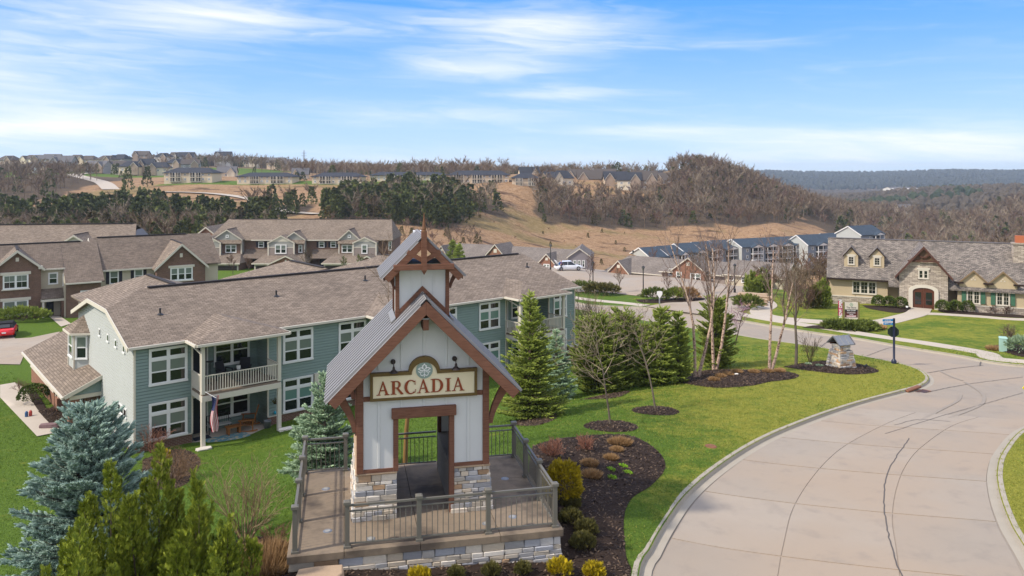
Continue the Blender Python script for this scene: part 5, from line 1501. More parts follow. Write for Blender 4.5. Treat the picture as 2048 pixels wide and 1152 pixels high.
for bx0, bx1, apx, gx0, gx1, gap, wx in ((200, 480, 95, 85, 290, 160, 178), (900, 1100, 118, 760, 1010, 150, 882), (1440, 1640, 98, 1590, 1812, 165, 1700)):
    # taller block with a shake gable, and a lower white gable in front of it
    xa, xb = mx(bx0), mx(bx1)
    gable_block(mt, 'wall', xa, xb, -1.6, 5, mg, mz(195), mz(apx + 8), PGREY)
    gable_roof(mt, xa, xb, -1.6, 7, mz(195), mz(apx + 8), SHING, .25, TRIM, rake=.25, ridge=RIDGE)
    wallbox(mt, 'brick_face', xa + .05, -1.68, mg, xb - .05, -1.6, mz(240), BRICKR)
    slab(mt, 'pent_roof', [(xa - .2, -2.3, mz(232)), (xb + .2, -2.3, mz(232)), (xb + .2, -1.6, mz(200)), (xa - .2, -1.6, mz(200))], SHING, .1)
    win(mt, (xa + xb) / 2 + (.8 if bx0 == 200 else -.4 if bx0 == 1440 else 1.3), -1.7, mz(325), 2.3 if bx0 != 900 else .8, 1.65, 2 if bx0 != 900 else 1, 0, .5, sep=False, cas=.14)
    if bx0 != 900: win(mt, (xa + xb) / 2, -1.62, mz(178), .6, .6, 1, 0, 0, sep=False, cas=.14)
    for x in (xa, xb): wallbox(mt, 'corner_board', x - .12, -1.74, mz(345), x + .12, -1.6, mz(235), TRIM)
    xa, xb = mx(gx0), mx(gx1)
    gable_block(mt, 'wall', xa, xb, -2.6, 2, mg, mz(225), mz(gap + 8), PGREY)
    gable_roof(mt, xa, xb, -2.6, 3, mz(225), mz(gap + 8), SHING, .2, TRIM, rake=.25)
    mb = MB(); mb.ext([(xa + .1, -2.66, mz(213)), (xb - .1, -2.66, mz(213)), ((xa + xb) / 2, -2.66, mz(gap + 14))], (0, .055, 0)); mb.obj('gable_panel', TRIM, mt)
    wallbox(mt, 'brick_face', xa + .05, -2.66, mg, xb - .05, -2.6, mz(272), SIDEB)
    bars(mt, 'band_trim', [((xa, -2.68, mz(269)), (xb, -2.68, mz(269)))], .06, .14, TRIM)
    for x in (xa, xb): wallbox(mt, 'corner_board', x - .14, -2.74, mz(355), x + .14, -2.6, mz(228), TRIM)
    win(mt, mx(wx), -2.7, mz(330), 2.4 if bx0 == 900 else 1.25, 1.9, 2 if bx0 == 900 else 1, 0, .5, sep=False, cas=.17)
    # garages: hipped skirt roof and a brick gable
    gx = (bx0, bx1)
    g0_, g1_ = (mx(215), mx(545)) if bx0 == 200 else (mx(655), mx(1170)) if bx0 == 900 else (mx(1320), mx(1910))
    wallbox(mt, 'garage', g0_ + .4, -6, mg, g1_ - .4, -1, mz(402), BRICKR)
    slab(mt, 'garage_roof', [(g0_, -6.5, mz(404)), (g1_, -6.5, mz(404)), (g1_ - 1.6, -1.2, mz(325)), (g0_ + 1.6, -1.2, mz(325))], SHING, .15)
    slab(mt, 'garage_roof', [(g0_, -1.2, mz(404)), (g0_, -6.5, mz(404)), (g0_ + 1.6, -1.2, mz(325))], SHING, .15)
    slab(mt, 'garage_roof', [(g1_, -6.5, mz(404)), (g1_, -1.2, mz(404)), (g1_ - 1.6, -1.2, mz(325))], SHING, .15)
    bars(mt, 'gutter', [((g0_, -6.55, mz(408)), (g1_, -6.55, mz(408)))], .14, .22, TRIM)
    if bx0 != 200:
        xa, xb = (mx(820), mx(1165)) if bx0 == 900 else (mx(1620), mx(1910))
        gable_block(mt, 'brick_gable', xa + .2, xb - .2, -7.2, -2, mg, mz(408), mz(332), BRICKO)
        gable_roof(mt, xa + .2, xb - .2, -7.2, -1.5, mz(408), mz(332), SHING, .25, TRIM, rake=.28)
        mb = MB(); mb.box((xa + xb) / 2 - .16, -7.26, mz(388), (xa + xb) / 2 + .16, -7.2, mz(365)); mb.obj('gable_vent', TRIM, mt)
    for a, b in {200: ((250, 510),), 900: ((690, 815), (865, 1100)), 1440: ((1355, 1605), (1660, 1880))}[bx0]:
        yy = -7.22 if a in (865, 1660) else -6.02
        mb = MB(); mb.box(mx(a) - .3, yy - .05, mg, mx(b) + .3, yy, mz(414)); gf = mb.obj('garage_frame', TRIM, mt)
        mb = MB()
        for r_ in range(4): mb.box(mx(a), yy - .09 - .012 * (r_ % 2), mz(545) + r_ * .62, mx(b), yy - .051, mz(545) + r_ * .62 + .6)
        mb.obj('garage_door', GARAGE, gf)
for zx, sh in ((650, 1), (740, 1), (1250, 1), (1367, 1)):
    win(mt, mx(zx), -.02, mz(282), 1.2, 1.25, 1, 0, .5, sep=False, cas=.12)
    for s in (-1, 1): wallbox(mt, 'shutter', mx(zx) + s * .85 - .2, -.07, mz(280), mx(zx) + s * .85 + .2, -.02, mz(225), SHUTD)
for a, b in ((500, 760), (1165, 1420)):
    slab(mt, 'entry_roof', [(mx(a), -2.6, mz(375)), (mx(b), -2.6, mz(375)), (mx(b), 0, mz(300)), (mx(a), 0, mz(300))], SHINGD, .15)
    wallbox(mt, 'entry', mx(a) + 1.5, -.3, mg, mx(b) - 1.0, -.05, mz(385), DOORD)
win(mt, mx(1932), -.05, mz(310), .7, 1.9, 1, 0, .5, sep=False, cas=.14)


def at(pxx, py, Y):
    """point at depth Y behind a photo pixel"""
    return ((pxx - 1024) / F * Y, Y, CH - (py - HY) * Y / F)


def ranch(label, p0, p1, Y0, Y1, pe, pr, gables, wallm, base=None, left='gable', depth=9, group=None, wins=()):
    """single storey house: ridge along its front, brick gables facing the viewer; p0, p1 the ends of the front wall in photo columns"""
    A, B = at(p0, pe, Y0), at(p1, pe, Y1)
    ang = math.atan2(B[1] - A[1], B[0] - A[0]); L = math.hypot(B[1] - A[1], B[0] - A[0])
    ze = A[2]; sc = lambda pp: ((pp - p0) / (p1 - p0)) * L
    zr = CH - (pr - HY) * (Y0 + depth / 2) / F
    t = thing('brick_ranch_house', label, 'house', (A[0], A[1], 0), ang, group)
    zb = min(zg(A[0], A[1]), zg(B[0], B[1])) - .6
    wallbox(t, 'wall', .2, 0, zb, L - .2, depth, ze, wallm)
    hl = depth / 2 if left == 'hip' else 0
    slab(t, 'roof', [(-.2, -.5, ze), (L + .2, -.5, ze), (L + .2, depth / 2, zr), (-.2 + hl * .6, depth / 2, zr)], SHINGT, .18)
    slab(t, 'roof', [(L + .2, depth + .5, ze), (-.2, depth + .5, ze), (-.2 + hl * .6, depth / 2, zr), (L + .2, depth / 2, zr)], SHINGT, .18)
    if hl: slab(t, 'roof', [(-.2, depth + .5, ze), (-.2, -.5, ze), (-.2 + hl * .6, depth / 2, zr)], SHINGT, .18)
    else:
        mb = MB(); mb.ext([(.2, 0, ze), (.2, depth, ze), (.2, depth / 2, zr - .15)], (.1, 0, 0)); mb.obj('end_gable', wallm, t)
    mb = MB(); mb.ext([(L - .2, 0, ze), (L - .2, depth, ze), (L - .2, depth / 2, zr - .15)], (-.1, 0, 0)); mb.obj('end_gable', wallm, t)
    bars(t, 'gutter', [((-.2, -.55, ze - .12), (L + .2, -.55, ze - .12))], .12, .16, TRIM)
    bars(t, 'rake_trim', [((L + .22, -.5, ze - .1), (L + .22, depth / 2, zr - .1))], .08, .22, TRIM)
    for (a, b, pa, pb, m) in gables:
        xa, xb = sc(a), sc(b); d = -1.6
        zt_ = CH - (pb - HY) * Y0 / F; za = CH - (pa - HY) * Y0 / F
        gable_block(t, 'brick_gable', xa, xb, d, depth / 2, zb, zt_, za, m)
        gable_roof(t, xa, xb, d, depth / 2 + .6, zt_, za, SHINGT, .25, TRIM, rake=.22)
        mb = MB(); xm = (xa + xb) / 2; k_ = (za - zt_) * .14
        mb.box(xm - k_, d - .06, za - (za - zt_) * .62, xm + k_, d, za - (za - zt_) * .34); mb.obj('gable_vent', TRIM, t)
    for (c, py, w_, h_, n, y) in wins:
        win(t, sc(c), y, CH - (py - HY) * Y0 / F, w_, h_, n, 0, .5, sep=False, cas=.11)
    return t


SHINGT = mat('taupe_shingles', (.2, .18, .16), .92, extra=brickish(.34, .16, .012, (.085, .073, .065), (.225, .19, .165), (.16, .135, .118), .3))
rg = 'brick houses below the car park'
ranch('taupe roofed house with small brick gable, nearest the gateway spire', 893, 975, 172, 168, 512, 486, [(880, 900, 491, 508, BRICKO)], SIDEC)
ranch('taupe roofed house with tall brick front gable behind the apartment roof', 972, 1062, 165, 160, 515, 490, [(977, 1020, 487, 512, BRICKO)], SIDEGR)
ranch('taupe roofed brick gable house just behind the white car', 1060, 1150, 154, 150, 522, 495, [(1083, 1117, 505, 524, BRICKO)], SIDEGR, wins=[(1100, 534, 1.3, 1.0, 2, -1.62)])
g4 = at(1136, 517, 146)
t = thing('grey_gable_house', 'mauve grey house end with three narrow windows beside the white car', 'house', (g4[0], g4[1], 0), R(-8))
gable_block(t, 'wall', 0, 4.4, 0, 9, -11, -7.5, -5.95, SIDEGR); gable_roof(t, 0, 4.4, 0, 9, -7.5, -5.95, SHINGT, .25, TRIM, rake=.2)
for x in (1.3, 2.1, 2.9): win(t, x, -.02, -9.4, .55, 1.35, 1, 0, .5, sep=False, cas=.09)
ranch('hip roofed house with low brick gable beyond the car park lamp posts', 1214, 1328, 150, 143, 539, 508, [(1226, 1266, 518, 540, BRICKO)], SIDEC, left='hip')
ranch('house with the widest brick gable facing the car park', 1322, 1452, 140, 134, 541, 516, [(1352, 1415, 511, 535, BRICKO)], SIDEB, wins=[(1365, 554, 1.0, 1.4, 1, -1.62), (1398, 555, 1.9, 1.4, 2, -1.62), (1343, 549, .9, 1.2, 1, -.02), (1424, 552, .9, 1.2, 1, -.02)])
ranch('low taupe roofed house half hidden by bare trees and green junipers', 1448, 1568, 134, 128, 547, 518, [(1509, 1543, 528, 548, BRICKO)], SIDEC, wins=[(1463, 560, 1.0, 1.2, 1, -.02), (1489, 562, .9, 1.0, 1, -.02)])

# ------------------------------------------------------------------ the blue roofed flats in the hollow
def blue(label, p0, p1, Y0, Y1, pe, pr, fl, bals, depth=14):
    A, B = at(p0, pe, Y0), at(p1, pe, Y1)
    ang = math.atan2(B[1] - A[1], B[0] - A[0]); L = math.hypot(B[1] - A[1], B[0] - A[0])
    ze = A[2]; zr = CH - (pr - HY) * (Y0 + depth * .4) / F
    t = thing('blue_apartment_block', label, 'apartment block', (A[0], A[1], 0), ang, 'blue roofed apartment blocks in the hollow')
    zb = ze - 3 * fl - 3
    gb = MB(); gb.ext([(0, 0, zb), (0, depth, zb), (0, depth, ze), (0, depth / 2, zr - .2), (0, 0, ze)], (L, 0, 0)); gb.obj('wall', SIDEBL, t)
    gb = MB(); gb.ext([(-.06, 0, zb), (-.06, depth, zb), (-.06, depth, ze), (-.06, depth / 2, zr - .2), (-.06, 0, ze)], (.05, 0, 0)); gb.obj('end_wall', SIDEW, t)
    slab(t, 'roof', [(-.5, -.7, ze - .1), (L + .5, -.7, ze - .1), (L + .5, depth / 2, zr), (-.5, depth / 2, zr)], SHINGB, .25)
    slab(t, 'roof', [(L + .5, depth + .7, ze - .1), (-.5, depth + .7, ze - .1), (-.5, depth / 2, zr), (L + .5, depth / 2, zr)], SHINGB, .25)
    bars(t, 'rake_trim', [((-.55, -.7, ze - .3), (-.55, depth / 2, zr - .2)), ((-.55, depth + .7, ze - .3), (-.55, depth / 2, zr - .2))], .12, .45, TRIMW)
    for b in bals:
        x0, x1 = (b[0] - p0) / (p1 - p0) * L, (b[1] - p0) / (p1 - p0) * L
        mb = MB()
        for x in (x0, (x0 + x1) / 2, x1): mb.box(x - .13, -1.9, zb, x + .13, -1.64, ze - .3)
        for f in range(fl):
            z = ze - .3 - 2.9 * (f + 1)
            mb.box(x0 - .1, -1.95, z - .25, x1 + .1, 0, z)
            mb.box(x0, -1.88, z + .95, x1, -1.78, z + 1.05)
            for k_ in range(1, 14): mb.box(x0 + (x1 - x0) * k_ / 14 - .03, -1.86, z, x0 + (x1 - x0) * k_ / 14 + .03, -1.8, z + .95)
        mb.obj('balcony', TRIMW, t)
        mb = MB(); mb.ext([(x0 - .4, -2.2, ze - .3), (x1 + .4, -2.2, ze - .3), ((x0 + x1) / 2, -2.2, ze + .9)], (0, 2.6, 0)); mb.obj('balcony_gable', TRIMW, t)
        mb = MB()
        for s in (-1, 1):
            xm = (x0 + x1) / 2; xe = x0 - .6 if s < 0 else x1 + .6
            mb.ext([(xm, -2.4, ze + 1.2), (xe, -2.4, ze - .25), (xe, 1, ze - .25), (xm, 1, ze + 1.2)], (0, 0, -.15))
        mb.obj('balcony_roof', SHINGB, t)
        for f in range(fl):
            z = ze - .3 - 2.9 * (f + 1)
            mb = MB(); mb.box(x0 + .3, -.03, z, x1 - .3, -.005, z + 2.3); mb.obj('patio_door', GLASS, t)
            win(t, x0 - 1.8, -.02, z + .8, 1.2, 1.4, 1, 0, .5, sep=False, cas=.14)
    return t


blue('smallest blue roofed block at the low end of the row', 1301, 1340, 332, 338, 515, 495, 1, [])
blue('blue roofed block with pale rake, second from the low end of the row', 1336, 1374, 338, 344, 510, 492, 1, [(1358, 1370)])
blue('blue roofed block stepping up behind the widest brick gable', 1371, 1410, 344, 350, 505, 487, 1, [(1391, 1405)])
blue('blue roofed block with one balcony tower left of the pale gable end', 1406, 1443, 350, 356, 501, 484, 2, [(1419, 1439)])
blue('blue roofed block with balcony tower touching the broad pale gable end', 1440, 1482, 356, 362, 498, 481, 2, [(1451, 1472)])
blue('longest blue roofed block with four white balcony towers', 1484, 1612, 356, 372, 494, 478, 3, [(1500, 1520), (1529, 1550), (1558, 1580), (1586, 1606)])
blue('blue roofed block with a three storey white balcony tower', 1616, 1664, 362, 368, 490, 470, 3, [(1631, 1650)])
blue('blue roofed block with dark rooftop unit beside the cottage roof', 1662, 1720, 385, 392, 482, 467, 3, [])
blue('blue roofed house with white gable rising behind the cottage roof', 1722, 1768, 372, 380, 470, 452, 3, [(1745, 1762)])

# ------------------------------------------------------------------ the far plateau: balcony blocks and houses
BEIGE = mat('beige_wall', (.62, .50, .36), .85, .05, .3)
BEIGES = [BEIGE, mat('cream_wall', (.66, .57, .43), .85), mat('tan_brick_wall', (.33, .25, .19), .9), mat('white_wall', (.66, .63, .58), .8), mat('grey_wall', (.27, .26, .26), .85)]
ROOFS = [SHINGN, mat('brown_roof', (.085, .07, .062), .9), mat('grey_roof', (.12, .115, .12), .9)]


DARKV = mat('shaded_void', (.02, .02, .024), .9)  # flat dark colour painted in place of the shade inside the balconies


def flats(label, p0, p1, Y, pb, pe, pr, bays):
    A, B = at(p0, pe, Y), at(p1, pe, Y); L = B[0] - A[0]; D = 15
    ze = A[2]; zb = min(CH - (pb - HY) * Y / F, zg(A[0], Y), zg(B[0], Y)) - 1
    t = thing('balcony_apartment_block', label, 'apartment block', (A[0], Y, 0), 0, 'beige balcony blocks along the far plateau')
    wallbox(t, 'wall', 0, 0, zb, L, D, ze, BEIGE)
    zr = CH - (pr - HY) * (Y + 6) / F
    e = .8
    c = [(-e, -e, ze), (L + e, -e, ze), (L + e, D + e, ze), (-e, D + e, ze)]; r0, r1 = (5, D / 2, zr), (L - 5, D / 2, zr)
    for q in ([c[0], c[1], r1, r0], [c[2], c[3], r0, r1], [c[1], c[2], r1], [c[3], c[0], r0]): slab(t, 'roof', q, SHINGN, .3)
    h = (ze - (CH - (pb - HY) * Y / F)) / 2
    for b0, b1 in bays:
        x0, x1 = (b0 - p0) * Y / F, (b1 - p0) * Y / F
        for f in range(2):
            z = ze - h * (f + 1)
            mb = MB(); mb.box(x0, -.06, z + .3, x1, .02, z + h - .3); mb.obj('balcony_shade_panel', DARKV, t)
            mb = MB(); mb.box(x0 - .2, -1.3, z, x1 + .2, 0, z + .28); mb.box(x0 - .2, -1.3, z + 1.1, x1 + .2, -1.2, z + 1.2)
            for x in (x0 - .1, (x0 + x1) / 2, x1 + .1): mb.box(x - .13, -1.3, z, x + .13, -1.1, z + h)
            mb.obj('balcony', TRIM, t)
    n = max(2, int((p1 - p0) / 11))
    for k_ in range(n):
        pc = p0 + (p1 - p0) * (k_ + .5) / n
        if all(not (b0 - 3 < pc < b1 + 3) for b0, b1 in bays):
            for f in range(2): win(t, (pc - p0) * Y / F, -.02, ze - h * (f + 1) + h * .38, 1.3, 1.3, 2, 0, 0, sep=False, cas=.16)
    return t


flats('beige balcony block on the plateau nearest the winding road', 328, 424, 455, 364, 345.5, 335, [(341, 351), (353, 362), (381, 391), (393, 403)])
flats('beige balcony block standing between green lawns and cedar clump', 474, 584, 450, 367, 353, 345, [(500, 507), (508, 518), (542, 553), (555, 567)])
flats('beige balcony block at the top of the open grassy gully', 624, 722, 450, 368, 353, 345, [(640, 651), (653, 662), (684, 693), (695, 705)])
flats('beige block mostly hidden behind the tall cedars', 740, 890, 470, 362, 350, 344, [(790, 800), (830, 840)])
flats('long beige balcony block above the lone cedars', 897, 1018, 440, 366.5, 350, 341, [(908, 917), (918, 927), (945, 953), (955, 964), (984, 993), (995, 1004)])
flats('beige balcony block at the left end of the wooded hill', 1024, 1078, 432, 372, 356, 346, [(1032, 1037), (1039, 1044), (1057, 1062), (1064, 1070)])


def far_house(label, pc, pb, Y, w_, h_, rh, wm, rm, hip=False, rz=0., wing=True):
    c = at(pc, pb, Y); z0 = min(c[2], zg(c[0], Y) + .2)
    t = thing('hillside_house', label, 'house', (c[0], Y, c[2]), rz, 'houses along the far ridge')
    D = w_ * .75; x = w_ / 2
    wallbox(t, 'wall', -x, 0, z0 - c[2] - 2, x, D, h_, wm)
    e = .6
    if hip:
        cc = [(-x - e, -e, h_), (x + e, -e, h_), (x + e, D + e, h_), (-x - e, D + e, h_)]; k_ = w_ * .22
        r0, r1 = (-x + k_, D / 2, h_ + rh), (x - k_, D / 2, h_ + rh)
        for q in ([cc[0], cc[1], r1, r0], [cc[2], cc[3], r0, r1], [cc[1], cc[2], r1], [cc[3], cc[0], r0]): slab(t, 'roof', q, rm, .25)
    else:
        mb = MB(); mb.ext([(-x, 0, h_), (-x, D, h_), (-x, D / 2, h_ + rh - .2)], (w_, 0, 0)); mb.obj('gable', wm, t)
        slab(t, 'roof', [(-x - e, -e, h_ - .2), (x + e, -e, h_ - .2), (x + e, D / 2, h_ + rh), (-x - e, D / 2, h_ + rh)], rm, .25)
        slab(t, 'roof', [(x + e, D + e, h_ - .2), (-x - e, D + e, h_ - .2), (-x - e, D / 2, h_ + rh), (x + e, D / 2, h_ + rh)], rm, .25)
    if wing:
        s = rnd.choice((-1, 1)); a, b = sorted((s * x * .15, s * x * .95))
        gable_block(t, 'front_gable', a, b, -1.5, D / 2, -2, h_ * .95, h_ + rh * .75, wm if rnd.random() < .6 else BEIGES[2])
        gable_roof(t, a, b, -1.5, D / 2, h_ * .95, h_ + rh * .75, rm, .4, TRIM, th=.2, rake=.35)
    nfl = 2 if h_ > 5 else 1
    for f in range(nfl):
        for k_ in (-.32, .0, .32):
            win(t, k_ * w_, -1.52 if False else -.03, f * 2.9 + .9, 1.5, 1.5, 2, 0, 0, sep=False, cas=.18)
    return t


FH = [(8, 333, 700, 16, 6, 4, 2, 1, 1), (55, 331, 690, 15, 6, 3.5, 1, 1, 1), (80, 331, 680, 15, 6, 3.5, 3, 2, 1), (100, 332, 640, 13, 6, 4, 2, 2, 0), (120, 338, 600, 16, 5.5, 5, 4, 2, 0), (70, 345, 570, 15, 3.5, 4, 0, 0, 0), (53, 345, 560, 9, 3.2, 3, 3, 1, 0),
      (98, 345, 575, 12, 3.4, 3.5, 1, 1, 0), (148, 332, 680, 13, 6, 4, 2, 1, 1), (170, 333, 670, 15, 6, 3.5, 0, 1, 1), (187, 342, 590, 16, 4, 4, 4, 2, 0), (206, 333, 660, 14, 6, 3.5, 1, 1, 1), (234, 331, 680, 14, 6, 4, 4, 0, 1), (230, 343, 600, 13, 4.5, 4, 1, 1, 0),
      (258, 344, 560, 15, 4, 4, 0, 0, 1), (279, 322, 760, 14, 6, 4, 2, 1, 0), (291, 343, 565, 10, 5.5, 4, 2, 0, 0), (316, 345, 560, 14, 3.6, 4, 1, 0, 1), (321, 326, 720, 13, 6, 3.5, 3, 0, 1), (347, 325, 740, 9, 6, 4, 3, 1, 0), (370, 325, 730, 14, 6, 4, 4, 0, 0), (445, 323, 760, 15, 6, 4, 3, 0, 0),
      (346, 336, 620, 13, 4, 3.5, 2, 0, 1), (380, 337, 600, 13, 3.6, 3.5, 4, 1, 0), (452, 355, 520, 12, 3.5, 4, 1, 2, 0), (498, 331, 760, 13, 4.5, 4, 1, 2, 0), (549, 334, 720, 15, 5, 4, 0, 2, 0), (569, 337, 700, 9, 4.5, 4, 2, 2, 0), (600, 359, 500, 10, 3.5, 4, 0, 2, 0),
      (1060, 340, 560, 14, 4.5, 5, 1, 0, 0), (1100, 350, 520, 15, 4, 5, 0, 0, 0), (1128, 356, 505, 13, 4.5, 5, 1, 0, 1), (1152, 346, 560, 13, 5, 5, 1, 1, 0), (1180, 352, 530, 17, 5, 6, 2, 1, 0), (1210, 343, 600, 16, 5, 5, 0, 1, 0), (1232, 362, 510, 15, 6, 5, 0, 0, 0),
      (1258, 366, 500, 15, 6.5, 5, 1, 0, 0), (1290, 366, 500, 15, 6.5, 6, 2, 1, 0), (1312, 350, 560, 17, 6, 4, 4, 0, 1), (1330, 364, 515, 15, 6, 5, 3, 1, 0)]
WD = ['brown brick', 'cream', 'tan', 'beige', 'white']
WN = {0: 'beige', 1: 'cream', 2: 'brown brick', 3: 'white', 4: 'grey'}
RN = {0: 'charcoal', 1: 'brown', 2: 'grey'}
for i, (pc, pb, Y, w_, h_, rh, wm, rm, hip) in enumerate(FH):
    if pc > 1040: pb += 14 if pb > 355 else 20
    where = ('at the ridge end' if pc < 30 else 'above the dry meadow' if pc < 130 else 'over the winding road' if pc < 260 else 'near the road top' if pc < 330 else
             'on the skyline' if pc < 470 else 'on the wooded ridge' if pc < 620 else 'at the hill end' if pc < 1140 else 'on the wooded hill crest')
    size = ('wide' if w_ >= 15 else 'narrow' if w_ < 11 else 'mid sized') + (' two storey' if h_ > 5 else ' low')
    far_house('%s %s house, %s %s roof, %s' % (size, WN[wm], 'hipped' if hip else 'gabled', RN[rm], where), pc, pb, Y, w_, h_, rh, BEIGES[wm], ROOFS[rm], bool(hip), rnd.uniform(-.25, .25))
for pc, pb, Y, w_, h_ in ((1812, 386, 1150, 40, 6), (1811, 426, 720, 12, 5)):
    far_house('pale house alone among the %s valley woods' % ('distant' if Y > 1000 else 'nearer'), pc, pb, Y, w_, h_, 3, BEIGES[3 if Y > 1000 else 1], ROOFS[2], False, 0)
# lattice masts on the skyline
for pc, pt, pb, Y in ((440, 296, 322, 900), (608, 300, 332, 900)):
    a, b = at(pc, pt, Y), at(pc, pb, Y)
    mb = MB(); H_ = a[2] - b[2] + 6
    for s, u in ((-1, -1), (1, -1), (1, 1), (-1, 1)): mb.tube((s * 1.4, u * 1.4, -6), (s * .25, u * .25, H_ - 6), .16, .12, 4)
    for k_ in range(8):
        f = k_ / 8; r_ = 1.4 - 1.15 * f; z = -6 + H_ * f
        for s in (-1, 1): mb.tube((-r_, s * r_, z), (r_ * .9, s * r_ * .9, z + H_ / 8), .08, None, 3)
    for z in (.72, .85): mb.box(-3, -.1, H_ * z - 6, 3, .1, H_ * z - 5.6)
    tag(mb.obj('pylon', mat('grey_steel', (.25, .26, .28), .6), None, b), 'thin steel lattice mast on the skyline above %s' % ('the skyline houses' if pc < 500 else 'the balcony block with the gully'), 'pylon')
# winding road on the far slope
def farroad(pts, wd):
    l = spline([(at(a, b, Y)[0], Y) for a, b, Y in pts], 4)
    V, q = ribbon(l, [(-wd / 2, .25), (wd / 2, .25)])
    tag(link('road', np_mesh('road', V, quads=q[:, ::-1], mats=WALKM)), kind='structure')
farroad([(222, 0, 430), (205, 0, 470), (175, 0, 500), (150, 0, 530), (165, 0, 560), (200, 0, 585), (300, 0, 590)], 9)
farroad([(640, 0, 330), (580, 0, 350), (530, 0, 375), (495, 0, 395), (420, 0, 410), (330, 0, 415)], 8)
# ------------------------------------------------------------------ plants
def seg_mesh(P0, P1, R0, R1, n=3):
    """tapered n sided tubes for many branch pieces at once"""
    P0, P1 = np.asarray(P0, float), np.asarray(P1, float); R0, R1 = np.asarray(R0, float), np.asarray(R1, float)
    d = P1 - P0; d /= np.linalg.norm(d, axis=1)[:, None] + 1e-9
    ref = np.where(np.abs(d[:, 2:3]) > .9, np.array([[1., 0, 0]]), np.array([[0, 0, 1.]]))
    a = np.cross(d, ref); a /= np.linalg.norm(a, axis=1)[:, None] + 1e-9
    b = np.cross(d, a)
    V = []
    for Pp, Rr in ((P0, R0), (P1, R1)):
        for k_ in range(n):
            t = 2 * math.pi * k_ / n
            V.append(Pp + (a * math.cos(t) + b * math.sin(t)) * Rr[:, None])
    m = len(P0); V = np.stack(V, 1).reshape(-1, 3)
    base = np.arange(m)[:, None] * 2 * n
    q = np.concatenate([base + np.array([[k_, (k_ + 1) % n, n + (k_ + 1) % n, n + k_]]) for k_ in range(n)], 0)
    return V, q


def grow(rg, H, r0, up=.35, spread=.75, lev=3, trunk=.3, kids=(9, 6, 4), ratio=(.62, .5, .45), wig=.12, p=(0, 0, 0), d=(0, 0, 1), rmin=.004):
    """bare branching: list of (level, p0, p1, r0, r1)"""
    out = []
    def branch(p, d, L, r, lv):
        n = 5 if lv == 0 else 4 if lv == 1 else 3
        pts = [p]; dd = d.copy()
        for i in range(n):
            dd = dd + np.array([rg.gauss(0, wig), rg.gauss(0, wig), rg.gauss(0, wig * .6) + up * .12 * (lv > 0)])
            dd /= np.linalg.norm(dd)
            pts.append(pts[-1] + dd * L / n)
        rs = [max(rmin, r * (1 - .8 * i / n)) for i in range(n + 1)]
        for i in range(n): out.append((lv, pts[i], pts[i + 1], rs[i], rs[i + 1]))
        if lv >= lev: return
        k_ = kids[min(lv, len(kids) - 1)]
        for j in range(k_):
            f = (trunk if lv == 0 else .22) + (1 - (trunk if lv == 0 else .22)) * (j + rg.random() * .8) / k_
            f = min(f, .98); i = min(int(f * n), n - 1); t = f * n - i
            q = pts[i] + (pts[i + 1] - pts[i]) * t
            az = j * 2.4 + rg.uniform(-.6, .6)
            ax = pts[i + 1] - pts[i]; ax /= np.linalg.norm(ax)
            s1 = np.cross(ax, (0, 0, 1.) if abs(ax[2]) < .95 else (1., 0, 0)); s1 /= np.linalg.norm(s1); s2 = np.cross(ax, s1)
            sp = spread * rg.uniform(.75, 1.2)
            nd = ax * math.cos(sp) + (s1 * math.cos(az) + s2 * math.sin(az)) * math.sin(sp)
            nd[2] += up * .35; nd /= np.linalg.norm(nd)
            branch(q, nd, L * ratio[min(lv, 2)] * (1.1 - .55 * f) * rg.uniform(.8, 1.15), rs[i] * .55, lv + 1)
    branch(np.array(p, float), np.array(d, float), H, r0, 0)
    return out


def bare(name, segs, bark, twig, parent=None, nt=6, split=1, prts=('trunk', 'crown')):
    """two objects from a skeleton: trunk with limbs, and the twigs"""
    res = []
    for nm, sel, n, m in ((prts[0], [s for s in segs if s[0] <= split - 1], nt, bark), (prts[1], [s for s in segs if s[0] > split - 1], 3, twig)):
        if not sel: continue
        V, q = seg_mesh([s[1] for s in sel], [s[2] for s in sel], [s[3] for s in sel], [s[4] for s in sel], n)
        t = np.repeat(np.random.RandomState(len(sel)).rand(len(sel)), 2 * n)
        res.append(link(nm, np_mesh(nm, V, quads=q, tint=t, mats=m, smooth=n > 4), parent))
    return res


def scatter(Tv, Tf, Tt, pos, dirs, scl, rg, tint=None, flat=0.):
    """copies of a small template (along +Z) merged into arrays"""
    pos, dirs = np.asarray(pos, float), np.asarray(dirs, float); m = len(pos)
    scl = np.broadcast_to(np.asarray(scl, float).reshape(m, -1) if np.ndim(scl) else np.full((m, 1), scl), (m, 3 if np.ndim(scl) > 1 else 1))
    d = dirs / (np.linalg.norm(dirs, axis=1)[:, None] + 1e-9)
    ref = np.where(np.abs(d[:, 2:3]) > .9, np.array([[1., 0, 0]]), np.array([[0, 0, 1.]]))
    a = np.cross(ref, d); a /= np.linalg.norm(a, axis=1)[:, None] + 1e-9
    b = np.cross(d, a)
    ro = rg.uniform(0, 2 * math.pi, m) if not flat else rg.uniform(-flat, flat, m)
    c, s = np.cos(ro)[:, None], np.sin(ro)[:, None]
    a2, b2 = a * c + b * s, -a * s + b * c
    M = np.stack([a2, b2, d], 1)                               # rows
    tv = Tv[None] * scl[:, None, :]
    V = np.einsum('mni,mij->mnj', np.broadcast_to(tv, (m, *Tv.shape)), M) + pos[:, None]
    Fc = Tf[None] + (np.arange(m) * len(Tv))[:, None, None]
    tt = np.clip(Tt[None] + (rg.uniform(-.25, .25, m) if tint is None else tint)[:, None], 0, 1)
    return V.reshape(-1, 3), Fc.reshape(-1, 3), tt.ravel()


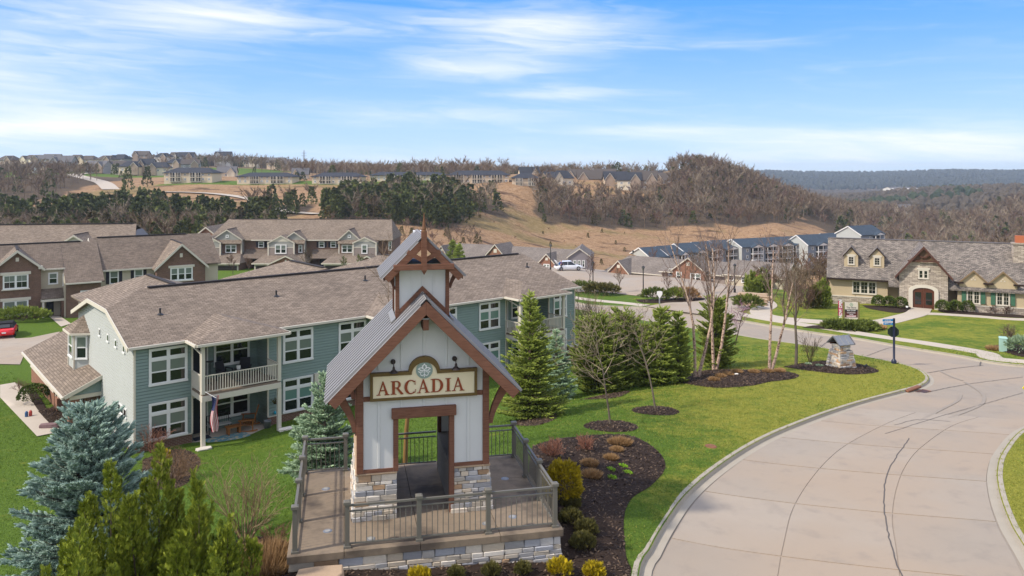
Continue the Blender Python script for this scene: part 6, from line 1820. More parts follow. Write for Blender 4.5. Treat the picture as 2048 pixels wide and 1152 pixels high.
def shoot_T(needles=12, core=.16, fringe=.30, fwd=.55, seed=1):
    """fat needle covered shoot of unit length"""
    rg = np.random.RandomState(seed)
    v, f, t = [], [], []
    n = 4
    for z, r_ in ((0, core * .4), (.35, core), (.75, core * .8)):
        for k_ in range(n):
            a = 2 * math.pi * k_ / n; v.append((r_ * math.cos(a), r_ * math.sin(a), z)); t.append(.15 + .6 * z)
    v.append((0, 0, 1.)); t.append(1.)
    for ring in (0, n):
        for k_ in range(n):
            a, b = ring + k_, ring + (k_ + 1) % n; f += [(a, b, b + n), (a, b + n, a + n)]
    for k_ in range(n): f.append((2 * n + k_, 2 * n + (k_ + 1) % n, 3 * n))
    for k_ in range(needles):
        a = rg.uniform(0, 2 * math.pi); z = (k_ + .5) / needles * .9; o = np.array([math.cos(a), math.sin(a), 0]); s = np.array([-math.sin(a), math.cos(a), 0]) * .05
        b0 = o * core * .5 + (0, 0, z); tip = o * fringe + (0, 0, z + fringe * fwd)
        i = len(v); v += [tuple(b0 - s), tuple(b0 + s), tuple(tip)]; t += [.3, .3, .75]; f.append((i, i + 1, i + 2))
    return np.array(v, float), np.array(f), np.array(t, float)


def frond_T(n=5, w_=.22, seed=2):
    """flat feathery spray of unit length"""
    rg = np.random.RandomState(seed); v, f, t = [], [], []
    for k_ in range(n):
        z = .12 + .75 * k_ / n
        for s in (-1, 1):
            l = w_ * 1.9 * (1.1 - z) + .06
            p = np.array([0, 0, z]); tip = np.array([s * l * .8, rg.uniform(-.12, .12), z + l * .9]); sd_ = np.array([0, .03, .10])
            i = len(v); v += [tuple(p - sd_ * .5), tuple(p + sd_), tuple(tip)]; t += [.25, .35, .8]; f.append((i, i + 1, i + 2))
    i = len(v); v += [(-.05, 0, 0), (.05, 0, 0), (0, 0, 1.08)]; t += [.2, .2, .95]; f.append((i, i + 1, i + 2))
    return np.array(v, float), np.array(f), np.array(t, float)


def blade_T(bend=.25, w_=.05):
    v = [(-w_, 0, 0), (w_, 0, 0), (-w_ * .7, bend * .35, .55), (w_ * .7, bend * .35, .55), (0, bend, 1.)]
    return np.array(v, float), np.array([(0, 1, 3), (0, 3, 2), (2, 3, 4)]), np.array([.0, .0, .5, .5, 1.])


def leaf_T(w_=.35):
    v = [(0, 0, 0), (-w_, .1, .5), (w_, .1, .5), (0, 0, 1.)]
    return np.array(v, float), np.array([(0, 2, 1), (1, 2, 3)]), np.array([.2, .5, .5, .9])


SHOOT, SHOOT2, FROND, BLADE, LEAF = shoot_T(), shoot_T(7, .13, .26), frond_T(), blade_T(), leaf_T()


def foliage(name, parts_, m, parent=None):
    V, Fc, Tt, o = [], [], [], 0
    for v, f, t in parts_:
        V.append(v); Fc.append(f + o); Tt.append(t); o += len(v)
    return link(name, np_mesh(name, np.vstack(V), tris=np.vstack(Fc), tint=np.concatenate(Tt), mats=m), parent)


def conifer(seed, H, Rm, m, T=SHOOT, sl=.17, dens=1., z0=.12, pw=.85, rise=.25, droop=.0, trunkm=None, name='conifer', whorl=.34, fill=.35, ragged=.28):
    """spruce or fir: tiers of branches set with shoots; returns (trunk mesh, crown mesh)"""
    rg = np.random.RandomState(seed); pos, dr, sc, tn = [], [], [], []
    P0, P1, R0, R1 = [[0, 0, 0.]], [[0, 0, H * .97]], [.045 * H * .5], [.01]
    z = z0
    while z < H * .985:
        r_ = Rm * max(.03, (1 - z / H)) ** pw * (1 if z > .15 * H else .82 + .18 * z / (.15 * H))
        nb = max(4, int((5 + 9 * r_ / max(Rm, .1)) * min(1.3, dens)))
        for k_ in range(nb):
            az = rg.uniform(0, 2 * math.pi); L = r_ * rg.uniform(1 - ragged, 1.12); zz_ = z + rg.uniform(-.5, .5) * whorl
            ri = rise + .55 * (zz_ / H) ** 2 - droop * (1 - zz_ / H)
            d = np.array([math.cos(az), math.sin(az), ri]); 
            side = np.array([-math.sin(az), math.cos(az), 0])
            P0.append([0, 0, zz_]); P1.append(list(np.array([0, 0, zz_]) + d * L)); R0.append(.006 + .010 * L); R1.append(.003)
            n = max(2, int(L / sl * 1.6 * dens))
            for j in range(n):
                f = (fill + (1 - fill) * (j + rg.rand()) / n)
                p = np.array([0, 0, zz_]) + d * (L * f) + np.array([0, 0, -.06 * L * math.sin(f * 3)])
                wside = (1 - f) * L * .45 + .03
                for s in (-1, 1):
                    for q in range(1 + int(wside / sl * .9)):
                        o = side * s * (q * sl * .85 + rg.uniform(0, sl * .4))
                        dd = d / np.linalg.norm(d) * .9 + side * s * rg.uniform(.25, .9) + np.array([0, 0, rg.uniform(-.05, .45)])
                        pos.append(p + o); dr.append(dd); sc.append(sl * rg.uniform(.75, 1.25)); tn.append(rg.uniform(-.3, .25))
            pos.append(np.array([0, 0, zz_]) + d * L * .93); dr.append(d); sc.append(sl * 1.15); tn.append(.15)
        z += whorl * (.55 + .45 * (1 - z / H))
    for k_ in range(7): pos.append(np.array([0, 0, H * (.93 + .012 * k_)])); a = rg.uniform(0, 6.28); dr.append(np.array([math.cos(a) * .35, math.sin(a) * .35, 1.])); sc.append(sl * 1.2); tn.append(.1)
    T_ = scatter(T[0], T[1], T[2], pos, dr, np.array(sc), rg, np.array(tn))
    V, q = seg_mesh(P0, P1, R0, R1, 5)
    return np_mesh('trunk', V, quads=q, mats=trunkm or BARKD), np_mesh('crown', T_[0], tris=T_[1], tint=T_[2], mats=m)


def plant(name, label, cat, loc, meshes, rz=0., group=None, s=1.):
    t = thing(name, label, cat, loc, rz, group); t.scale = (s, s, s)
    for nm, me in meshes: link(nm, me, t)
    return t


def cone_tree(name, label, loc, seed, H, Rm, m, group=None, **kw):
    a, b = conifer(seed, H, Rm, m, **kw)
    return plant(name, label, 'tree', loc, [('trunk', a), ('crown', b)], group=group)


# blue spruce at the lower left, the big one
cone_tree('blue_spruce', 'large silvery blue spruce standing below the pale gable wall', (-11.1, 20.3, -2.9), 3, 5.5, 2.1, SPRUCE, sl=.22, dens=1.45, pw=.55, rise=.30, z0=.2, fill=.22, whorl=.28)


def cypress(seed, H, Rm, spires, m, n=2600, T=FROND, sl=.15):
    """upright gold cypress: a crowd of feathery spires"""
    rg = np.random.RandomState(seed); pos, dr, sc, tn = [], [], [], []; P0, P1, R0, R1 = [], [], [], []
    for k_ in range(spires):
        a = 2 * math.pi * k_ / spires + rg.uniform(-.4, .4); rr = 0 if k_ == 0 else Rm * rg.uniform(.3, .75)
        b0 = np.array([rr * .5 * math.cos(a), rr * .5 * math.sin(a), 0]); h = H * (1 if k_ == 0 else rg.uniform(.62, .95)) * (1 - .18 * rr / Rm)
        tp = np.array([rr * math.cos(a) * 1.1, rr * math.sin(a) * 1.1, h]); rad = Rm * rg.uniform(.38, .55)
        P0.append(b0); P1.append(b0 + (tp - b0) * .95); R0.append(.03); R1.append(.006)
        # side plumes
        mm = int(n / spires)
        nsub = 11
        subs = [(rg.uniform(.1, .93), rg.uniform(0, 6.28), rg.uniform(.18, .42)) for _ in range(nsub)]
        for i in range(mm):
            if rg.rand() < .55:
                f = rg.rand() ** .8; aa = rg.uniform(0, 6.28); r_ = rad * (1 - f) ** .75 * rg.uniform(.35, 1.) + .02
                p = b0 + (tp - b0) * f + np.array([math.cos(aa) * r_, math.sin(aa) * r_, 0]); o = np.array([math.cos(aa), math.sin(aa), 0])
                dd = o * .55 + np.array([0, 0, 1.])
            else:
                f, aa, l = subs[rg.randint(nsub)]; o = np.array([math.cos(aa), math.sin(aa), 0]); u = rg.rand()
                ax = o * (rad * (1 - f) ** .7 * .9) ; p = b0 + (tp - b0) * f + ax + np.array([o[0] * .12, o[1] * .12, 1.]) * l * u * 1.5 + rg.normal(0, .05 * (1.15 - u), 3)
                dd = o * .35 + np.array([rg.normal(0, .3), rg.normal(0, .3), 1.])
            pos.append(p); dr.append(dd + rg.normal(0, .18, 3)); sc.append(sl * rg.uniform(.7, 1.3)); tn.append(rg.uniform(-.3, .3))
    T_ = scatter(T[0], T[1], T[2], pos, dr, np.array(sc), rg, np.array(tn))
    V, q = seg_mesh(P0, P1, R0, R1, 5)
    return np_mesh('trunk', V, quads=q, mats=BARKD), np_mesh('crown', T_[0], tris=T_[1], tint=T_[2], mats=m)


for k_, (pxx, Y, top, Rm, lab) in enumerate(((318, 16.4, 893, 1.15, 'tallest gold green cypress, its tip against the brown brush'), (222, 15.9, 925, 1.05, 'gold green cypress in front of the blue spruce'),
                                            (398, 15.6, 968, .95, 'gold green cypress nearest the bare tan bush'), (160, 14.6, 1040, .9, 'low gold cypress at the foot of the blue spruce'), (455, 15.2, 1060, .7, 'small gold cypress beside the tan grass clump'))):
    x, _, zt_ = at(pxx, top, Y); zb_ = zg(x, Y) - .1
    a, b = cypress(20 + k_, zt_ - zb_, Rm, 8, CYPR, 9500 if k_ < 3 else 6500, sl=.125)
    plant('gold_cypress', lab, 'tree', (x, Y, zb_), [('trunk', a), ('crown', b)], group='gold cypresses below the terrace')

# conifers on the lawn
def on(pxx, py, dz=0.):
    p = P(pxx, py); return (p[0], p[1], p[2] + dz)


def hgt(loc, top): return CH - (top - HY) * loc[1] / F - loc[2]


l_ = on(1060, 836); cone_tree('spruce_tree', 'tall open green spruce against the far porch of the blue house', l_, 5, hgt(l_, 588), 1.95, CONIF, T=SHOOT2, sl=.20, dens=1.25, pw=.80, rise=.25, droop=.08, fill=.12, whorl=.30, ragged=.45)
l_ = on(1112, 800); cone_tree('spruce_tree', 'small pale blue spruce tucked behind the tall green spruce', l_, 6, hgt(l_, 665), 1.15, CONIF2, T=SHOOT, sl=.18, dens=1.4, fill=.2)
l_ = (-6.35, 26.3, -1.75); cone_tree('spruce_tree', 'pale green spruce behind the back corner of the terrace railing', l_, 7, 3.6, 1.6, CONIF2, T=SHOOT, sl=.19, dens=1.5, fill=.2)
for k_, (a, b, top, Rm, lab) in enumerate(((1196, 784, 645, 1.95, 'broad green fir behind the nearer bare sapling'), (1252, 774, 630, 1.55, 'bushy green fir with a lighter top behind two bare saplings'),
                                           (1322, 770, 618, 1.0, 'dark pointed fir behind the farther bare sapling'), (1356, 765, 630, .85, 'dark narrow fir beside the birch stems'), (1290, 772, 655, .8, 'small dark fir between the broad firs'),
                                           (1432, 736, 602, 1.5, 'dark dense fir behind the second birch clump'))):
    l_ = on(a, b); cone_tree('fir_tree', lab, l_, 40 + k_, hgt(l_, top), Rm, CONIF, T=SHOOT2, sl=.24, dens=1.5, pw=.36 + .12 * (k_ in (2, 3)), rise=.35, z0=.1, fill=.2, ragged=.5, group='dark firs on the lawn')

# bare saplings in their mulch rings
for k_, (S, top, lab) in enumerate(((S1, 660, 'bare sapling in a round mulch ring nearest the terrace'), (S2, 645, 'bare forked sapling in the farther round mulch ring'))):
    rg = random.Random(11 + k_); H = hgt(S, top)
    t = thing('bare_sapling', lab, 'tree', S, 0, 'bare saplings in mulch rings')
    bare('sapling', grow(rg, H, .05, .32, .95, 3, .36, (10, 6, 3), (.64, .55, .5), .10, rmin=.007), BARK, TWIGG, t)

# river birches, each clump a few leaning stems
BIRT = leafmat('birch_twigs', (.13, .085, .065), (.27, .19, .155), .1)
def birch(label, px_, py_, top, stems, seed, grp='river birches in the long mulch bed'):
    l_ = on(px_, py_); H = hgt(l_, top); t = thing('river_birch', label, 'tree', l_, 0, grp); rg = random.Random(seed)
    allt = []
    for (dx, lean, hh) in stems:
        d = np.array([lean, rg.uniform(-.05, .05), 1.]); d /= np.linalg.norm(d)
        s = grow(rg, H * hh, .105, .5, .55, 3, .42, (9, 5, 4), (.38, .5, .5), .06, p=(dx, 0, 0), d=d, rmin=.006)
        tr = [q for q in s if q[0] == 0]; allt += [q for q in s if q[0] > 0]
        V, q = seg_mesh([a[1] for a in tr], [a[2] for a in tr], [a[3] for a in tr], [a[4] for a in tr], 8)
        link('trunk', np_mesh('trunk', V, quads=q, mats=BIRCH, smooth=True), t)
    V, q = seg_mesh([a[1] for a in allt], [a[2] for a in allt], [a[3] for a in allt], [a[4] for a in allt], 3)
    link('crown', np_mesh('crown', V, quads=q, tint=np.repeat(np.random.RandomState(seed).rand(len(allt)), 6), mats=BIRT), t)


birch('river birch clump at the near end of the long mulch bed', 1390, 757, 478, [(0, -.03, 1.), (.16, .22, .95)], 5)
birch('river birch clump in front of the dark dense fir', 1429, 741, 470, [(-.05, -.08, .95), (.1, .2, 1.)], 6)
birch('slim river birch clump between the two mulch beds', 1539, 742, 500, [(0, -.02, 1.), (.12, .26, .75)], 7)


def bare_tree(label, loc, top, seed, kind='bare_tree', bark=BARKD, twig=TWIGB, group=None, up=.5, spread=.65, r0=None, tr=.3, kids=(10, 6, 4)):
    H = hgt(loc, top); t = thing(kind, label, 'tree', loc, 0, group); rg = random.Random(seed)
    bare('tree', grow(rg, H, r0 or .012 * H + .02, up, spread, 3, tr, kids, (.55, .5, .5), .10, rmin=.0035 + loc[1] * .00009), bark, twig, t)
    return t


bare_tree('bare tree with stout grey trunk beside the stone sign pillar', on(1592, 731), 535, 21, bark=BARK, r0=.10)
bare_tree('small bare tree seen through the doorway of the gateway', (-3.7, 26.8, -1.3), 565, 22, bark=mat('orange_bark', (.25, .14, .05), .9, .1, 8))
l_ = on(1470, 690); t = bare_tree('pink budding redbud beside the dark dense fir', l_, 615, 23, 'redbud_tree', twig=TWIGP, spread=.8)


def shrub(name, label, loc, r_, h_, m, n=500, T=LEAF, sl=.09, seed=1, group=None, cat='shrub', upb=.4, hollow=.55, stems=True, flatten=1., lump=.12):
    """rounded shrub: leaves or sprays over a lumpy dome, with a few stems inside"""
    rg = np.random.RandomState(seed)
    u = rg.rand(n); az = rg.uniform(0, 2 * math.pi, n); ct = rg.uniform(-.25, 1., n); st = np.sqrt(1 - ct ** 2)
    d = np.stack([st * np.cos(az), st * np.sin(az), ct], -1)
    ph = rg.uniform(0, 6, 3)
    lum = 1 + lump * (np.sin(az * 3 + ph[0]) * np.sin(ct * 5 + ph[1]) + .6 * np.sin(az * 7 + ph[2]))
    rr = (hollow + (1 - hollow) * u ** .5) * lum
    p = d * rr[:, None] * np.array([r_, r_ * flatten, h_ * .55]) + np.array([0, 0, h_ * .45])
    p[:, 2] = np.maximum(p[:, 2], .02)
    dd = d + np.array([0, 0, upb]) + rg.normal(0, .3, (n, 3))
    a = scatter(T[0], T[1], T[2], p, dd, sl * rg.uniform(.7, 1.3, n), rg, rg.uniform(-.3, .3, n))
    t = thing(name, label, cat, loc, 0, group)
    link('foliage', np_mesh('foliage', a[0], tris=a[1], tint=a[2], mats=m), t)
    if stems:
        k_ = 9; az = rg.uniform(0, 6.28, k_)
        e = np.stack([np.cos(az) * r_ * .7, np.sin(az) * r_ * .7 * flatten, np.full(k_, h_ * .6)], -1)
        V, q = seg_mesh(np.zeros((k_, 3)), e, np.full(k_, .018), np.full(k_, .006), 4); link('stem', np_mesh('stem', V, quads=q, mats=BARKD), t)
    return t


def tuft(name, label, loc, r_, h_, m, n=400, seed=1, group=None, lean=.6, wd=.012, cat='ornamental grass', flat=1.):
    """clump of grass or thin stems fanning from the ground"""
    rg = np.random.RandomState(seed); az = rg.uniform(0, 6.28, n); q = np.sqrt(rg.rand(n))
    p = np.stack([np.cos(az) * q * r_ * .75, np.sin(az) * q * r_ * .75 * flat, np.zeros(n)], -1)
    d = np.stack([np.cos(az) * q * lean + rg.normal(0, .15, n), np.sin(az) * q * lean + rg.normal(0, .15, n), np.ones(n)], -1)
    L = h_ * rg.uniform(.7, 1.1, n) * (1 - .25 * q)
    T = (BLADE[0] / np.array([.05, 1, 1]), BLADE[1], BLADE[2])
    sc = np.stack([np.full(n, wd), L, L], -1)
    a = scatter(T[0], T[1], T[2], p, d, sc, rg, rg.uniform(-.35, .35, n))
    o = link(name, np_mesh(name, a[0], tris=a[1], tint=a[2], mats=m), None, loc)
    return tag(o, label, cat, group)


def brush(label, loc, r_, h_, m, seed, n=9, group=None, name='bare_shrub', rm=.004, spread=.5, lev=2, cat='shrub'):
    """leafless many stemmed bush"""
    rg = random.Random(seed); segs = []
    for k_ in range(n):
        a = 2 * math.pi * k_ / n + rg.uniform(-.3, .3); l = rg.uniform(.15, 1.) * r_ / h_
        d = np.array([math.cos(a) * l, math.sin(a) * l, 1.]); d /= np.linalg.norm(d)
        segs += grow(rg, h_ * rg.uniform(.7, 1.05), .012 + .004 * h_, .25, spread, lev, .2, (7, 4), (.5, .5), .16, p=(math.cos(a) * .1 * r_, math.sin(a) * .1 * r_, 0), d=d, rmin=rm)
    V, q = seg_mesh([s[1] for s in segs], [s[2] for s in segs], [s[3] for s in segs], [s[4] for s in segs], 3)
    o = link(name, np_mesh(name, V, quads=q, tint=np.repeat(np.random.RandomState(seed).rand(len(segs)), 6), mats=m), None, loc)
    return tag(o, label, cat, group)


# planting in the curved bed
g_ = 'plants of the curved mulch bed'
shrub('gold_globe_shrub', 'large round gold tipped globe shrub beside the corner railing post', on(1126, 1005, -.05), .50, 1.15, YELL, 2600, FROND, .12, 3, g_, upb=.25, hollow=.72)
for k_, (a, b, r_, lab) in enumerate(((1143, 1016, .24, 'small olive mound tucked under the gold globe shrub'), (1141, 1046, .28, 'olive green mound second below the gold globe shrub'), (1172, 1070, .29, 'olive green mound farthest from the terrace wall'), (1166, 1098, .30, 'olive green mound at the wall corner, lowest of four'))):
    shrub('mound_shrub', lab, on(a, b, -.02), r_, r_ * 1.25, OLIVE, 900, FROND, .10, 30 + k_, g_, upb=.9, hollow=.4)
for k_, (a, b, r_, h_, lab) in enumerate(((1240, 892, .46, .38, 'widest tan grass clump at the back of the curved bed'), (1233, 905, .22, .26, 'small tan grass clump just below the widest one'), (1222, 922, .22, .28, 'tan grass clump above the lime green leaves'), (1179, 934, .28, .30, 'tan grass clump nearest the red brown stems'), (1183, 957, .31, .33, 'tan grass clump nearest the gold globe shrub'))):
    tuft('tan_grass', lab, on(a, b), r_, h_, TANG, 1100, 50 + k_, g_, .75, .011, flat=.8 if k_ else .6)
for k_, (a, b, lab) in enumerate(((1245, 936, 'lime green leaf clump farthest back of four'), (1221, 943, 'lime green leaf clump on the terrace side'), (1254, 949, 'lime green leaf clump on the road side'), (1223, 959, 'smallest lime green leaf clump at the front of four'))):
    tuft('lime_perennial', lab, on(a, b), .15, .16, LIME, 170, 70 + k_, g_, 1.1, .03, 'perennial')
brush('red brown twiggy shrub by the back corner post of the terrace', on(1105, 915), .6, .6, DOGW, 3, 26, g_, lev=2)
brush('red brown twiggy shrub beside the widest tan grass clump', on(1172, 902), .55, .55, DOGW, 4, 24, g_, lev=2)
for k_, (a, b, r_, m, lab) in enumerate(((1119, 1156, .26, YELL, 'bright yellow feathery shrub below the corner of the terrace wall'), (1187, 1160, .22, YELL, 'bright yellow feathery shrub nearest the lawn edge'), (838, 1172, .22, YELL, 'bright yellow feathery shrub cut off below the doorway'),
                                        (1046, 1152, .15, OLIVE, 'small olive tuft below the stone wall, nearest the yellow shrub'), (982, 1156, .17, OLIVE, 'small olive tuft below the middle of the stone wall'), (912, 1160, .14, OLIVE, 'small olive tuft cut off at the picture edge'))):
    shrub('yellow_shrub' if m is YELL else 'olive_tuft', lab, on(a, b, .03), r_, r_ * 1.4, m, 520, FROND, .12, 90 + k_, 'small shrubs below the terrace wall', upb=1.1, hollow=.25)
# left of the terrace
brush('bare tan many stemmed bush left of the terrace', on(492, 1085), 1.0, 2.0, leafmat('tan_twigs', (.14, .09, .05), (.34, .24, .14), 0), 8, 16, lev=2, spread=.45)
tuft('tan_grass', 'wide tan dry grass clump at the left foot of the terrace', on(535, 1142, -.05), .75, .75, TANG, 2400, 9, None, .55, .012)
brush('tangle of brown dead stems beside the terrace corner', on(550, 1092), .6, .5, leafmat('dead_stems', (.10, .06, .035), (.27, .16, .09), 0), 10, 16, None, 'dead_stems', lev=2)
brush('leafless brown bush heap before the blue house wall', on(345, 965), 1.5, 1.4, leafmat('dead_stems', (0, 0, 0), (0, 0, 0)), 12, 26, None, rm=.006, lev=2, spread=.8)
brush('leafless red brown bush under the corner windows', on(305, 905), 1.1, 1.5, DOGW, 13, 14, None, rm=.006, lev=2)
shrub('gold_shrub', 'small upright yellow shrub before the brick base of the blue house', on(330, 935), .25, .8, YELL, 260, FROND, .16, 14, upb=1.2)
# tan thicket beyond the far end of the blue house
g_ = 'bare tan thicket past the blue house'
for k_, (a, b, h_) in enumerate(((1166, 706, 4.6), (1184, 700, 4.0), (1205, 690, 2.4), (1232, 668, 1.8))):
    brush(('tall tan leafless thicket bush touching the end wall of the blue house', 'tan leafless thicket bush one step from the end wall', 'tan leafless thicket bush behind the broad green fir', 'low tan leafless thicket bush nearest the street')[k_], on(a, b), 1.5, h_, leafmat('straw_twigs', (.17, .12, .07), (.36, .27, .165), .1), 60 + k_, 15, g_, rm=.008, lev=2, spread=.35)
# long bed and pillar bed
g_ = 'tan grass tufts in the long mulch bed'
for k_, (a, b, lab) in enumerate(((1428, 764, 'tan tuft lowest in the near half of the long bed'), (1441, 757, 'tan tuft second in the near half of the long bed'), (1455, 753, 'tan tuft third in the near half of the long bed'), (1474, 748, 'tan tuft at the middle of the long bed by the pale stone'), (1508, 748, 'faded tan tuft left of the slim birch'), (1536, 747, 'tan tuft at the foot of the slim birch'), (1560, 746, 'tan tuft at the far tip of the long bed'))):
    tuft('tan_tuft', lab, on(a, b, .05), .32, .30, TANG, 420, 110 + k_, g_, .8, .016)
for k_, (a, b, lab) in enumerate(((1617, 731, 'pale green perennial by the grey trunk'), (1639, 734, 'pale green perennial by the stone sign pillar'))):
    tuft('pale_perennial', lab, on(a, b, .05), .25, .16, CONIF2, 150, 120 + k_, 'pale perennials by the stone sign pillar', 1.2, .03, 'perennial')
brush('bare grey brown bush beside the stone sign pillar', on(1620, 724), .7, 1.6, TWIGB, 31, 10, None, rm=.006)
# sign hedge and cottage planting
for k_, (a, b, r_, lab) in enumerate(((1677, 658, 1.2, 'spreading gold green juniper left of the cottage sign'), (1702, 660, 1.3, 'spreading gold green juniper under the cottage sign'), (1728, 659, 1.1, 'spreading gold green juniper right of the cottage sign'))):
    shrub('spreading_juniper', lab, on(a, b), r_, .62, JUNI, 900, FROND, .34, 130 + k_, 'junipers at the cottage sign', upb=.15, hollow=.4)
tuft('tan_grass', 'tan grass mound at the end of the sign hedge', on(1753, 657), .9, .6, TANG, 500, 133, None, .9, .03)
tuft('tan_grass', 'small tan grass mound at the near end of the sign hedge', on(1655, 652), .6, .5, TANG, 300, 134, None, .9, .03)
for k_, (a, b, lab) in enumerate(((1757, 614, 'clipped round boxwood, first of three before the triple window'), (1778, 616, 'clipped round boxwood, middle of three before the triple window'), (1801.5, 618, 'clipped round boxwood at the near side of the arched doors'),
                                  (1885, 624, 'clipped round boxwood at the far side of the arched doors'), (1911, 625, 'clipped round boxwood, second past the arched doors'), (1935, 625, 'clipped round boxwood under the first green shutter'))):
    shrub('boxwood_ball', lab, on(a, b, -.05), .62, 1.25, BOXW, 1100, LEAF, .15, 140 + k_, 'clipped boxwoods before the cottage', upb=.1, hollow=.85, lump=.03)
for k_, (a, b, lab) in enumerate(((1982, 628, 'brown leafless bush under the first green shuttered window'), (2012, 630, 'brown leafless bush under the second green shuttered window'), (1720, 606, 'brown leafless bush at the near corner of the cottage'))):
    brush(lab, on(a, b), .9, 1.1, TWIGR, 150 + k_, 12, 'leafless bushes before the cottage', rm=.012)
brush('bare dark bush behind the pale green utility box', on(2020, 698), .7, 1.7, TWIGB, 160, 12, None, rm=.008)
shrub('spreading_juniper', 'blue green juniper at the picture edge beside the utility box', on(2046, 706), 1.1, 1.1, CONIF2, 700, FROND, .26, 161, None, upb=.2)
tuft('tan_grass', 'tan grass at the foot of the utility box', on(1988, 700), .6, .45, TANG, 350, 162, None, .9, .02)
# beside the cottage
g_ = 'bushes between path and cottage'
for k_, (a, b, top, Rm, lab) in enumerate(((1506, 590, 545, 1.7, 'broad dark juniper above the stacked boulders'), (1524, 588, 552, 1.2, 'narrower dark juniper above the stacked boulders'), (1648, 616, 560, 1.5, 'dark juniper against the near corner of the cottage'), (1628, 616, 572, 1.2, 'rust tinted juniper next to the cottage corner bush'))):
    l_ = on(a, b); a_, b_ = cypress(170 + k_, hgt(l_, top), Rm, 6, CONIF if k_ != 3 else OLIVE, 1500, sl=.34)
    plant('juniper_bush', lab, 'shrub', l_, [('trunk', a_), ('crown', b_)], group=g_)
for k_, (a, b, h_, m, lab) in enumerate(((1600, 614, 3.2, TWIGB, 'tall brown leafless bush beyond the curving path'), (1612, 618, 2.6, TWIGR, 'red brown leafless bush before the rust tinted juniper'), (1578, 604, 3.6, TWIGG, 'grey leafless bush at the bend of the path'))):
    brush(lab, on(a, b), 1.5, h_, m, 180 + k_, 14, g_, rm=.012)
for k_, (a, b, c, lab) in enumerate(((1565, 612, 505, 'bare tree at the bend of the cottage path'), (1640, 600, 530, 'bare grey tree behind the cottage junipers'))):
    bare_tree(lab, on(a, b), c, 190 + k_)
# car park island
g_ = 'young bare trees round the car park'
for k_, (a, b, c, lab) in enumerate(((1179, 574, 520, 'twiggy bare tree beside the first lamp post of the car park'), (1238, 586, 545, 'small bare tree at the near edge of the car park'), (1333, 600, 550, 'bare tree between the green junipers of the island'), (1379, 592, 520, 'taller bare tree on the island'), (1307, 546, 505, 'bare tree before the hip roofed house'),
                                     (1420, 602, 505, 'bare tree near the drive mouth'), (1446, 566, 500, 'bare tree on the bank below the widest brick gable'))):
    bare_tree(lab, on(a, b), c, 200 + k_, group=g_, twig=TWIGB if k_ % 2 else TWIGR)
for k_, (a, b, r_, m, lab) in enumerate(((1165, 585, 1.8, JUNI, 'green juniper spreading past the apartment roof end'), (1195, 589, 1.6, OLIVE, 'olive clipped bush beside the green juniper'), (1215, 590, 1.4, OLIVE, 'olive clipped bush nearest the small bare tree'), (1312, 601, 1.7, JUNI, 'light green juniper beside the third lamp post'),
                                         (1352, 601, 1.2, CONIF, 'dark green juniper on the island'), (1374, 600, 1.3, TANG, 'rust tinted ground shrub on the island'), (1497, 618, 1.4, JUNI, 'low juniper at the fork of drive and path'))):
    shrub('island_shrub', lab, on(a, b), r_, 1.3, m, 500, FROND, .42, 210 + k_, 'shrubs of the car park island', upb=.4, hollow=.4)
# left side
shrub('dark_hedge', 'dark green spreading hedge under the brick gable of the townhouse', on(42, 642), 3.0, 1.3, CONIF, 900, FROND, .4, 220, None, 'hedge', flatten=.45)
shrub('boxwood_ball', 'round green boxwood beside the front walk', on(67, 806), .85, 1.15, BOXW, 1200, LEAF, .12, 221, None, hollow=.85, lump=.04)
brush('brown leafless bush at the corner of the garage wing', on(42, 783), .8, .8, TWIGR, 222, 14)
brush('low brown bush beside the porch pier', on(112, 826), .6, .6, TWIGR, 223, 12)
for k_, (a, b, c, m, lab) in enumerate(((466, 558, 515, TWIGR, 'rust leafed young tree before the first garage of the grey row'), (497, 552, 520, TWIGR, 'rust leafed young tree before the dark entry'), (612, 540, 505, TWIGB, 'brown young tree between two garages'), (690, 548, 518, JUNI, 'fresh green young tree before the far garage'), (724, 545, 515, JUNI, 'fresh green young tree beside the gateway spire'))):
    l_ = at(a, b + 6, 148); l_ = (l_[0], 148, zg(l_[0], 148)); bare_tree(lab, l_, c, 230 + k_, twig=m, group='young trees before the grey townhouse row', kids=(10, 7, 5))
for k_, (a, Y, c) in enumerate(((905, 160, 483), (918, 158, 490))):
    l_ = at(a, 515, Y); l_ = (l_[0], Y, zg(l_[0], Y)); a_, b_ = conifer(240 + k_, hgt(l_, c), 1.6, CONIF, T=SHOOT2, sl=.5, dens=.9)
    plant('pine_tree', ('dark pine between the far brick houses', 'smaller dark pine beside the gateway cupola')[k_], 'tree', l_, [('trunk', a_), ('crown', b_)])
